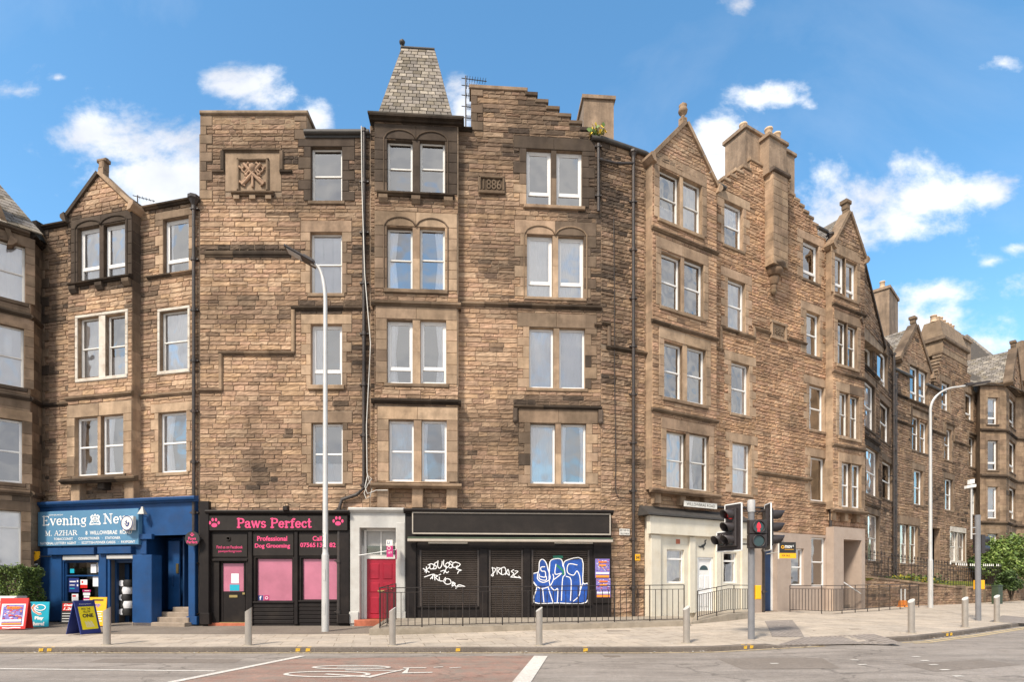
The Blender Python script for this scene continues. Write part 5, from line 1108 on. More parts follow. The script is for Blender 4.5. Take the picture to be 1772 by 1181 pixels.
for k in range(5):
    z = c + .5 + k * .26; us_ = W.u(222, -.5); b = us_ + .28; m.lathe(W(us_ + .05 * math.sin(k * 2.1), z, -.5), [(.17, -.13), (.20, 0), (.17, .13)], 14, k % 2, ax=(0, 0, 1)); m.lathe(W(b - .42, z, -.36), [(.11, 0), (.11, .02)], 14, 1 - k % 2 if k % 2 else 1, ax=(0, -1, 0)); m.lathe(W(b - .42, z, -.365), [(.13, 0), (.13, .01)], 14, 0, ax=(0, -1, 0))
dsn = m.build('display_stand', ['ink', 'paper'], S1)
m = MB(); panel(m, W, 229, 262, 961, 1086, .0, .42, ch=.02); m.build('stall_box', 'blue', S1)
m = MB(); a2, b2 = W.u(190), W.u(229); m.box(W.fr, a2, b2, .05, .19, -.8, .06, 0, ch=.02); m.build('threshold', 'step', S1)
a, b, c, d = H1[2]; backing_box(S1, W, a, b, c, d, 1.1, 'lobby', 'blue')
m = MB(); zl = W.z(290, 1051, -.5); m.box(W.fr, b - .72, b - .03, zl, W.z(312, 948, -.85), -.95, -.88, ch=.01); m.box(W.fr, b - .80, b - .74, zl, d, -.93, -.6); dr = m.build('stair_door', 'bluedoor', S1)
m = MB(); m.box(W.fr, a + .38, a + .86, zl - .1, d - .15, -.62, -.56, ch=.01); dr2 = m.build('lobby_door', 'blue', S1)
m = MB(); m.tube([W(a + .62, zl + .75, -.55), W(a + .62, zl + .78, -.5), W(a + .62, zl + 1.1, -.5), W(a + .62, zl + 1.13, -.55)], .012, 6); m.build('handle', 'blue', dr2); m = MB(); m.box(W.fr, a + .74, a + .84, zl + 1.2, zl + 1.55, -.555, -.53); m.build('entry_phone', 'brass', dr2)
m = MB(); zg = .2
for k, (x0, x1) in enumerate(((246, 336), (264, 334), (273, 332), (286, 331))): h_ = zg + (zl - zg) * (k + 1) / 4; m.box(W.fr, W.u(x0), W.u(x1) - .03 * k, .05 if not k else zg, h_, -1.0, .42 - .24 * k, 0, ch=.02)
m.build('stone_step', 'step', S1)
# bulkhead lamp above, on the blue wall
t = thing('wall_lamp', 'small pyramid shop lamp on a bracket on the blue wall', 'lamp', W(W.u(256), W.z(256, 898))); u = W.u(256); z = W.z(256, 892)
m = MB(); m.lathe(W(u, z, .22), [(.16, 0), (.15, .02), (.05, .20), (.04, .26)], 4, sm=False); m.build('lamp_shade', 'lightgrey', t); m = MB(); m.tube([W(u, z, .22), W(u, z - .05, .24), W(u + .14, z - .1, .14), W(u + .14, z - .42, .02)], .015, 6); m.build('bracket', 'blue', t)
# lottery sign
t = thing('projecting_sign', 'round white lottery sign with a crossed fingers hand, beside the pale blue name board', 'sign', W(W.u(236), W.z(236, 909))); u = W.u(237); z = W.z(237, 908); w_ = .62
SF = world_fr(W(u, z, .30), (.94, -.25)); m = MB(); m.box(SF, -.2, .22, -.24, .24, -.06, .06, ch=.02); m.box(SF, -.3, -.2, -.26, .26, -.10, .0); m.build('sign_case', 'signwhite', t)
m = MB(); q = SF(0, 0, .06); n_ = Vector(SF(0, 0, 1)) - Vector(SF(0, 0, 0)); m.lathe(Vector(q), [(.26, 0), (.26, .03), (.235, .045)], 24, 0, ax=n_); m.build('sign_face', 'signwhite', t); m = MB(); m.ribbon(SF, _arc(0, 0, .245, .245, 0, 360, 28), .028, .108); m.ribbon(SF, [(-.06, .06), (.05, -.02)], .035, .109, 0); m.ribbon(SF, [(-.02, -.09), (.04, -.1), (.09, -.04), (.09, .02)], .05, .109, 0); m.ribbon(SF, [(-.08, -.02), (-.03, -.06), (0, .1)], .03, .111, 0); m.build('logo', 'navy', t)
t = thing('projecting_sign', 'yellow and black parcel pickup sign at the corner of the blue shop', 'sign', W(W.u(74), W.z(74, 970))); SF = world_fr(W(W.u(73), W.z(73, 970), .35), (1, 0)); m = MB(); m.prism(SF, [(-.24, .30), (.26, .30), (.26, .02), (.02, -.1), (-.24, .02)], -.03, .035); m.build('yellow_panel', 'yellow', t); m = MB(); m.box(SF, -.25, .27, -.25, .06, -.035, .03); m.tube([SF(.26, .12, 0), SF(.55, .12, -.2)], .02, 6); m.build('black_panel', 'ink', t)
m = MB(); text(m, SF, 'P/P', -.12, .14, .14, .27, .037, 0, .03); text(m, SF, 'Pay', -.1, .06, .06, .13, .037); text(m, SF, 'Point', -.08, .12, -.02, .05, .037); text(m, SF, 'collect', -.21, .23, -.20, -.12, .034, 1, .01); m.build('lettering', ['ink', 'white'], t)
# ---- dog groomer
S2_ = thing('shopfront', 'black dog grooming shopfront with bright pink lettering and pink window film', 'shopfront', LB(0, .2)); W = LB.up(.14)
zt = W.z(480, 888); m = MB(); Hs = [rect(W, 379, 425, 972, 1079), rect(W, 442, 506, 966, 1042), rect(W, 521, 586, 966, 1040)]; Hs[0] = (Hs[0][0], Hs[0][1], .34, Hs[0][3])
sheet(m, W, W.u(346), W.u(604), 0, zt, Hs, w=0, noreveal=(0, 1, 2))
for i, (a, b, c, d) in enumerate(Hs):
    for p, q in (((a, c), (a, d)), ((b, d), (b, c)), ((a, d), (b, d)), ((b, c), (a, c))): m.quad(W(*p, 0), W(*q, 0), W(*q, -.14), W(*p, -.14))
for u in (W.u(346), W.u(604)): m.quad(W(u, 0, 0), W(u, 0, -.3), W(u, zt, -.3), W(u, zt, 0))
m.build('facade_panel', 'black', S2_)
m = MB()
for (x0, x1, y0, y1, w1) in ((345, 361, 868, 1080, .16), (346, 362, 1062, 1082, .22), (429, 436, 920, 1082, .08), (509, 515, 920, 1082, .08), (586, 604, 918, 1064, .07), (584, 604, 1064, 1080, .14), (366, 428, 968, 972, .05), (437, 508, 1042, 1045, .06), (516, 586, 1040, 1043, .06)): panel(m, W, x0, x1, y0, y1, 0, w1)
for k in range(5): panel(m, W, 437, 508, 1047.5 + k * 6.8, 1053 + k * 6.8, 0, .02); panel(m, W, 516, 584, 1046 + k * 6.8, 1051.5 + k * 6.8, 0, .02)
m.build('pilaster', 'black', S2_)
m = MB(); r = rect(W, 362, 601, 893, 919, .12); m.box(W.fr, *r, 0, .13, ch=.01); panel(m, W, 366, 428, 924, 965, 0, .03); panel(m, W, 437, 508, 922, 963, 0, .03); panel(m, W, 517, 585, 922, 963, 0, .03); fs_ = m.build('fascia', 'blackdull', S2_)
cornice('cornice', S2_, W, W.u(360), W.u(606), zt - .10, .17, .22, 'black')
m = MB(); bandw = .136; U = lambda x: W.u(x, .13); Z = lambda y: W.z(480, y, .13)
serif(m, W.fr, 'Paws', U(410), U(461), Z(914), Z(898) - Z(914), bandw, 0, .19, .13); serif(m, W.fr, 'Perfect', U(468), U(540), Z(914), Z(898) - Z(914), bandw, 0, .19, .13)
def paw(fr, u, z, s, w):
    m.add([fr(u + s * .42 * math.cos(t) , z - s * .25 + s * .34 * math.sin(t) * (1 if math.sin(t) > 0 else .8), w) for t in [R(20 * k) for k in range(18)]], [tuple(range(18))])
    for dx, dz in ((-.62, .12), (-.24, .55), (.24, .55), (.62, .12)): m.add([fr(u + s * (dx + .17 * math.cos(t)), z + s * (dz + .25 * math.sin(t)), w) for t in [R(30 * k) for k in range(12)]], [tuple(range(12))])
paw(W.fr, U(371), Z(907), .24, bandw); paw(W.fr, U(585), Z(904), .24, bandw)
U = lambda x: W.u(x, .03); Z = lambda y: W.z(480, y, .03); ww = .033
text(m, W.fr, 'Professional', U(445), U(497), Z(937), Z(928.5), ww, 0, .025); text(m, W.fr, 'Dog Grooming', U(441), U(502), Z(951), Z(941.5), ww, 0, .025)
text(m, W.fr, 'Call', U(541), U(557), Z(937), Z(928.5), ww, 0, .025); text(m, W.fr, '07565', U(519.5), U(546), Z(948), Z(940), ww, 0, .03); text(m, W.fr, '13', U(549), U(558), Z(948), Z(940), ww, 0, .03); text(m, W.fr, '82', U(570), U(581), Z(948), Z(940), ww, 0, .03)
text(m, W.fr, 'Find us on Facebook', U(375), U(420), Z(950.2), Z(945), ww, 0, .005); text(m, W.fr, 'pawsperfectgroom', U(378), U(418), Z(957.8), Z(952.5), ww, 0, .0); m.build('lettering', 'pink', fs_)
for i, (a, b, c, d) in enumerate(Hs[1:]):
    m = MB(); m.box(W.fr, a, a + .045, c, d, -.12, -.05); m.box(W.fr, b - .03, b, c, d, -.12, -.05); m.box(W.fr, a, b, c, c + .03, -.12, -.053); m.box(W.fr, a, b, d - .04, d, -.12, -.053); o = m.build('shop_window', 'black', S2_)
    m = MB(); m.quad(W(a, c, -.1), W(b, c, -.1), W(b, d, -.1), W(a, d, -.1)); m.build('pink_pane', 'pinkfilm', o)
    if i == 0:
        m = MB(); s_ = .17; m.box(W.fr, a + .05, a + .05 + s_, c + .04, c + .04 + s_, -.098, -.094, 0); m.box(W.fr, a + .26, a + .26 + s_, c + .04, c + .04 + s_, -.098, -.094, 1); text(m, W.fr, 'f', a + .10, a + .17, c + .06, c + .19, -.092, 2, .03); m.ribbon(W.fr, _arc(a + .345, c + .125, .045, .045, 0, 360, 14), .016, -.092, 2); m.build('window_sticker', ['navy', 'magenta', 'white'], o)
a, b, c, d = Hs[0]; m = MB(); m.box(W.fr, a, b, c, d, -.16, -.10, ch=.01); m.box(W.fr, a + .05, a + .10, c, d, -.1, -.07); m.box(W.fr, b - .10, b - .05, c, d, -.1, -.07); dz = d - c; m.box(W.fr, a + .1, b - .1, c, c + dz * .5, -.1, -.085); o = m.build('door', 'black', S2_)
m = MB(); m.quad(W(a + .1, c + dz * .51, -.095), W(b - .1, c + dz * .51, -.095), W(b - .1, d - .08, -.095), W(a + .1, d - .08, -.095)); m.build('pink_pane', 'pinkfilm', o)
m = MB(); um = (a + b) / 2; m.box(W.fr, um - .08, um + .18, c + dz * .64, c + dz * .80, -.094, -.088, 0); m.box(W.fr, um - .13, um + .2, c + dz * .52, c + dz * .62, -.094, -.087, 1); m.build('notice', ['paper', 'teal'], o)
m = MB(); m.box(W.fr, um - .14, um + .14, c + dz * .41, c + dz * .45, -.085, -.07); m.box(W.fr, b - .12, b - .04, c + dz * .46, c + dz * .49, -.07, -.02); m.box(W.fr, a + .02, b, c - .02, c + .02, -.1, .02); m.build('letterbox', 'brass', o)
m = MB(); m.box(W.fr, W.u(361), W.u(427), 0, .34, -.3, .03, ch=.01); m.build('tiled_step', 'terra', S2_)
m = MB(); a, z = W.uz(499, 886); m.box(W.fr, a - .08, a + .08, z, z + .16, .1, .3, ch=.02); m.tube([W(a, z + .1, .15), W(a - .1, z + .3, .08), W(a + .1, z + .22, .02)], .012, 5); m.build('floodlight', 'blackdull', S2_)
m = MB(); a, z = W.uz(396, 933); m.lathe(W(a, z, .03), [(.09, 0), (.08, .03), (.05, .035), (.04, -.01)], 12, ax=tuple((*W.n, 0))); m.build('vent', 'blackdull', S2_)
t = thing('projecting_sign', 'small round black groomer sign with a pink paw, between the two shops', 'sign', LB(.05, 3)); SF = world_fr(LB(.02, LB.z(342, 935), .45), (1, 0)); m = MB(); n_ = Vector((0, -1, 0)); m.lathe(Vector(SF(0, 0, -.02)), [(.25, 0), (.25, .05)], 24, ax=n_, sm=False); m.tube([SF(.2, 0, 0), SF(.35, 0, -.4)], .015, 6); m.build('disc', 'ink', t)
m = MB(); paw(SF, 0, .13, .09, .035); text(m, SF, 'Paws', -.13, .13, -.04, .06, .035, 0, .02); text(m, SF, 'Perfect', -.18, .18, -.16, -.06, .035, 0, .02); m.build('lettering', 'pink', t)
# ---- pale stair entrance with red door
S3_ = thing('stair_entrance', 'pale grey painted entrance surround with a red panelled door', 'entrance', LC(0, .4)); W = LC.up(.12)
zt = W.z(650, 884); h = rect(W, 622, 685, 914, 1075); h = (h[0], h[1], .42, h[3]); LL = LB.up(.12)
m = MB(); sheet(m, W, W.u(606), W.u(701), 0, zt, [h], w=0, noreveal=(0,)); a, b, c, d = h; D_ = -.42
for p, q in (((a, c), (a, d)), ((b, d), (b, c)), ((a, d), (b, d)), ((b, c), (a, c))): m.quad(W(*p, 0), W(*q, 0), W(*q, D_), W(*p, D_))
for u in (W.u(606), W.u(701)): m.quad(W(u, 0, 0), W(u, 0, -.4), W(u, zt, -.4), W(u, zt, 0))
m.quad(W(a, d - .6, D_), W(b, d - .6, D_), W(b, d, D_), W(a, d, D_)); m.build('surround', 'lightgrey', S3_)
m = MB(); panel(m, W, 604, 620, 1060, 1080, 0, .05); panel(m, W, 686, 702, 1060, 1078, 0, .05); panel(m, W, 686, 700, 905, 1060, 0, .015); m.build('plinth_block', 'lightgrey', S3_)
cornice('cornice', S3_, W, W.u(604), W.u(700), zt - .07, .15, .14, 'lightgrey')
da, db, dc, dd = rect(W, 635, 684, 968, 1074, -.4); dc = .46; fa, fb, fc, fd = rect(W, 635, 684, 921, 962, -.4)
m = MB(); m.box(W.fr, da, db + .05, dc, dd, -.46, -.40, ch=.01); wd = (db - da)
for (p, q, r_, s_) in ((.10, .44, .08, .36), (.56, .90, .08, .36), (.10, .44, .44, .60), (.56, .90, .44, .60), (.10, .44, .66, .92), (.56, .90, .66, .92)): m.box(W.fr, da + wd * p, da + wd * q, dc + (dd - dc) * r_, dc + (dd - dc) * s_, -.405, -.38, ch=.022)
o = m.build('door', 'red', S3_); m = MB(); m.box(W.fr, da + wd * .38, da + wd * .62, dc + .95, dc + 1.0, -.4, -.37); m.lathe(W(da + wd * .88, dc + 1.05, -.39), [(.03, 0), (.035, .04), (.01, .05)], 8, ax=(0, -1, 0)); m.build('letterbox', 'brass', o)
m = MB(); m.box(W.fr, da - .09, da, .42, fd + .05, -.47, -.37); m.box(W.fr, da, db + .1, dd, fc + .02, -.47, -.37); m.box(W.fr, da, db + .1, fd, fd + .1, -.47, -.37); um = (fa + fb) / 2; m.box(W.fr, um - .025, um + .025, fc, fd, -.46, -.38); m.box(W.fr, a, da - .09, .42, fd + .05, -.47, -.42); fo = m.build('door_frame', 'wood_white', S3_)
m = MB(); m.quad(W(fa, fc, -.43), W(fb + .1, fc, -.43), W(fb + .1, fd, -.43), W(fa, fd, -.43)); m.build('pane', 'shopglass', fo); backing_box(S3_, W.up(-.3), fa, fb + .1, fc, fd, .6)
m = MB(); m.box(W.fr, W.u(614), W.u(692), .1, .45, -.45, .12, ch=.02); m.build('tiled_step', 'terra', S3_)
# agent's board on a pole across the entrance
t = thing('agency_sign', 'small magenta and white letting sign on a white pole by the red door', 'sign', W(W.u(678), W.z(678, 950))); m = MB(); p0_ = W(W.u(621), W.z(621, 962), .02); p1 = W(W.u(686, .45), W.z(672, 952, .45), .45); m.tube([p0_, p1], .016, 6); m.build('pole', 'white', t)
SF = world_fr(p1, (.35, -1)); m = MB(); m.box(SF, -.26, .02, -.32, .02, -.01, .01, 0); m.box(SF, -.26, .02, .02, .24, -.01, .01, 1); m.build('board', ['magenta', 'signwhite'], t)
SF2 = world_fr(W(W.u(678), W.z(678, 950), .50), (1, -.25)); m = MB(); m.box(SF2, -.11, .12, -.32, .06, -.01, .01, 0); m.box(SF2, -.12, .11, .06, .26, -.01, .01, 1); m.ribbon(SF2, [(-.07, .2), (-.07, .12), (-.01, .12), (-.01, .2)], .02, .013, 2); m.ribbon(SF2, _arc(-.02, -.02, .05, .06, 0, 360, 12), .015, .013, 1); text(m, SF2, 'LET', -.05, .09, -.2, -.14, .013, 1, .01); m.build('face', ['magenta', 'signwhite', 'navy'], t)
# ---- shuttered shop
S4 = thing('shopfront', 'closed black shopfront with three roller shutters, graffiti and an empty sign board', 'shopfront', LC(1.2, .4)); W = LC.up(.10); WC = W
zt = W.z(880, 888); sh = [rect(W, 726, 829, 953, 1050), rect(W, 846, 905, 953, 1074), rect(W, 920, 1020, 953, 1046)]
m = MB(); sheet(m, W, W.u(702), W.u(1058), 0, zt, sh, w=0, noreveal=(0, 1, 2))
for (a, b, c, d) in sh:
    for p, q in (((a, c), (a, d)), ((b, d), (b, c)), ((a, d), (b, d)), ((b, c), (a, c))): m.quad(W(*p, 0), W(*q, 0), W(*q, -.16), W(*p, -.16))
for u in (W.u(702), W.u(1058)): m.quad(W(u, 0, 0), W(u, 0, -.3), W(u, zt, -.3), W(u, zt, 0))
m.build('facade_panel', 'black', S4)
m = MB()
for (x0, x1, y0, y1, w1) in ((703, 720, 895, 1072, .08), (1027, 1058, 940, 1045, .05), (830, 844, 950, 1074, .05), (906, 918, 950, 1074, .05), (722, 1026, 942, 950, .04), (722, 828, 1050, 1053, .06), (920, 1024, 1047, 1050, .06)): panel(m, W, x0, x1, y0, y1, 0, w1)
m.build('pilaster', 'black', S4); cornice('cornice', S4, W, W.u(699), W.u(1060), zt - .06, .16, .20, 'black')
m = MB(); panel(m, W, 713, 1057, 889, 925, 0, .10); fb_ = m.build('fascia', 'blackdull', S4); m = MB()
for q in ((713, 1057, 888, 890.2), (713, 1057, 923.6, 926), (713, 715, 889, 925), (1055, 1057, 889, 925)): panel(m, W, *q, .08, .13, ch=.004)
m.build('sign_frame', 'frame', fb_)
m = MB(); ub0, ub1 = W.u(705, .35), W.u(1061, .35); zb0 = W.z(880, 936, .35); m.box(W.fr, ub0, ub1, zb0 - .05, zb0 + .04, .18, .36, ch=.015); aw = m.build('awning_cassette', 'frame', S4); m = MB(); m.tube([W(ub0, zb0 + .07, .25), W(ub1, zb0 + .07, .25)], .045, 8); m.build('rolled_awning', 'green', aw)
for x0, x1 in ((741, 809), (960, 1026)): m = MB(); panel(m, W, x0, x1, 938, 941.5, .06, .14, ch=.005); m.build('strip_light', 'signwhite', S4)
graf = []
for (a, b, c, d) in sh:
    m = MB(); n = int((d - c) / .075); 
    for k in range(n):
        z0 = c + (d - c) * k / n; z1 = c + (d - c) * (k + 1) / n; zm = (z0 + z1) / 2; m.add([W(a, z0, -.09), W(b, z0, -.09), W(b, z0 + .018, -.06), W(a, z0 + .018, -.06), W(b, z1 - .018, -.045), W(a, z1 - .018, -.045), W(b, z1, -.09), W(a, z1, -.09)], [(0, 1, 2, 3), (3, 2, 4, 5), (5, 4, 6, 7)])
    m.box(W.fr, a, a + .06, c, d, -.09, -.01); m.box(W.fr, b - .06, b, c, d, -.09, -.01); graf.append(m.build('roller_shutter', 'shutter', S4))
def stroke(mb, pts, wd, w=-.037, mi=0, sc=4.789, ox=700, oy=940):
    q = [W.uz(ox + x / sc, oy + y / sc, w) for x, y in pts]
    # smooth the hand-drawn line
    cl = q[0] == q[-1] and len(q) > 3; out = []
    for i in range(len(q) - 1):
        p0 = q[i - 1] if i else (q[-2] if cl else q[0]); p1, p2 = q[i], q[i + 1]; p3 = q[i + 2] if i + 2 < len(q) else (q[1] if cl else q[-1])
        for k in range(4): t = k / 4; out.append(tuple(.5 * (2 * b_ + (c_ - a_) * t + (2 * a_ - 5 * b_ + 4 * c_ - d_) * t * t + (3 * b_ - a_ - 3 * c_ + d_) * t ** 3) for a_, b_, c_, d_ in zip(p0, p1, p2, p3)))
    out.append(q[-1]); mb.ribbon(W.fr, out, wd, w + .0008 * (len(mb.v) % 5), mi)
m = MB()
for s_ in ([(155, 215), (205, 245)], [(182, 200), (180, 250)], [(205, 205), (168, 238)], [(210, 180), (212, 215), (235, 215), (245, 190), (222, 175), (195, 185)], [(270, 160), (245, 178), (262, 195), (260, 215), (238, 218)], [(278, 150), (275, 195), (290, 212), (308, 190), (312, 155)],
    [(325, 145), (325, 185), (350, 210)], [(340, 180), (360, 165), (372, 185), (355, 205), (340, 190)], [(395, 165), (380, 155), (372, 170), (395, 190), (390, 208), (370, 208)], [(418, 165), (402, 170), (400, 200), (425, 205), (438, 190)], [(420, 160), (462, 180), (430, 215), (470, 228), (450, 235), (440, 255)],
    [(300, 238), (330, 230), (350, 250), (365, 240)], [(345, 215), (325, 255)], [(165, 285), (240, 262), (215, 300)], [(235, 270), (232, 300)], [(248, 262), (252, 310)], [(250, 270), (275, 275), (258, 290), (285, 315)], [(288, 285), (292, 315), (315, 318)], [(285, 268), (300, 262)],
    [(340, 290), (325, 320), (350, 345), (385, 335), (375, 305), (345, 300), (338, 320)], [(400, 325), (395, 360), (420, 340), (402, 330), (425, 362), (440, 372)], [(425, 380), (450, 350), (505, 368), (440, 362)]): stroke(m, s_, .03)
m.build('graffiti', 'grafwhite', graf[0]); m = MB()
for s_ in ([(728, 205), (735, 275), (705, 262)], [(725, 210), (752, 215), (748, 240), (712, 275)], [(765, 205), (768, 262)], [(766, 208), (795, 215), (775, 235), (800, 262)], [(805, 210), (806, 265), (840, 250), (830, 205), (800, 212)], [(838, 265), (858, 222), (868, 270), (845, 250)], [(905, 225), (885, 238), (905, 255), (885, 282)], [(915, 235), (940, 240), (905, 275), (965, 295)], [(880, 285), (955, 290), (945, 278)]): stroke(m, s_, .028)
m.build('graffiti', 'grafwhite', graf[1]); m = MB()
OUT = [(1075, 495), (1095, 375), (1062, 320), (1065, 260), (1110, 240), (1118, 160), (1145, 138), (1175, 170), (1195, 240), (1205, 160), (1240, 135), (1300, 140), (1315, 200), (1335, 150), (1470, 135), (1478, 330), (1520, 345), (1505, 495), (1270, 500)]
BL = [OUT]
q = [W.uz(700 + x / 4.789, 940 + y / 4.789, -.035) for x, y in OUT]; m.add([W(u, z, -.038) for u, z in q], [tuple(range(len(q)))], 0)
stroke(m, [(1235, 115), (1300, 112), (1298, 125), (1240, 122)], .06, -.041, 1); stroke(m, [(1265, 190), (1320, 240), (1310, 260)], .08, -.036, 1)
for s_ in (OUT + [OUT[0]], [(1110, 240), (1102, 300), (1150, 330), (1205, 300), (1195, 240)], [(1162, 200), (1130, 205), (1135, 235), (1165, 240), (1165, 285), (1125, 280)], [(1118, 262), (1118, 300), (1172, 312), (1175, 280)], [(1065, 320), (1120, 378), (1200, 362), (1235, 300), (1230, 262)],
    [(1255, 180), (1248, 260), (1300, 255), (1240, 305)], [(1205, 160), (1200, 330), (1240, 395), (1270, 385), (1265, 500)], [(1320, 200), (1330, 265), (1310, 300), (1300, 480)], [(1430, 185), (1360, 178), (1350, 245), (1400, 270), (1430, 235), (1455, 300), (1450, 430), (1400, 485)], [(1340, 280), (1380, 310), (1375, 480)], [(1145, 385), (1155, 495)], [(1190, 370), (1230, 495)], [(1478, 330), (1455, 400)]): stroke(m, s_, .032, -.034, 2)
m.build('graffiti', ['grafblue', 'grafgreen', 'grafwhite'], graf[2])
def poster(par_fr, name, label, u, z, w, wd, ht, grp, cols=('purple', 'orange', 'paper', 'redsign', 'navy')):
    m = MB(); m.box(par_fr, u, u + wd, z, z + ht, w, w + .004, 0)
    rg = random.Random(label)
    for k in range(46):
        a = u + wd * rg.uniform(.04, .9); c = z + ht * rg.uniform(.3, .95); m.box(par_fr, a, a + wd * rg.uniform(.03, .12), c, c + ht * rg.uniform(.01, .035), w, w + .005 + .0003 * k, rg.choice([1, 2, 3, 4, 2]))
    m.box(par_fr, u + wd * .22, u + wd * .78, z + ht * .80, z + ht * .88, w, w + .022, 1); m.box(par_fr, u + wd * .25, u + wd * .75, z + ht * .62, z + ht * .70, w, w + .022, 1)
    m.box(par_fr, u + wd * .05, u + wd * .95, z + ht * .02, z + ht * .14, w, w + .022, 1); m.box(par_fr, u + wd * .04, u + wd * .96, z + ht * .20, z + ht * .30, w, w + .021, 2)
    text(m, par_fr, 'CIRCUS', u + wd * .24, u + wd * .76, z + ht * .81, z + ht * .87, w + .0235, 3, .02); o = m.build(name, list(cols), base=par_fr(u, z, w)); o['label'] = label; o['category'] = 'poster'; o['group'] = grp; return o
a, b, c, d = rect(W, 1030, 1055, 968, 1001, .06); hh = (d - c); poster(W.fr, 'poster', 'upper colourful circus poster on the black pilaster', a, c, .055, b - a, hh, 'circus posters by the shutter')
poster(W.fr, 'poster', 'lower colourful circus poster on the black pilaster, below a matching one', a + .03, c - hh * 1.03, .055, b - a, hh, 'circus posters by the shutter')
# ---- cream shop turned house
S5 = thing('shopfront', 'cream painted converted shopfront with a white door and two white windows', 'shopfront', LE(0, .4)); WB_ = LE.up(.44); W = LE.up(.30)
x0c, x1c = W.u(1126), W.u(1297); zt = W.z(1200, 897)
hs = [rect(W, 1154, 1184, 952, 1010), rect(W, 1207, 1234, 965, 1059), rect(W, 1252, 1275, 957, 1010)]; hs[1] = (hs[1][0], hs[1][1], .62, hs[1][3])
m = MB(); sheet(m, W, x0c, x1c, 0, zt, hs, w=0, noreveal=(0, 1, 2))
for (a, b, c, d) in hs:
    for p, q in (((a, c), (a, d)), ((b, d), (b, c)), ((a, d), (b, d)), ((b, c), (a, c))): m.quad(W(*p, 0), W(*q, 0), W(*q, -.18), W(*p, -.18))
for u in (x0c, x1c): m.quad(W(u, 0, 0), W(u, 0, -.5), W(u, zt, -.5), W(u, zt, 0))
for k in range(8): z = .7 + k * .36; m.box(W.fr, x0c, x1c, z, z + .008, 0, .002) if z < 0 else None
m.build('facade_panel', 'cream', S5)
m = MB(); panel(m, W, 1127, 1144, 926, 1070, 0, .10); panel(m, W, 1194, 1204, 930, 1062, 0, .08); panel(m, W, 1240, 1248, 930, 1060, 0, .08); panel(m, W, 1284, 1297, 930, 1066, 0, .08); m.build('pilaster', 'cream', S5)
m = MB(); panel(m, W, 1125, 1299, 899, 929, 0, .18, ch=.015); m.build('fascia', 'cream', S5)
m = MB(); A, B_, z1 = W.u(1122, .3), W.u(1301, .3), zt + .02; z2 = z1 + .34; m.add([W(A, z1, .30), W(B_, z1, .30), W(B_ - .1, z2, -.28), W(A + .1, z2, -.28), W(A, z1 - .06, .30), W(B_, z1 - .06, .30), W(A, z1 - .06, -.28), W(B_, z1 - .06, -.28)], [(0, 1, 2, 3), (4, 5, 1, 0), (6, 4, 0, 3), (5, 7, 2, 1), (4, 6, 7, 5)], 0, (.06, .055, .05)); m.build('canopy_roof', 'lead', S5)
for hh_, k in ((hs[0], 'top'), (hs[2], 'top')): mkwin(W, S5, *hh_, kind=k, cur='net', rec=.10, mt='upvc')
a, b, c, d = hs[1]; m = MB(); m.box(W.fr, a, b, c, d, -.14, -.08, ch=.01); wd = b - a
for (p, q, r_, s_) in ((.2, .46, .08, .34), (.54, .80, .08, .34), (.2, .46, .42, .66), (.54, .80, .42, .66)): m.box(W.fr, a + wd * p, a + wd * q, c + (d - c) * r_, c + (d - c) * s_, -.085, -.065, ch=.015)
m.box(W.fr, a, a + .08, c, d, -.1, -.03); m.box(W.fr, b - .08, b, c, d, -.1, -.03); m.box(W.fr, a, b, d - .08, d, -.1, -.033); o = m.build('door', 'upvc', S5); m = MB(); um = (a + b) / 2; p = [(um + wd * .27 * math.cos(R(t)), c + (d - c) * .76 + wd * .22 * math.sin(R(t))) for t in range(0, 181, 20)]; m.add([W(u, z, -.077) for u, z in p], [tuple(range(len(p)))]); m.build('fanlight', 'darklens', o)
m = MB(); panel(m, W, 1170, 1177, 934, 942, 0, .01, ch=.002); m.build('vent', 'terra', S5)
t = thing('bird_ornament', 'two small dark metal bird silhouettes fixed to the cream wall above the white door', 'ornament', W(W.u(1216), W.z(1216, 945))); m = MB(); f2 = world_fr(W(W.u(1217), W.z(1217, 944), .02), tuple(W.d))
for pts, wd_ in (([(-.12, -.02), (.02, -.02), (.10, .06), (.08, .16), (.16, .2)], [.02, .08, .06, .04, .02]), ([(-.28, -.05), (-.20, -.08), (-.05, -.07), (0, -.03)], [.01, .05, .07, .03]), ([(-.04, -.05), (0, -.18), (-.02, -.2)], .015), ([(.0, -.06), (.05, -.16)], .015)): m.ribbon(f2, pts, wd_, .0); m.ribbon(f2, pts, wd_, -.008)
m.build('bird', 'ink', t)
# ---- taupe painted ground floor of the side
S6 = thing('ground_floor_front', 'taupe painted ground floor with two white windows and two doorways', 'house front', LE(9, .4)); W = LE.up(.05)
xa, xb = W.u(1301), LEl; zt = zpaint
hs = [rect(W, 1323, 1345, 930, 1060), rect(W, 1369, 1391, 950, 1015), rect(W, 1404, 1429, 931, 1016)]; hs[0] = (hs[0][0], hs[0][1], .5, hs[0][3])
m = MB(); b2 = W.u(1431); hs[2] = (hs[2][0], min(hs[2][1], b2 - .08), hs[2][2], hs[2][3]); sheet(m, W, xa, b2, 0, zt, hs, w=0, noreveal=(0, 1, 2)); m.quad(W(xa, zt, 0), W(b2, zt, 0), W(b2, zt, -.06), W(xa, zt, -.06))
for i, (a, b, c, d) in enumerate(hs):
    dd_ = -.28 if i == 0 else -.16
    for p, q in (((a, c), (a, d)), ((b, d), (b, c)), ((a, d), (b, d)), ((b, c), (a, c))): m.quad(W(*p, 0), W(*q, 0), W(*q, dd_), W(*p, dd_))
m.quad(W(xa, 0, 0), W(xa, 0, -.2), W(xa, zt, -.2), W(xa, zt, 0))
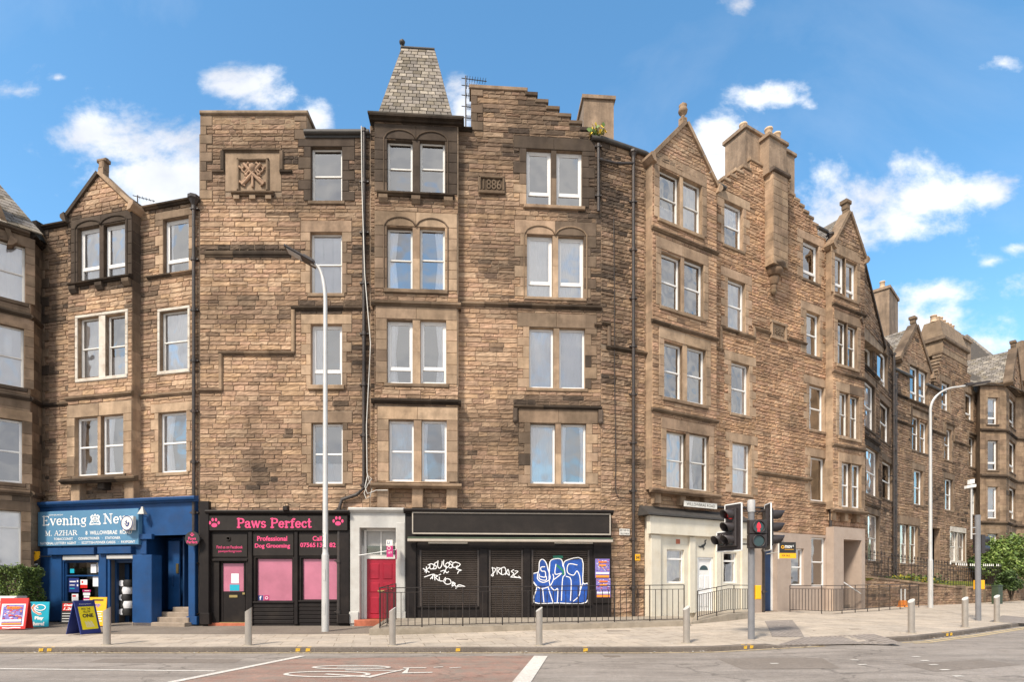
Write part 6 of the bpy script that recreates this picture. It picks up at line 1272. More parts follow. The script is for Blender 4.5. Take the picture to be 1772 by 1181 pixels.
W2 = LE.up(.40); h2 = rect(W2, 1460, 1491, 935, 1060); h2 = (W2.u(1460), W2.u(1491), .5, h2[3]); c0, c1 = W.u(1430), W2.u(1497); zt2 = BE2.z(1465, 914)
sheet(m, W2, c0, c1, 0, zt2, [h2], w=0, noreveal=(0,)); a, b, c, d = h2
for p, q in (((a, c), (a, d)), ((b, d), (b, c)), ((a, d), (b, d)), ((b, c), (a, c))): m.quad(W2(*p, 0), W2(*q, 0), W2(*q, -1.4), W2(*p, -1.4))
m.quad(W2(a, c, -1.4), W2(b, c, -1.4), W2(b, d, -1.4), W2(a, d, -1.4)); m.quad(W2(c0, 0, 0), W2(c0, 0, -.4), W2(c0, zt2, -.4), W2(c0, zt2, 0)); m.quad(W2(c1, 0, 0), W2(c1, 0, -.4), W2(c1, zt2, -.4), W2(c1, zt2, 0)); m.quad(W2(c0, zt2, 0), W2(c1, zt2, 0), W2(c1, zt2, -.4), W2(c0, zt2, -.4))
m.build('painted_wall', 'taupe', S6)
mkwin(W, S6, *hs[1], kind='two', cur='none', rec=.12, mt='upvc'); mkwin(W, S6, *hs[2], kind='two', cur='none', rec=.12, mt='upvc')
a, b, c, d = hs[0]; m = MB(); m.box(W.fr, a, b - .1, c, d - .35, -.34, -.25); o = m.build('door', 'bluedoor', S6); m = MB(); m.box(W.fr, b - .1, b, c, d, -.34, -.22); m.box(W.fr, a, b - .1, d - .35, d, -.34, -.225); m.build('door_frame', 'upvc', S6)
m = MB(); m.box(W.fr, a - .1, b + .2, .2, .5, -.6, .12, ch=.02); m.box(W.fr, a - .1, b + .3, .1, .36, .0, .5, ch=.02); m.build('stone_step', 'step', S6)
m = MB(); m.box(W.fr, a - .15, b + .25, d + .02, d + .14, 0, .12, ch=.02); m.build('door_hood', 'taupe', S6)
a, b, c, d = h2; m = MB(); m.tube([W2(a + .1, 1.75, -.1), W2(b - .3, 1.2, .12)], .03, 8); m.build('handrail', 'upvc', S6); m = MB()
for k in range(3): m.box(W2.fr, a, b, .2, .5 + .16 * k, -1.4, -.25 - .3 * k, ch=.01)
m.build('stone_step', 'step', S6)
# street name plate, number plaque, hydrant plate
def plate(name, label, cat, Wx, x0, x1, y0, y1, w, mt, txt, tmt, bold=.0, lines=None, pad=.07):
    a, b, c, d = rect(Wx, x0, x1, y0, y1, w); m = MB(); m.box(Wx.fr, a, b, c, d, w - .02, w, 0, ch=.005); t = thing(name, label, cat, Wx(a, c, w)); m.build('plate', mt, t); m = MB(); L_ = [txt] if isinstance(txt, str) else txt
    for i, s in enumerate(L_):
        h_ = (d - c) / len(L_); z1 = d - i * h_; text(m, Wx.fr, s, a + (b - a) * pad, b - (b - a) * pad, z1 - h_ * .76, z1 - h_ * .24, w + .004, 0, bold)
    m.build('lettering', tmt, t); return t
plate('street_name_plate', 'long white street name plate on the stone wall above the cream shopfront', 'street sign', LE.up(.36), 1184, 1241, 870, 879.5, .04, 'signwhite', 'WILLOWBRAE ROAD', 'ink')
plate('wall_plaque', 'small white plaque on the stone wall right of the shuttered shop', 'plaque', LF, 1072, 1090, 916, 927, .06, 'signwhite', ['IMMI', 'WILLOWBRAE'], 'ink')
plate('hydrant_sign', 'square yellow hydrant plate with a black H on the drainpipe', 'sign', LF, 1099.5, 1108, 960, 971, .30, 'yellow', 'H', 'ink', .04, pad=.2)
t = thing('estate_agent_board', 'black and yellow for sale board on a white pole by the blue door', 'sign', LE(9, 3)); Wq = LE; q0 = Vector(Wq(Wq.u(1324), Wq.z(1324, 960), .05)); t_ = 22.6; q1 = Vector(((1348 - CX) / F * t_, t_, EYE + (HY - 956) / F * t_)); m = MB(); m.tube([q0, q1], .02, 6); m.build('pole', 'signwhite', t)
SF = world_fr(q1, (1, .12)); s_ = t_ / F; m = MB(); m.box(SF, 0, 31 * s_, -10 * s_, 17 * s_, -.012, .012, 0); m.box(SF, 0, 31.5 * s_, -11 * s_, -2 * s_, -.013, .013, 1); m.box(SF, -.04, 0, -12 * s_, 17 * s_, -.02, .02, 2); m.build('board', ['ink', 'yellow', 'signwhite'], t)
m = MB(); m.ribbon(SF, _arc(6.5 * s_, 8.5 * s_, 2.4 * s_, 2.2 * s_, 0, 360, 14), .03, .016, 1); text(m, SF, 'mov', 10.5 * s_, 24 * s_, 6.5 * s_, 11.5 * s_, .016, 0, .02); text(m, SF, '8', 25 * s_, 27 * s_, 9 * s_, 12 * s_, .016); text(m, SF, 'FOR SALE', 5 * s_, 20 * s_, -8 * s_, -4.5 * s_, .016, 2, .01); m.box(SF, 10 * s_, 27 * s_, 4 * s_, 4.7 * s_, .012, .0155, 1); m.build('lettering', ['white', 'yellow', 'ink'], t)
# ================================================================ neighbouring buildings
# dark tenement with a projecting bay, cut by the left edge of the picture
TD = thing('tenement', 'soot-dark ashlar tenement at the far left with a slate roof and large bay windows', 'tenement', (-18, 19.5, 0))
D1 = Wall(-140, 18.6, 52, 20.5); D2 = Wall(0, 0, 0, 0, 0, p=(D1.base0 + D1.d * D1.len, (LA.p0.x - .02, LA.p0.y + .3)))
W = D1; holes = []; blocks = []
def dw(xl, xr, yt, yb, k, c): wins(D1, TD, [(xl, xr, yt, yb, k, c)], holes, blocks, mar=(.28, .28), lint=.36, quoin=False, sill=.14, amt=1.0, mt='wood_white' if k == 'sash' else 'upvc')
dw(-14, 43, 422, 517, 'sash', 'white'); dw(-14, 41, 566, 667, 'sash', 'shutter'); dw(-14, 38, 727, 835, 'two', 'none'); dw(-14, 36, 885, 985, 'top', 'shutter')
m = MB(); zTD = D1.z(30, 400)
for y, hh, pr in ((545, .2, .1), (690, .2, .1), (858, .24, .14)): z = D1.z(20, y); string(m, D1, 0, D1.len, z, hh, pr); string(m, D2, 0, D2.len, z, hh, pr); blocks.append((0, D1.len, z, z + hh))
string(m, D1, 0, D1.len, zTD - .1, .2, .18); string(m, D2, 0, D2.len, zTD - .1, .2, .18); m.build('string_course', 'dress', TD)
m = MB(); sheet(m, D1, 0, D1.len, -.2, zTD, holes); fill(m, D1, 0, D1.len, 0, zTD, blocks, rng, dress=True, rough=.012, hr=(.30, .36), lr=(.5, .9)); sheet(m, D2, 0, D2.len, -.2, zTD, []); fill(m, D2, 0, D2.len, 0, zTD, [], rng, dress=True, rough=.012, hr=(.30, .36), lr=(.4, .7)); m.build('wall', 'dress', TD)
m = MB(); a_ = D1(D1.u(-35), zTD + .1, .2); e_ = D1(D1.len + .3, zTD + .1, .1); rt = 2.9; 
P0, P1 = Vector(D1(D1.len + .35, zTD + .1, .15)), Vector(D1(-1, zTD + .1, .15)); ur_ = D1.u(-4, -2.5); zr_ = D1.z(-4, 315, -2.5); ridge1 = Vector(D1(ur_, zr_, -2.5)); ridge0 = Vector(D1(-1, zr_, -2.5)); bk = Vector(D2(D2.len + 1.5, zTD + .1, -.1))
slates(m, tuple(P1), tuple(P0), tuple(ridge1), tuple(ridge0), 14); slates(m, tuple(P0), tuple(bk), tuple(Vector(D1(ur_, zr_, -6))), tuple(ridge1), 14); m.quad(tuple(ridge0), tuple(ridge1), D1(ur_, zr_, -6), D1(-1, D1.z(0, 305), -6), 0, (.12, .11, .1)); m.build('roof', 'slate', TD)
gable(D1, TD, D1.u(-75), D1.u(18), D1.z(-30, 402), D1.u(-30), D1.z(-30, 300), finial='block', depth=3)
# recessed stair wing joining the side of the corner tenement
TG = thing('tenement', 'weathered sandstone tenement beyond the painted ground floor, with a steep gabled dormer and carved chimney', 'tenement', (LG0.p0.x, LG0.p0.y, 0))
TG['label'] = 'weathered tenement beyond the taupe ground floor, with steep gabled dormer and carved chimney'
W = LG0; holes = []; blocks = []; L0 = W.len
zt0 = W.z(1510, 560)
for it, kw in (((1491, 1504, 570, 630, 'sash', 'none'), {}), ((1494, 1508, 666, 741, 'two', 'white'), {}), ((1498, 1514, 780, 857, 'two', 'white'), {}), ((1501, 1515, 893, 971, 'sash', 'white'), {}),
    ((1517, 1530, 611, 665, 'cas', 'none'), {}), ((1522, 1534, 702, 763, 'two', 'none'), {}), ((1526, 1539, 803, 864, 'two', 'none'), {})):
    wins(W, TG, [it], holes, blocks, mar=(.14, .20), lint=.34, sill=.12, quoin=False, amt=1.1, **kw)
m = MB(); 
for y in (652, 768, 880): z = W.z(1510, y); string(m, W, 0, L0 * .45, z, .2, .14); blocks.append((0, L0 * .45, z, z + .2))
m.build('string_course', 'dress', TG)
m = MB(); sheet(m, W, 0, L0, -.2, zt0, holes); fill(m, W, 0, L0, .3, zt0, blocks, rng, rough=.03, simple=True, amt=1.1); m.build('wall', 'stone', TG)
g0_, g1_ = W.u(1489), W.u(1531); W9 = W.up(.25); gable(W9, TG, W9.u(1487), W9.u(1530), W9.z(1505, 575), W9.u(1494), W9.z(1494, 458), finial='block', depth=3, cop=.18)
m = MB(); a, b = W9.u(1487), W9.u(1530); m.prism(W9.fr, [(a, W9.z(1505, 575)), (b, W9.z(1505, 575)), (b - .25, W9.z(1505, 585)), (a + .1, W9.z(1505, 600))], -.5, -.0, 0, (.27, .2, .14)); m.build('corbel_course', 'dress', TG)
Wc = W.up(-1.2); m = MB(); a, b = Wc.u(1539), Wc.u(1554); z = Wc.z(1545, 508); m.box(Wc.fr, a, b, zt0 - 3, z, -.9, 0, 0); m.box(Wc.fr, a - .08, b + .08, z, z + .18, -1.0, .08); o = m.build('chimney', 'render', TG); pots(o, Wc, [a + .25, b - .25], z + .18, -.45, .5, .17)
pipe(TG, [W(L0 - .35, zt0 - .4, .12), W(L0 - .35, .4, .12)], .07)
W = LG; L1 = W.len; holes = []; blocks = []; zt1 = W.z(1600, 667)
data = [([(1574, 1585, 637, 692), (1590, 1600, 645, 697)], 'cas', dict(lint=.5)), ([(1578, 1587, 724, 779), (1591, 1600, 733, 784)], 'two', dict(lint=.5)), ([(1581, 1592, 816, 874)], 'two', dict(lint=.4)), ([(1557, 1567, 909, 976), (1574, 1583, 911, 976)], 'sash', dict(lint=.5)),
    ([(1629, 1638, 665, 710)], 'cas', dict(lint=.4)), ([(1634, 1642, 745, 796)], 'two', dict(lint=.4)), ([(1635, 1644, 831, 883)], 'two', dict(lint=.4)), ([(1670, 1679, 684, 726)], 'cas', dict(lint=.4)), ([(1676, 1682, 759, 808)], 'two', dict(lint=.4)), ([(1678, 1685, 846, 891)], 'two', dict(lint=.4)), ([(1644, 1652, 922, 972), (1658, 1666, 924, 972)], 'sash', dict(lint=.35, paint='white_paint'))]
for its, k, kw in data:
    if its[0][1] - its[0][0] > 0:
        kw = dict(kw); wins(W, TG, [(*i, k, rng.choice(['none', 'net', 'none'])) for i in its], holes, blocks, mar=(.2, .34) if 'paint' not in kw else (.08, .08), quoin='paint' not in kw, sill=.13, **kw)
dr_ = (W.u(1612), W.u(1626), .8, W.z(1619, 915)); holes.append((*dr_, 0)); blocks.append(dr_)
m = MB()
def gs(x0, x1, xc, y): z = W.z(xc, y); a, b = W.u(x0), W.u(x1); string(m, W, a, b, z, .18, .14); blocks.append((a, b, z, z + .18)); return a, b, z
gs(1546, 1578, 1562, 735); a, b, z = gs(1576, 1609, 1592, 713); vstring(m, W, a, z - .9, z + .1); vstring(m, W, b, z - 1.3, z + .1); a, b, z = gs(1608, 1635, 1622, 752); vstring(m, W, b, z, z + .85); a, b, z = gs(1634, 1650, 1642, 737); vstring(m, W, b, z - .9, z + .1); gs(1648, 1677, 1662, 771); gs(1676, 1688, 1682, 755); gs(1688, 1697, 1692, 778); gs(1546, 1610, 1578, 697)
m.build('string_course', 'dress', TG)
m = MB(); sheet(m, W, 0, L1, -.2, zt1, holes); fill(m, W, 0, L1, .5, zt1, blocks, rng, rough=.03, simple=True, amt=1.0); m.build('wall', 'stone', TG)
m = MB(); a, b, c, d = dr_; m.box(W.fr, a, b, c, d, -.5, -.4); m.build('door', mat('brown_door', (.07, .045, .03), .6), TG)
# dormer gable over paired windows
a, b = W.u(1555), W.u(1613); DG = W; zt_ = zt1
gable(DG, TG, DG.u(1557), DG.u(1611), DG.z(1583, 634), DG.u(1585), DG.z(1585, 565), finial='block', depth=4, cop=.25, rough=.03)
m = MB(); q0, q1, q2 = DG.u(1559), DG.u(1610), DG.z(1583, 634); sheet(m, DG, q0, q1, zt1, q2 + .02, [], open_=[h[:4] for h in holes]); fill(m, DG, q0, q1, zt1, q2, blocks, rng, rough=.03, simple=True)
for u in (q0, q1): m.quad(DG(u, zt1 - .2, 0), DG(u, zt1 - .2, -2.5), DG(u, q2, -2.5), DG(u, q2, 0), 0, MORT)
m.build('dormer_front', 'stone', TG)
# crow-stepped gable with big chimney
ga, gb, gz = W.u(1617), W.u(1694), zt1; za = W.z(1650, 610); m = MB(); n = 7; am, bm = W.u(1632), W.u(1668)
st2 = [(ga + (am - ga) * i / 5, ga + (am - ga) * (i + 1) / 5, gz + (za - gz) * (i + 1) / 6) for i in range(5)] + [(am, bm, za)] + [(bm + (gb - bm) * i / 5, bm + (gb - bm) * (i + 1) / 5, za - (za - gz) * (i + 1) / 6) for i in range(5)]
def l2(z): s_ = [s for s in st2 if s[2] > z]; return (s_[0][0], s_[-1][1]) if s_ else (0, 0)
for (a, b, z) in st2: sheet(m, W, a, b, gz, z, [], open_=[h[:4] for h in holes]); m.box(W.fr, a, b, z - .2, z, -.5, -.006, 0, MORT)
fill(m, W, ga, gb, gz, za, blocks, rng, lim=l2, rough=.03, simple=True); 
for (a, b, z) in st2: m.box(W.fr, a - .05, b + .05, z, z + .13, -.52, .06, 0, stonecol(W(a, z), rng, True), ch=.02)
m.build('stepped_gable', 'stone', TG)
m = MB(); a, b = W.u(1630), W.u(1672); z1 = W.z(1650, 612); z2 = W.z(1650, 600); z3 = W.z(1655, 566); m.box(W.fr, a, b, z1 - .4, z2, -1.4, .05, 0, (.30, .22, .15)); m.box(W.fr, a - .15, b + .15, z2, z2 + .25, -1.5, .2, 0, (.2, .15, .11), ch=.05)
fill(m, W.up(.05), a, b, z1, z2, [], rng, rough=.02, simple=True)
m.add([W(a, z2 + .25, .08), W(b, z2 + .25, .08), W(b - .25, z3, -.2), W(a + .25, z3, -.2), W(a, z2 + .25, -1.4), W(b, z2 + .25, -1.4), W(b - .25, z3, -1.1), W(a + .25, z3, -1.1)], [(0, 1, 2, 3), (1, 5, 6, 2), (4, 0, 3, 7), (5, 4, 7, 6), (3, 2, 6, 7)], 0, (.27, .2, .14)); o = m.build('chimney', 'stone', TG); pots(o, W, [a + .4 + .5 * k for k in range(int((b - a - .5) / .5))], z3, -.6, .5, .2)
m = MB(); Wk = W.up(-1.8); a, b = Wk.u(1664), Wk.u(1680); z = Wk.z(1672, 590); m.box(Wk.fr, a, b, zt1, z, -1, 0); m.box(Wk.fr, a - .1, b + .1, z, z + .2, -1.1, .1); o = m.build('chimney', 'render', TG); pots(o, Wk, [a + .3], z + .2, -.5, .5, .18)
ring_roof(TG, [LG0, LG], [zt0, zt1, zt1], back=8, rise=2.6, fr0=1.0); m = MB(); m.tube([W(0, zt1 + .05, .1), W(W.u(1575), zt1 + .03, .12)], .09, 8); m.tube([W(W.u(1600), zt1 + .03, .12), W(W.u(1632), zt1 + .03, .12)], .09, 8); m.build('gutter', 'lead', TG)
pipe(TG, [W(.1, zt1 - .2, .12), W(.1, .5, .12)], .07)
# bay-windowed tenements closing the street on the right
def bays(label, faces, zt, wl, cols, rear, strs, tone):
    t = thing('tenement', label, 'tenement', (faces[0].p0.x, faces[0].p0.y, 0)); m = MB(); sm_ = MB()
    for Wf in faces:
        holes = []; blocks = []
        for (f, xl, xr, rows, k) in wl:
            if f is Wf:
                for (yt, yb) in rows: wins(Wf, t, [(xl, xr, yt, yb, k, rng.choice(['net', 'none', 'none']))], holes, blocks, mar=(.16, .16), lint=.35, quoin=False, sill=.12, amt=.9)
        for y in strs: z = faces[0].z((faces[0].u(0) and cols), y); string(sm_, Wf, 0, Wf.len, z, .22, .15); blocks.append((0, Wf.len, z, z + .22))
        string(sm_, Wf, -.1, Wf.len + .1, zt - .05, .25, .25); sheet(m, Wf, 0, Wf.len, -.2, zt, holes); fill(m, Wf, 0, Wf.len, .4, zt, blocks, rng, dress=True, rough=.012, hr=(.3, .4), lr=(.5, .9), amt=.8, tone=tone)
    m.build('wall', 'dress', t); sm_.build('string_course', 'dress', t); return t
HA = Wall(1696, 39.6, 1741, 39.8); HB = Wall(1741, 39.8, 1757, 42.0); HC = Wall(1757, 42.0, 1795, 42.5)
TH = bays('far tenement with a slate roof, a small pointed gable and canted bay windows', [HA, HB, HC], HA.z(1718, 668), [(HA, 1709, 1723, [(690, 735), (764, 814), (844, 898), (925, 966)], 'cas'), (HB, 1746, 1753, [(694, 738), (768, 817), (847, 898), (925, 964)], 'cas')], 1718, None, (748, 827, 908), (1.0, .98, .95))
zt = HA.z(1718, 668); m = MB(); p = HA.p0; m.add([(p.x, p.y, -.2), (p.x + 3.2, p.y + 7, -.2), (p.x + 3.2, p.y + 7, zt + 2.5), (p.x, p.y, zt)], [(0, 1, 2, 3)], 0, (.2, .15, .11)); m.add([(p.x - 1.2, p.y + 1.9, -.2), (p.x + .3, p.y + 1.7, -.2), (p.x + .3, p.y + 1.7, zt + .3), (p.x - 1.2, p.y + 1.9, zt + .3)], [(0, 1, 2, 3)], 0, (.2, .15, .11)); m.build('side_wall', 'dress', TH); m = MB(); slates(m, HA(-.6, zt, .2), HA(HA.len, zt, .2), HA(HA.len + 1.2, HA.z(1730, 632, -4), -4), HA(-.6, HA.z(1690, 640, -4), -4), 16, .35); slates(m, HA(HA.len, zt, .2), HC(HC.len, zt, .2), HC(HC.len, zt + 3.2, -4), HA(HA.len + 1.2, HA.z(1730, 632, -4), -4), 16, .35); m.build('roof', 'slate', TH)
gable(HB.up(.3), TH, -.35, HB.len + .3, zt + .15, HB.len * .45, HB.z(1747, 605), finial='block', cop=.2, depth=5, dressed=False)
HD = Wall(1752, 47.5, 1800, 47.9); HE = Wall(1800, 47.9, 1840, 51)
TI = bays('farthest tenement at the right edge with a tall slate roof and a stepped gable', [HD, HE], HD.z(1762, 640), [(HD, 1757, 1769, [(707, 750), (775, 826), (852, 906), (928, 968)], 'cas')], 1762, None, (762, 838, 915), (1.04, 1, .95))
zt = HD.z(1762, 640); m = MB(); Wr = Wall(1662, 50, 1772, 52); slates(m, Wr(0, Wr.z(1680, 662), 0), Wr(Wr.len, Wr.z(1760, 655), 0), Wr(Wr.len, Wr.z(1762, 592, -5), -5), Wr(1.0, Wr.z(1682, 624, -5), -5), 16, .5); m.build('roof', 'slate', TI)
m = MB(); Wr2 = Wall(1750, 46.5, 1800, 47); steps = [(1754, 640), (1757, 625), (1760, 612), (1763, 600), (1766, 590)]
for i, (x, y) in enumerate(steps): xe = steps[i + 1][0] if i < 4 else 1790; stone_patch(m, Wr2, Wr2.u(x), Wr2.u(xe) + .0, Wr2.z(x, 660), Wr2.z(x, y), rng, .1, True); m.box(Wr2.fr, Wr2.u(x), Wr2.u(xe), Wr2.z(x, 660), Wr2.z(x, y), -.8, -.01, 0, (.3, .22, .15))
m.build('stepped_gable', 'dress', TI)
# ================================================================ rooftop and wall fittings
def aerial(label, base, h, arms, yaw=0, bars=5, L_=.9):
    t = thing('tv_aerial', label, 'aerial', base); b = Vector(base); m = MB(); m.tube([b, b + Vector((0, 0, h))], .022, 6); m.build('mast', 'pipe', t); d = Vector((math.cos(yaw), math.sin(yaw), 0)); n = Vector((-d.y, d.x, .0))
    for z, l in arms:
        m = MB(); c = b + Vector((0, 0, z)); m.tube([c - d * .15, c + d * l], .014, 5)
        for k in range(bars): p = c + d * (l * (k + .5) / bars); m.tube([p - n * .18 + Vector((0, 0, -.05)), p + n * .18 + Vector((0, 0, .05))], .009, 4)
        m.build('arm', 'pipe', t)
    return t
aerial('tall bare aerial mast with several arms beside the stepped gable dated 1886', LC(LC.u(806, -.4), LC.z(806, 232), -.4), 2.4, [(2.3, .75), (2.05, .65), (1.7, .5), (1.3, .3), (.9, .3)], .15, 8)
aerial('small aerial behind the pointed dormer of the left tenement', LA(LA.u(238, -.6), LA.z(238, 360), -.6), .95, [(.9, .55)], .5, 5)
t = thing('wall_plant', 'tuft of yellow-flowering weeds growing at the corner gutter', 'plant', LC(LCl - .2, LC.z(1032, 243)))
m = MB(); rp = random.Random(3)
for k in range(70):
    a = rp.uniform(0, 6.3); r_ = rp.uniform(.0, .35); p = Vector(LC(LCl - .18, LC.z(1030, 244), .1)); e = p + Vector((math.cos(a) * r_, math.sin(a) * r_ * .6, rp.uniform(.15, .42))); m.tube([p, (p + e) / 2 + Vector((0, 0, .04)), e], [.008, .006, .004], 4, 0, (.10, .16, .04))
    s_ = .045; n = Vector((rp.uniform(-1, 1), rp.uniform(-1, 0), rp.uniform(-.3, 1))).normalized(); u = n.orthogonal() * s_; v = n.cross(u); m.add([e - u - v, e + u - v, e + u + v, e - u + v], [(0, 1, 2, 3)], 0, (.75, .52, .03) if rp.random() < .65 else (.12, .2, .04))
m.build('stems_and_flowers', 'leafm', t)
t = thing('hanging_cable', 'long white cable hanging down the front and coiled above the pale entrance', 'cable', LB(LB.len - .3, 5)); m = MB(); z0, z1 = LB.z(633, 225), LB.z(640, 850)
x_ = LB.len; pts = [LB(LB.u(628), LB.z(628, 226), .2), LB(LB.u(629), LB.z(629, 330), .2), LB(LB.u(634), LB.z(634, 480), .22), LB(LB.u(644), LB.z(644, 600), .22), LB(LB.u(637), LB.z(637, 740), .22), LB(LB.u(638), LB.z(638, 820), .22)]
m.tube(pts, .017, 6); lp = [(638, 820), (642, 835), (647, 850), (644, 862), (637, 866), (634, 856), (640, 842), (647, 832), (640, 826), (636, 846), (640, 858), (655, 852), (675, 852)]; m.tube([LB(LB.u(x), LB.z(x, y), .24 + .01 * i) for i, (x, y) in enumerate(lp)], .016, 6); m.build('cable', 'cable', t)
t = thing('wall_cable', 'thin dark cable running down the blunt corner to the drainpipe', 'cable', LF(.5, 5)); m = MB(); W = LF
m.tube([W(W.u(x, .06), W.z(x, y, .06), .06) for x, y in ((1062, 375), (1063, 520), (1063, 640), (1065, 760), (1065, 850), (1070, 862), (1096, 866))], .014, 5); m.build('cable', 'pipe', t)
# ================================================================ street furniture
def bollard():
    p0 = gpt(185, 1117); t = thing('bollard', '', 'bollard', tuple(p0), 'slant-topped steel bollards along the kerb'); m = MB(); r = .085; seg = 20; h = .98; sl_ = .11
    vs = []
    for k in range(seg): a = 2 * math.pi * k / seg; vs.append((r * math.cos(a), r * math.sin(a), -.05))
    for k in range(seg): a = 2 * math.pi * k / seg; vs.append((r * math.cos(a), r * math.sin(a), h - .02 - sl_ * .5 * (1 - math.cos(a)) if 0 else h - .06 + .055 * math.cos(a) + .02 * math.sin(a)))
    m.add(vs, [(k, (k + 1) % seg, seg + (k + 1) % seg, seg + k) for k in range(seg)], 0, None, True)
    m.build('post', 'steel', t, base=(0, 0, 0)); m = MB(); m.add([(x * 1.0, y * 1.0, z + .001) for x, y, z in vs[seg:]], [tuple(range(seg))]); m.add([(x * .45, y * .45, (z - h + .06) * .45 + h - .06 + .004) for x, y, z in vs[seg:]], [tuple(range(seg))]); m.build('slanted_cap', 'steelend', t, base=(0, 0, 0)); m = MB(); m.lathe((0, 0, -.02), [(.135, 0), (.135, .028), (.095, .034)], 18); m.build('base_plate', 'concrete', t, base=(0, 0, 0)); return t
bl = [(185, 1117, 'steel bollard at the kerb in front of the blue doorway, by the yellow boards'), (430, 1118, 'steel bollard at the kerb in front of the groomer\'s black door'), (679, 1118, 'steel bollard at the kerb in front of the red door'), (933, 1118, 'steel bollard at the kerb in front of the blue graffiti shutter'),
      (1188, 1114, 'steel bollard at the kerb in front of the cream shopfront'), (1577, 1097, 'steel bollard past the crossing, nearest the tall lamp column'), (1670, 1087, 'steel bollard just left of the plain grey signal pole'), (1725, 1078, 'rightmost steel bollard, just right of the grey signal pole')]
b0_ = bollard(); b0_['label'] = bl[0][2]
for x, y, lb in bl[1:]: copy_tree(b0_, loc=tuple(gpt(x, y)), label=lb)
def lamp(x, y, label, armdir, h, reach, headlen, face, fr0=.9):
    p = gpt(x, y); t = thing('street_lamp', label, 'street lamp', tuple(p), 'tall grey street lamps'); m = MB(); m.tube([p, p + Vector((0, 0, 2.4))], [.115, .112], 16); m.tube([p + Vector((0, 0, 2.4)), p + Vector((0, 0, 2.5)), p + Vector((0, 0, h * fr0))], [.105, .085, .062], 16); m.build('column', 'galv', t)
    m = MB(); d = Vector(armdir).normalized(); pts = []; z0 = h * fr0
    for k in range(13): a = R(90 * k / 12); pts.append(p + Vector((0, 0, z0)) + Vector((0, 0, (h - z0) * math.sin(a))) + d * reach * (1 - math.cos(a)) * .75)
    e = pts[-1]; pts.append(e + d * reach * .25 + Vector((0, 0, .05))); m.tube(pts, [.062] * 6 + [.05] * 8, 12); m.build('curved_arm', 'galv', t)
    e = pts[-1]; m = MB(); n = Vector((-d.y, d.x, 0)); up = Vector((0, 0, 1))
    fr_ = lambda u, z, w=0: tuple(e + d * u + n * w + up * (z + u * face)); m.box(fr_, -.1, headlen, -.03, .05, -.2, .2, 0, ch=.03); m.box(fr_, -.1, .22, .05, .12, -.1, .1, 0); m.build('lamp_head', 'darkplastic', t)
    m = MB(); m.box(fr_, .3, headlen - .06, -.045, -.03, -.15, .15, 0); m.build('lens', 'greycap', t)
    m = MB(); m.box(world_fr(p), -.035, .035, 1.6, 1.95, .10, .125); m.box(world_fr(p), -.03, .03, .55, .9, .10, .12); m.build('inspection_door', 'galv', t); return t
l1 = lamp(563, 1094, 'grey lamp column in front of the groomer, its arm curving to the left', (-1, -.12, 0), 11.45, .42, .78, .52, .90)
l2_ = lamp(1610, 1053, 'grey lamp column by the garden wall, its long arm curving to the right', (1, -.12, 0), 11.1, 1.7, .95, .12, .90)
m = MB(); p = gpt(563, 1094); text(m, lambda u, z, w=0: (p.x - .05 + z * -1 + 0, p.y - .125 - w, p.z + 2.65 + u), 'F8PK 5', 0, .42, -.03, .03, 0); m.box(lambda u, z, w=0: (p.x + z, p.y - .1 - w, p.z + 2.65 + u), -.02, .44, -.03, .05, 0, .02, 1); m.build('number_tag', ['ink', 'signwhite'], l1)
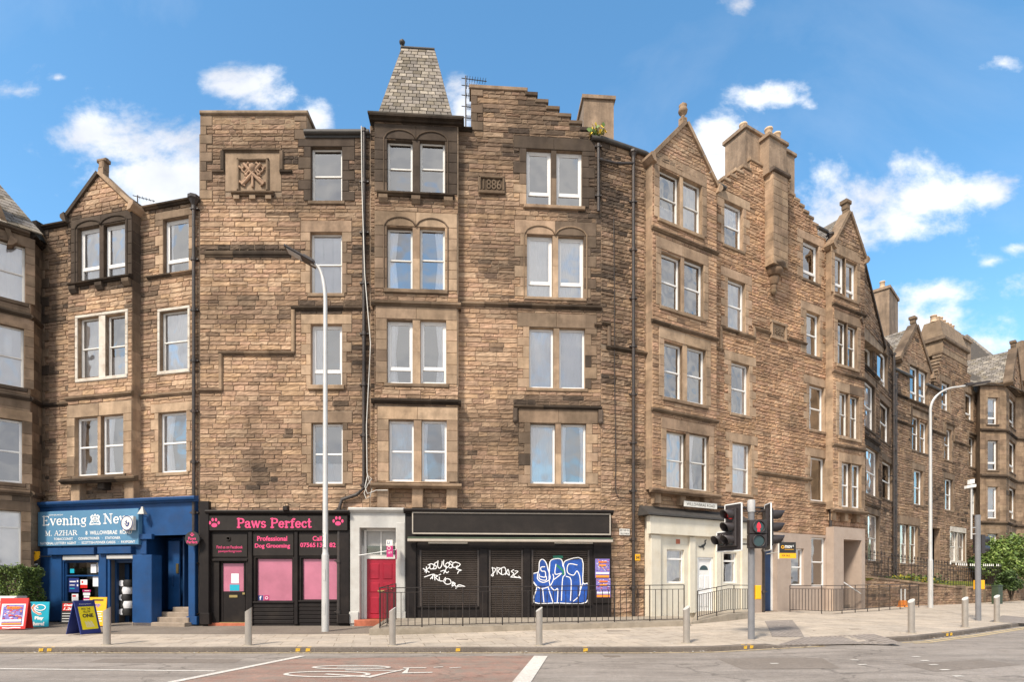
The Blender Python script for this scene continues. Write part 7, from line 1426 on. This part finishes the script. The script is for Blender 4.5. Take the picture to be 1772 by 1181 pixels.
# signal pole with three heads
P1_ = gpt(1300, 1107); t = thing('traffic_light', 'grey traffic signal pole with two signal heads and a lit red man', 'traffic light', tuple(P1_)); m = MB(); b = P1_
zt = EYE + (HY - 884) / F * b.y; zc = EYE + (HY - 866) / F * b.y; m.tube([b, b + Vector((0, 0, 1.8 - .0)), (b.x, b.y, zt)], [.088, .086, .084], 16); m.build('pole', 'greypole', t)
m = MB(); m.lathe((b.x, b.y, zt - .05), [(.10, 0), (.10, zc - zt + .02), (.085, zc - zt + .05)], 16); m.build('pole_cap', 'greycap', t)
pxm = b.y / F
def head(par, c, yaw, n=3, extra=False, lit=None, board=True):
    """signal head at c (centre), facing direction yaw (degrees from +X)"""
    d = Vector((math.cos(R(yaw)), math.sin(R(yaw)), 0)); s = Vector((-d.y, d.x, 0)); fr_ = lambda u, z, w=0: tuple(c + s * u + d * w + Vector((0, 0, z))); H_ = .34 * n
    m = MB(); m.box(fr_, -.16, .16, -H_ / 2, H_ / 2, -.12, .08, ch=.02); 
    if extra: m.box(fr_, -.48, -.17, -H_ / 2, -H_ / 2 + .33, -.12, .08, ch=.02)
    hd = m.build('signal_head', 'darkplastic', par)
    if board:
        m = MB(); poly = [(-.30, H_ / 2 + .13), (.28, H_ / 2 + .13), (.28, -H_ / 2 - .12), (-.30, -H_ / 2 - .12)]
        if extra: poly = [(-.30, H_ / 2 + .13), (.28, H_ / 2 + .13), (.28, -H_ / 2 - .12), (-.60, -H_ / 2 - .12), (-.60, -H_ / 2 + .42), (-.30, -H_ / 2 + .42)]
        m.prism(fr_, poly, -.04, -.02, 0); m.build('backing_board', 'darkplastic', hd); m = MB(); q = poly + [poly[0]]
        for (x0, y0), (x1, y1) in zip(q, q[1:]): m.box(fr_, min(x0, x1) - .014, max(x0, x1) + .014, min(y0, y1) - .014, max(y0, y1) + .014, -.045, -.012)
        m.build('white_border', 'white', hd)
    cs = [(0, H_ / 2 - .17 - .34 * k) for k in range(n)] + ([(-.33, -H_ / 2 + .17)] if extra else [])
    for i, (u, z) in enumerate(cs):
        m = MB(); o = Vector(fr_(u, z, .08)); seg = 18; vs = []; ax = d; side = s; up = Vector((0, 0, 1)); cut = 13
        for k in range(cut + 1):
            a = R(-48 + (276) * k / cut); q = side * math.cos(a) + up * math.sin(a); L_ = .17 + .15 * (.5 + .5 * math.sin(a)) ; vs += [o + q * .135, o + q * .135 + ax * L_ - up * .04 * L_, o + q * .125, o + q * .125 + ax * L_ - up * .04 * L_]
        fs = []
        for k in range(cut): j = 4 * k; fs += [(j, j + 4, j + 5, j + 1), (j + 2, j + 3, j + 7, j + 6), (j + 1, j + 5, j + 7, j + 3)]
        m.add(vs, fs, 0, None, True); m.build('visor', 'darkplastic', hd); m = MB(); m.lathe(o, [(.12, 0), (.11, .012), (.06, .025), (.01, .03)], 16, ax=ax); m.build('lens', ('dimred' if lit and i == 0 else 'darklens'), hd)
    return hd
zc1 = EYE + (HY - 914) / F * b.y
head(t, Vector((b.x - 33 * pxm, b.y - .05, zc1)), 205, 3, True, True); head(t, Vector((b.x + 34 * pxm, b.y + .12, zc1 + .02)), -9, 3, False)
m = MB()
for dz in (-.45, .45): m.tube([(b.x, b.y, zc1 + dz), (b.x - 28 * pxm, b.y, zc1 + dz)], .02, 6); m.tube([(b.x, b.y, zc1 + dz), (b.x + 28 * pxm, b.y + .1, zc1 + dz)], .02, 6)
m.tube([(b.x - .3, b.y + .05, zc1 + .55), (b.x - .2, b.y + .12, zc1 + .68), (b.x - .05, b.y + .1, zc1 + .45), (b.x, b.y + .1, zc1 + .3)], .014, 5); m.tube([(b.x + .35, b.y + .1, zc1 + .5), (b.x + .2, b.y + .1, zc1 + .38), (b.x + .08, b.y, zc1 + .45)], .014, 5); m.build('mounting_bracket', 'darkplastic', t)
zp = EYE + (HY - 926) / F * b.y; pf = lambda u, z, w=0: (b.x + .10 + u, b.y - .14 - w, zp + z); m = MB(); m.box(pf, -.235, .235, -.38, -.005, -.1, .08, ch=.015); m.box(pf, -.235, .235, .005, .38, -.1, .08, ch=.015); ph = m.build('pedestrian_signal', 'darkplastic', t)
for i, z in enumerate((.19, -.19)):
    m = MB(); m.ribbon(pf, _arc(0, z, .165, .165, 0, 360, 24), .012, .10); m.lathe(pf(0, z, .08), [(.17, 0), (.17, .06), (.155, .06), (.155, .01)], 22, ax=(0, -1, 0)); m.build('hood', 'darkplastic', ph); m = MB(); m.lathe(pf(0, z, .085), [(.15, 0), (.14, .012)], 22, ax=(0, -1, 0)); m.build('lens', 'darklens', ph)
m = MB(); z = .19; m.lathe(pf(0, z + .10, .10), [(.024, 0), (.022, .005)], 10, ax=(0, -1, 0)); m.ribbon(pf, [(0, z + .06), (0, z - .01)], [.075, .06], .105); m.ribbon(pf, [(-.038, z + .05), (-.045, z - .02)], .02, .107); m.ribbon(pf, [(.038, z + .05), (.045, z - .02)], .02, .107); m.ribbon(pf, [(-.014, z), (-.02, z - .12)], .026, .106); m.ribbon(pf, [(.014, z), (.02, z - .12)], .026, .106); m.build('red_man', 'redlens', ph)
m = MB(); zb_ = EYE + (HY - 1026) / F * b.y; m.box(lambda u, z, w=0: (b.x + .12 + u, b.y - .02 - w, zb_ + z), -.045, .11, -.19, .19, -.12, .10, ch=.02); m.build('push_button_box', 'yellow', t)
# plain signal pole with camera mast
P2_ = gpt(1693, 1075); b = P2_; t = thing('traffic_light', 'plain grey signal pole with a yellow push-button box and a camera mast', 'traffic light', tuple(b)); k = b.y / F; zt = EYE + (HY - 892) * k; m = MB(); m.tube([b, (b.x - .03, b.y, zt)], .088, 14); m.build('pole', 'greypole', t)
m = MB(); m.box(lambda u, z, w=0: (b.x + u, b.y - w, EYE - 5 * k + z), -.06, .20, -.17, .17, -.15, .06, ch=.02); m.build('push_button_box', 'yellow', t)
m = MB(); cx0 = b.x - 12 * k; m.tube([(cx0, b.y, EYE + 74 * k), (cx0, b.y, EYE + 172 * k)], .032, 8); 
for y in (925, 914): m.tube([(cx0, b.y, EYE + (HY - y) * k), (b.x, b.y, EYE + (HY - y) * k)], .02, 6)
m.build('camera_mast', 'galv', t); m = MB(); c = Vector((cx0, b.y, EYE + 167 * k)); f3 = lambda u, z, w=0: tuple(c + Vector((u, -w, z + u * .15))); m.box(f3, -.2, .12, -.08, .02, -.08, .08, ch=.01); m.box(f3, -.09, .07, .06, .22, -.07, .07, ch=.01); m.build('camera', 'white', t)
head(t, Vector((b.x + 10 * k, b.y + .2, EYE + 66 * k)), 15, 2, False, None, False)
# railings
def railing(label, pts, h, spacing=.125, post=1.15, curb=None, name='railing', spikes=False, grp=None, zb=None, white=0):
    P_ = [Vector(p) for p in pts]; t = thing(name, label, 'railing', tuple(P_[0]), grp); tot = sum((b - a).length for a, b in zip(P_, P_[1:]))
    def at(s):
        for a, b in zip(P_, P_[1:]):
            l = (b - a).length
            if s <= l + 1e-6: return a + (b - a) * (s / l)
            s -= l
        return P_[-1]
    n = max(1, round(tot / post)); 
    for i in range(n + 1): p = at(tot * i / n); m = MB(); m.tube([p + Vector((0, 0, -.15)), p + Vector((0, 0, h))], .019, 6); m.build('post', 'iron', t)
    m = MB()
    for a, b in zip(P_, P_[1:]):
        m.tube([a + Vector((0, 0, h)), b + Vector((0, 0, h))], .015, 6); m.tube([a + Vector((0, 0, h - .14)), b + Vector((0, 0, h - .14))], .010, 5) if not spikes else m.tube([a + Vector((0, 0, h - .22)), b + Vector((0, 0, h - .22))], .014, 5); m.tube([a + Vector((0, 0, .13)), b + Vector((0, 0, .13))], .012, 5)
    m.build('rail', 'iron', t)
    for i in range(n):
        m = MB(); k = max(1, round(tot / n / spacing))
        for j in range(1, k):
            p = at(tot * i / n + tot / n * j / k); top = h - .14 if not spikes else h + .12; m.tube([p + Vector((0, 0, .02 if spikes else .13)), p + Vector((0, 0, top))], .012, 5)
            if spikes: q = p + Vector((0, 0, h + .1)); mi = 1 if white and (i + j / k) / n > white else 0; m.lathe(q, [(.012, 0), (.045, .04), (.02, .08), (.03, .11), (.003, .18)], 6, mi); mi or m.box(lambda u, z, w=0, q=q: (q.x + u, q.y + w, q.z + z), -.055, .055, .03, .055, -.012, .012, mi)
        m.build('bars', ['iron', 'white'], t)
    return t
r0 = gpt(660, 1092) ; rA = Vector((-3.95, 16.9, .30)); rB = Vector((5.75, 19.0, .38)); wallp = lambda W, u, z: Vector((*W(u, 0)[:2], z))
railing('long black railing in front of the shuttered shop', [Vector((-3.95, 19.35, .42)), rA, rB], 1.27, .20, 1.24)
m = MB(); plv = [(-4.2, 16.72), (5.9, 18.82), (6.2, 20.3), (5.9, 21.0), (3.1, 20.1), (-4.3, 19.6)]; zz = [.36, .46, .5, .5, .5, .5]; n = len(plv)
m.add([(x, y, -.1) for x, y in plv] + [(x, y, z) for (x, y), z in zip(plv, zz)], [tuple(range(n, 2 * n))] + [(i, (i + 1) % n, n + (i + 1) % n, n + i) for i in range(n)]); o = m.build('raised_plinth', 'concrete', props={'kind': 'structure'})
E = LE; q = lambda x, w, z: Vector((*E(E.u(x, w), 0, w)[:2], z))
ra, rb_, rc = q(1207, 1.9, .42), q(1260, 1.75, .62), q(1296, 1.5, .60)
railing('black ramp railing in front of the white door of the cream shopfront', [ra, rb_, rc], 1.02, .12, 1.1)
m = MB(); pl = [q(1196, 2.0, 0), q(1262, 1.9, 0), q(1303, 1.6, 0), q(1303, .1, 0), q(1206, .1, 0)]; zz = [.38, .60, .58, .62, .62]; n = len(pl); m.add([(p.x, p.y, -.1) for p in pl] + [(p.x, p.y, z) for p, z in zip(pl, zz)], [tuple(range(n, 2 * n))] + [(i, (i + 1) % n, n + (i + 1) % n, n + i) for i in range(n)]); m.build('ramp', 'concrete', props={'kind': 'structure'})
g1 = Vector(((1367 - CX) / F * 24.4, 24.4, .43)); g2 = Vector(((1441 - CX) / F * 23.0, 23.0, .43)); g3 = Vector(((1590 - CX) / F * 29.2, 29.2, .46))
railing('long black railing in front of the taupe painted ground floor', [g1, g2, g3], 1.17, .125, 1.25)
# garden wall, spear fence, planting
def rubble_wall(label, a, b, h0, h1, th=.4, name='garden_wall'):
    Wl = Wall(0, 0, 0, 0, 0, p=(Vector(a), Vector(b))); t = thing(name, label, 'wall', (a[0], a[1], 0), 'low stone garden walls'); m = MB(); L_ = Wl.len; zt = lambda u: h0 + (h1 - h0) * u / L_
    p = [Wl(u, z, w) for w in (0, -th) for (u, z) in ((0, -.2), (L_, -.2), (L_, h1), (0, h0))]; m.add(p, [(0, 1, 2, 3), (3, 2, 6, 7), (0, 3, 7, 4), (1, 5, 6, 2), (5, 4, 7, 6)], 0, MORT); z = .2
    while z < max(h0, h1):
        h = rng.uniform(.12, .2); u = 0
        while u < L_: l = rng.uniform(.2, .5); e = min(L_, u + l); zz = min(z + h, zt((u + e) / 2)); stone_patch(m, Wl, u, e, z, zz, rng, .03, nx=2, amt=1.3); u = e
        z += h
    m.build('wall_body', 'stone', t); m = MB(); k = int(L_ / .9)
    for i in range(k): a_, b_ = L_ * i / k + .004, L_ * (i + 1) / k - .004; P_ = [Wl(u, z, w) for w in (.06, -th - .06) for (u, z) in ((a_, zt(a_)), (b_, zt(b_)), (b_, zt(b_) + .11), (a_, zt(a_) + .11))]; m.add(P_, [(0, 1, 2, 3), (3, 2, 6, 7), (0, 3, 7, 4), (1, 5, 6, 2), (0, 4, 5, 1)], 0, stonecol(Wl(a_, 1), rng, True, amt=1.3))
    m.build('coping', 'dress', t); return Wl
pt2 = lambda x, d: ((x - CX) / F * d, d)
W1 = rubble_wall('low rubble garden wall below the spear fence, left of the plain grey signal pole', pt2(1499, 28.9), pt2(1666, 33.6), 1.95, 1.35); W2g = rubble_wall('low rubble garden wall to the right of the gate, behind the green cabinet', pt2(1674, 34.2), pt2(1830, 44), 1.36, 1.5)
for k, (Wg, u) in enumerate(((W1, W1.len + .05), (W2g, 2.6))): m = MB(); m.box(Wg.fr, u - .22, u + .22, 0, 1.55, -.42, .05, 0, (.2, .15, .1), ch=.03); o = m.build('gate_pier', 'dress', base=Wg(u, 0, 0)); o['label'] = ('stone gate pier at the end of the garden wall', 'stone gate pier further right on the garden wall')[k]; o['category'] = 'gate pier'; o['group'] = 'stone gate piers'
railing('black spear-topped garden fence on the rubble wall, its right end tipped white', [Vector(W1(0.1, 2.05, -.2)), Vector(W1(W1.len * .5, 1.75, -.2)), Vector(W1(W1.len, 1.46, -.2)), Vector(W2g(2, 1.47, -.2)), Vector(W2g(W2g.len * .55, 1.58, -.2))], 1.15, .34, 2.2, name='spear_fence', spikes=True, white=.42)
m = MB(); gA, gB = Vector(W1(0, 0, -.4)), Vector(W2g(W2g.len, 0, -.4)); bA, bB = Vector(LG0(0, 0, .1)), Vector(LG(LG.len, 0, .1)); N_ = 26; vs = []
for i in range(N_ + 1):
    for j in range(9):
        s = i / N_; t_ = j / 8; f_ = Vector(W1(0, 0, -.38)).lerp(Vector(W1(W1.len, 0, -.38)), s * 1.3) if s * 1.3 <= 1 else Vector(W2g(0, 0, -.38)).lerp(Vector(W2g(W2g.len, 0, -.38)), (s * 1.3 - 1) / .3); r_ = bA.lerp(bB, min(1, s * 1.05)); p = f_.lerp(r_, t_); vs.append((p.x, p.y, 1.45 + .5 * t_ * (1 - .4 * s)))
m.add(vs, [(i * 9 + j, (i + 1) * 9 + j, (i + 1) * 9 + j + 1, i * 9 + j + 1) for i in range(N_) for j in range(8)], 0, None, True); m.build('garden_ground', 'g_grass', props={'kind': 'structure'})
def leaves(m, c, r, n, rg, pal, s=(.05, .09), flat=0, shell=.55):
    for _ in range(n):
        while True:
            d = Vector((rg.uniform(-1, 1), rg.uniform(-1, 1), rg.uniform(-1, 1)))
            if .05 < d.length < 1: break
        rr_ = shell + (1 - shell) * rg.random() ** .5; d.normalize(); w = 1 + .22 * noise.noise(d * 2.3 + Vector(c) * .7); p = Vector(c) + Vector((d.x * r[0], d.y * r[1], d.z * r[2])) * rr_ * w
        q = Vector((rg.gauss(0, 1), rg.gauss(0, 1), rg.gauss(0, 1) + .5)).normalized(); u = q.orthogonal().normalized(); v = q.cross(u); L_ = rg.uniform(*s); cc = rg.choice(pal); k = rg.uniform(.7, 1.3)
        m.add([p - u * L_ * .5, p + v * L_, p + u * L_ * .5, p - v * L_], [(0, 1, 2, 3)], 0, tuple(x * k for x in cc))
rg = random.Random(11); GP = [(.05, .085, .02), (.08, .13, .03), (.035, .06, .016), (.12, .17, .04), (.065, .10, .03)]
m = MB()
for k in range(46):
    s = rg.random(); a = W1(W1.len * min(.99, s * 1.0), 0, -.9 - rg.random() * 1.6); leaves(m, (a[0], a[1], 1.75), (.7, .5, .28 + .22 * rg.random()), 90, rg, GP if rg.random() < .55 else [(.36, .32, .03), (.26, .28, .04), (.1, .15, .03), (.45, .36, .02)], (.06, .12), shell=.3)
o = m.build('low_planting', 'leafm', props={'kind': 'stuff', 'label': 'green and yellow low planting behind the spear fence', 'category': 'ground cover'})
def bush(label, c, r, n, pal, base, s, clumps=9, name='bush', seed=1, stemh=None):
    rg = random.Random(seed); t = thing(name, label, 'bush', base); m = MB()
    for k in range(clumps):
        a = rg.uniform(0, 6.28); e = Vector(c) + Vector((math.cos(a) * r[0] * rg.uniform(.2, .65), math.sin(a) * r[1] * rg.uniform(.2, .65), rg.uniform(-.35, .55) * r[2])); leaves(m, e, (r[0] * .45, r[1] * .45, r[2] * .45), n // clumps, rg, pal, s, shell=.35)
    m.build('foliage', 'leafm', t); m = MB()
    for k in range(6): a = rg.uniform(0, 6.28); b = Vector(base); m.tube([b, b.lerp(Vector(c), .5) + Vector((math.cos(a) * .15, math.sin(a) * .15, 0)), Vector(c) + Vector((math.cos(a) * r[0] * .4, math.sin(a) * r[1] * .4, r[2] * .3))], [.05, .035, .015], 6, 0)
    m.build('stem', 'bark', t); return t
yb = 37.; X_ = lambda x, d: (x - CX) / F * d
bush('large light green bush in the garden at the right edge', (X_(1745, 38.5), 38.5, 3.3), (2.1, 1.5, 1.75), 9000, [(.12, .19, .04), (.17, .26, .05), (.08, .13, .03), (.24, .31, .08)], (X_(1745, 38.5), 38.5, .9), (.07, .13), 16, seed=4)
bush('smaller bush spilling over the wall beside the green cabinet', (X_(1750, 35.6), 35.6, 1.75), (1.0, .7, .75), 3000, [(.05, .09, .02), (.08, .13, .03), (.035, .06, .016)], (X_(1750, 35.6), 35.6, .6), (.07, .12), 8, seed=5)
bush('bushy shrub behind the fence, under the camera mast', (X_(1702, 39.5), 39.5, 2.6), (1.1, .9, 1.0), 3200, [(.07, .12, .03), (.10, .16, .04), (.045, .08, .02)], (X_(1702, 39.5), 39.5, .9), (.07, .12), 9, seed=8)
t = thing('hedge', 'clipped green hedge beside the newsagent, above a low wall', 'hedge', (-17.6, 19.4, 0)); m = MB(); rg = random.Random(21)
hx0, hx1, hy = X_(-120, 19.2), X_(78, 20.1), 19.2
for k in range(15000):
    f_ = rg.choice((0, 0, 0, 1, 1, 2)); x = rg.uniform(hx0, hx1); z = rg.uniform(1.0, 2.2); y = rg.uniform(hy, hy + .9)
    if f_ == 0: y = hy + rg.uniform(0, .12)
    elif f_ == 1: z = 2.2 - rg.uniform(0, .12)
    else: x = hx1 - rg.uniform(0, .12)
    b_ = .20 * noise.noise((x * 1.5, y * 1.5, z * 2)) + (.12 * rg.random() ** 3 if f_ else 0); p = Vector((x, y - b_, z + b_ + .05 * math.sin(x * 3))); q = Vector((rg.gauss(0, 1), rg.gauss(-.5, 1), rg.gauss(.5, 1))).normalized(); u = q.orthogonal().normalized(); v = q.cross(u); L_ = rg.uniform(.025, .05); c = rg.choice([(.05, .09, .015), (.09, .14, .02), (.13, .18, .03), (.035, .06, .012)]); m.add([p - u * L_ * .6, p + v * L_, p + u * L_ * .6, p - v * L_], [(0, 1, 2, 3)], 0, c)
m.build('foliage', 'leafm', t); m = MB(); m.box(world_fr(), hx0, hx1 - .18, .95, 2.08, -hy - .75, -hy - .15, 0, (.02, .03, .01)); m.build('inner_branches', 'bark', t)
t = thing('garden_wall', 'low mossy stone wall under the hedge', 'wall', (-17.6, 19.1, 0)); Wh = Wall(0, 0, 0, 0, 0, p=(Vector((hx0, 19.1)), Vector((hx1 + .05, 19.1)))); m = MB(); m.box(Wh.fr, 0, Wh.len, -.1, 1.0, -.4, -.005, 0, MORT); fill(m, Wh, 0, Wh.len, .1, .95, [], rng, dress=True, rough=.02, hr=(.2, .3)); m.build('wall_body', 'dress', t); m = MB(); m.box(Wh.fr, 0, Wh.len + .04, .95, 1.07, -.45, .06, 0, (.2, .15, .1), ch=.02); m.build('coping', 'dress', t)
# green cabinet
p = gpt(1729, 1044); p = Vector((X_(1731, 33.5), 33.5, hpav(X_(1731, 33.5), 33.5))); t = thing('utility_cabinet', 'dull green utility cabinet against the garden wall', 'cabinet', tuple(p)); m = MB(); cf = world_fr(p, (.8, .5)); m.box(cf, -.35, .35, -.05, 1.05, -.3, 0, ch=.01); m.build('cabinet_body', 'green', t); m = MB(); m.box(cf, -.38, .38, 1.05, 1.12, -.33, .03, ch=.02); m.build('cabinet_lid', 'green', t); m = MB(); m.box(cf, -.32, -.01, .02, 1.0, 0, .012); m.box(cf, .01, .32, .02, 1.0, 0, .012); m.build('cabinet_door', 'green', t)
# barrier boards stored behind the railing
t = thing('road_cone', 'orange and white road cones standing behind the railing', 'cone', (X_(1562, 29.5), 29.5, .4))
C.objects.unlink(t); bpy.data.objects.remove(t)
for k, (x, lb) in enumerate(((1559, 'left of two orange and white cones behind the railing'), (1566, 'right of two orange and white cones behind the railing'))):
    p = Vector((X_(x, 29.9), 29.9, .44)); t = thing('traffic_cone', lb, 'traffic cone', tuple(p), 'traffic cones behind the railing'); m = MB(); m.lathe(p, [(.13, 0), (.10, .3), (.09, .34)], 12); m.box(world_fr(p), -.14, .14, 0, .05, -.14, .14); m.build('base', 'orange', t); m = MB(); m.lathe(p + Vector((0, 0, .34)), [(.05, 0), (.035, .6)], 10); m.build('white_tube', 'white', t)
# boards on the pavement
def aboard(label, x, y, wd, h, yaw, frame_mt, draw, lean=.16, depthw=.5, rnd=False, name='pavement_sign', single=False, dep=None):
    p = gpt(x, y); 
    if dep: p = Vector((X_(x, dep), dep, hpav(X_(x, dep), dep)))
    t = thing(name, label, 'sign board', tuple(p)); d = Vector((math.cos(R(yaw)), math.sin(R(yaw)), 0)); n = Vector((d.y, -d.x, 0)); k = lean
    ff = lambda u, z, w=0: tuple(p + d * u + n * (w + k * (1 - z / h)) + Vector((0, 0, z))); m = MB()
    m.box(ff, -wd / 2, wd / 2, .03, h, -.025, 0, ch=.008); m.build('front_panel', frame_mt, t)
    if not single:
        m = MB(); fb = lambda u, z, w=0: tuple(p + d * u - n * (w + k * (1 - z / h) + .03) + Vector((0, 0, z))); m.box(fb, -wd / 2, wd / 2, .03, h, -.025, 0, ch=.008); m.build('rear_panel', frame_mt, t)
    m = MB(); mats = draw(m, ff, wd, h); m.build('poster_face', mats, t); return t
def d_yellow(m, f, w, h):
    m.box(f, -w * .38, w * .38, h * .16, h * .82, 0, .006, 0); text(m, f, 'PICK THE', -w * .24, w * .18, h * .72, h * .78, .009, 1, .02); text(m, f, 'YELLOW', -w * .20, w * .16, h * .64, h * .70, .009, 1, .02); text(m, f, 'ONE', -w * .26, w * .26, h * .50, h * .61, .009, 1, .05)
    for k in range(8): m.ribbon(f, [(-w * .2 + .03 * k, h * (.40 - .02 * (k % 3))), (-w * .15 + .035 * k, h * .22)], .012, .008, 2)
    text(m, f, 'Evening News', -w * .28, w * .28, h * .87, h * .91, .004, 2); return ['brightyellow', 'ink', 'paper']
def d_circus(m, f, w, h):
    m.box(f, -w * .42, w * .42, h * .13, h * .82, 0, .006, 1); m.box(f, -w * .36, w * .36, h * .16, h * .79, .006, .009, 0); rg = random.Random(5)
    for k in range(60): a = w * rg.uniform(-.34, .28); c = h * rg.uniform(.30, .76); m.box(f, a, a + w * rg.uniform(.03, .12), c, c + h * rg.uniform(.01, .035), .009, .010 + .0002 * k, rg.choice([2, 1, 3, 4]))
    m.box(f, -w * .22, w * .22, h * .66, h * .74, .009, .026, 2); text(m, f, 'CIRCUS', -w * .2, w * .2, h * .67, h * .72, .029, 3, .02); m.box(f, -w * .34, w * .34, h * .18, h * .23, .009, .026, 2); m.box(f, -w * .34, w * .34, h * .27, h * .33, .009, .0255, 1)
    m.ribbon(f, [(-w * .3, h * .08), (-w * .1, h * .07), (w * .1, h * .085), (w * .32, h * .08)], .03, .004, 1); return ['purple', 'paper', 'orange', 'redsign', 'navy']
def d_play(m, f, w, h):
    text(m, f, 'Play', -w * .22, w * .25, h * .28, h * .44, .004, 0, .06); text(m, f, 'here!', -w * .28, w * .30, h * .08, h * .23, .004, 0, .06)
    for k, c in enumerate((0, 1, 2, 3, 0)):
        s = 1 - k * .09; m.ribbon(f, [(w * x_ * s, h * (.70 + y_ * s)) for x_, y_ in ((-.1, .1), (-.3, .2), (-.42, .08), (-.3, -.08), (0, -.2), (.12, -.17))], .028, .004 + .001 * k, c)
    m.ribbon(f, _arc(w * .05, h * .78, w * .27, h * .11, 0, 360, 20), .03, .010, 0); return ['white', 'redsign', 'yellow', 'purple']
def d_grey(m, f, w, h):
    m.box(f, -w * .44, w * .44, h * .06, h * .94, 0, .004, 0); m.ribbon(f, _arc(w * .05, h * .6, w * .28, h * .17, 0, 360, 20), .02, .007, 1); m.ribbon(f, _arc(w * -.05, h * .3, w * .2, h * .09, 0, 260, 16), .02, .007, 1); m.box(f, -w * .3, w * .3, h * .84, h * .88, .004, .006, 1); return ['paper', 'ink']
def d_pay(m, f, w, h):
    text(m, f, 'P/P', -w * .16, w * .16, h * .66, h * .78, .004, 0, .04); m.box(f, -w * .32, w * .32, h * .88, h * .93, 0, .004, 2)
    for k in range(5): m.box(f, -w * .3, w * (.3 - .06 * (k % 2)), h * (.5 - .08 * k), h * (.53 - .08 * k), 0, .004, 1)
    return ['purple', 'paper', 'ink']
def d_daily(m, f, w, h):
    m.box(f, -w * .44, w * .44, h * .60, h * .92, 0, .005, 0); text(m, f, 'Daily', -w * .38, w * .3, h * .77, h * .89, .008, 1, .04, .04); text(m, f, '1.20', -w * .38, w * .2, h * .63, h * .74, .008, 1, .04, .04)
    for k in range(4): m.box(f, -w * .44, w * .44, h * (.14 + .11 * k), h * (.165 + .11 * k), 0, .005, 1)
    return ['redsign', 'white']
bd = lambda *a, **k: aboard(*a, **k)
bd('blue-framed A-board with a yellow newspaper poster, its side showing', 146, 1099, .68, 1.02, 80, 'navy', d_yellow, .26)
bd('yellow round-cornered board with purple marks behind the blue A-board', 170, 1092, .62, 1.0, -4, 'yellow', d_pay, .08, single=True, dep=19.3)
bd('red-framed board with a circus poster at the far left', 26, 1095, .80, 1.02, 10, 'redsign', d_circus, .2, dep=18.3)
bd('grey board with a round doodle behind the red-framed board', 38, 1086, .52, .86, 0, 'galv', d_grey, .06, single=True, dep=18.95)
bd('turquoise lottery play board against the blue shop', 69, 1084, .64, .86, 0, 'teal', d_play, .06, single=True, dep=19.0)
bd('black headline board with a red daily newspaper panel, under the shop window', 121, 1087, .56, .82, 0, 'ink', d_daily, .05, single=True, dep=20.0)
t = thing('slatted_bin_lid', '', 'cover', (0, 0, 0)); bpy.data.objects.remove(t)
m = MB(); p = Vector((X_(8, 18.9), 18.9, .2)); m.box(world_fr(p), -.6, .45, .85, 1.08, -.35, .1, ch=.06); m.box(world_fr(p), -.55, .4, 0, .85, -.33, .08, ch=.02); o = m.build('newspaper_bin', 'galv', base=tuple(p)); o['label'] = 'grey metal newspaper bin behind the red-framed board'; o['category'] = 'bin'

# litter and dead leaves along the kerb, worn paint ticks on the kerb stones, repaired road patches
m = MB(); rg = random.Random(44)
for k in range(900):
    x = rg.uniform(-18, 16); a = rg.random(); y = kerbY(x) - rg.expovariate(9) - .01 if a < .6 else kerbY(x) + rg.uniform(.2, 5); z = (hroad(x) if y < kerbY(x) else hpav(x, y)) + .014
    if a >= .6 and rg.random() < .7: continue
    l = rg.uniform(.012, .04); t_ = rg.uniform(0, 6.28); c_, s_ = math.cos(t_) * l, math.sin(t_) * l; c = rg.choice([(.30, .22, .13), (.22, .15, .08), (.42, .36, .27), (.15, .11, .07), (.5, .48, .44)])
    m.add([(x - c_, y - s_, z), (x + s_ * .6, y - c_ * .6, z + .01), (x + c_, y + s_, z + rg.uniform(0, .02)), (x - s_ * .6, y + c_ * .6, z + .004)], [(0, 1, 2, 3)], 0, c)
m.build('litter', 'leafm', props={'kind': 'stuff'})
m = MB()
for px in (92, 106, 525, 542, 795, 1010, 1293, 1306, 1612, 1625):
    p = gpt(px, 1127 if px < 1320 else 1100, road=True); x = p.x; y = kerbY(x); z = hpav(x, y); m.add([(x - .06, y - .006, z - .10), (x + .05, y - .006, z - .09), (x + .06, y - .006, z - .02), (x - .05, y - .006, z - .02), (x - .05, y + .12, z + .008), (x + .05, y + .12, z + .008)], [(0, 1, 2, 3), (3, 2, 5, 4)])
m.build('kerb_paint', mat('kerb_yellow', (.55, .33, .03), .8, var=.5, nscale=20), props={'kind': 'structure'})
for i, pts in enumerate(([(1240, 1141), (1420, 1139), (1455, 1158), (1285, 1160)], [(180, 1141), (420, 1142), (405, 1149), (150, 1148)], [(1560, 1150), (1700, 1143), (1772, 1152), (1620, 1164)])): road_poly('road_patch', 'g_patch', pts, .003)
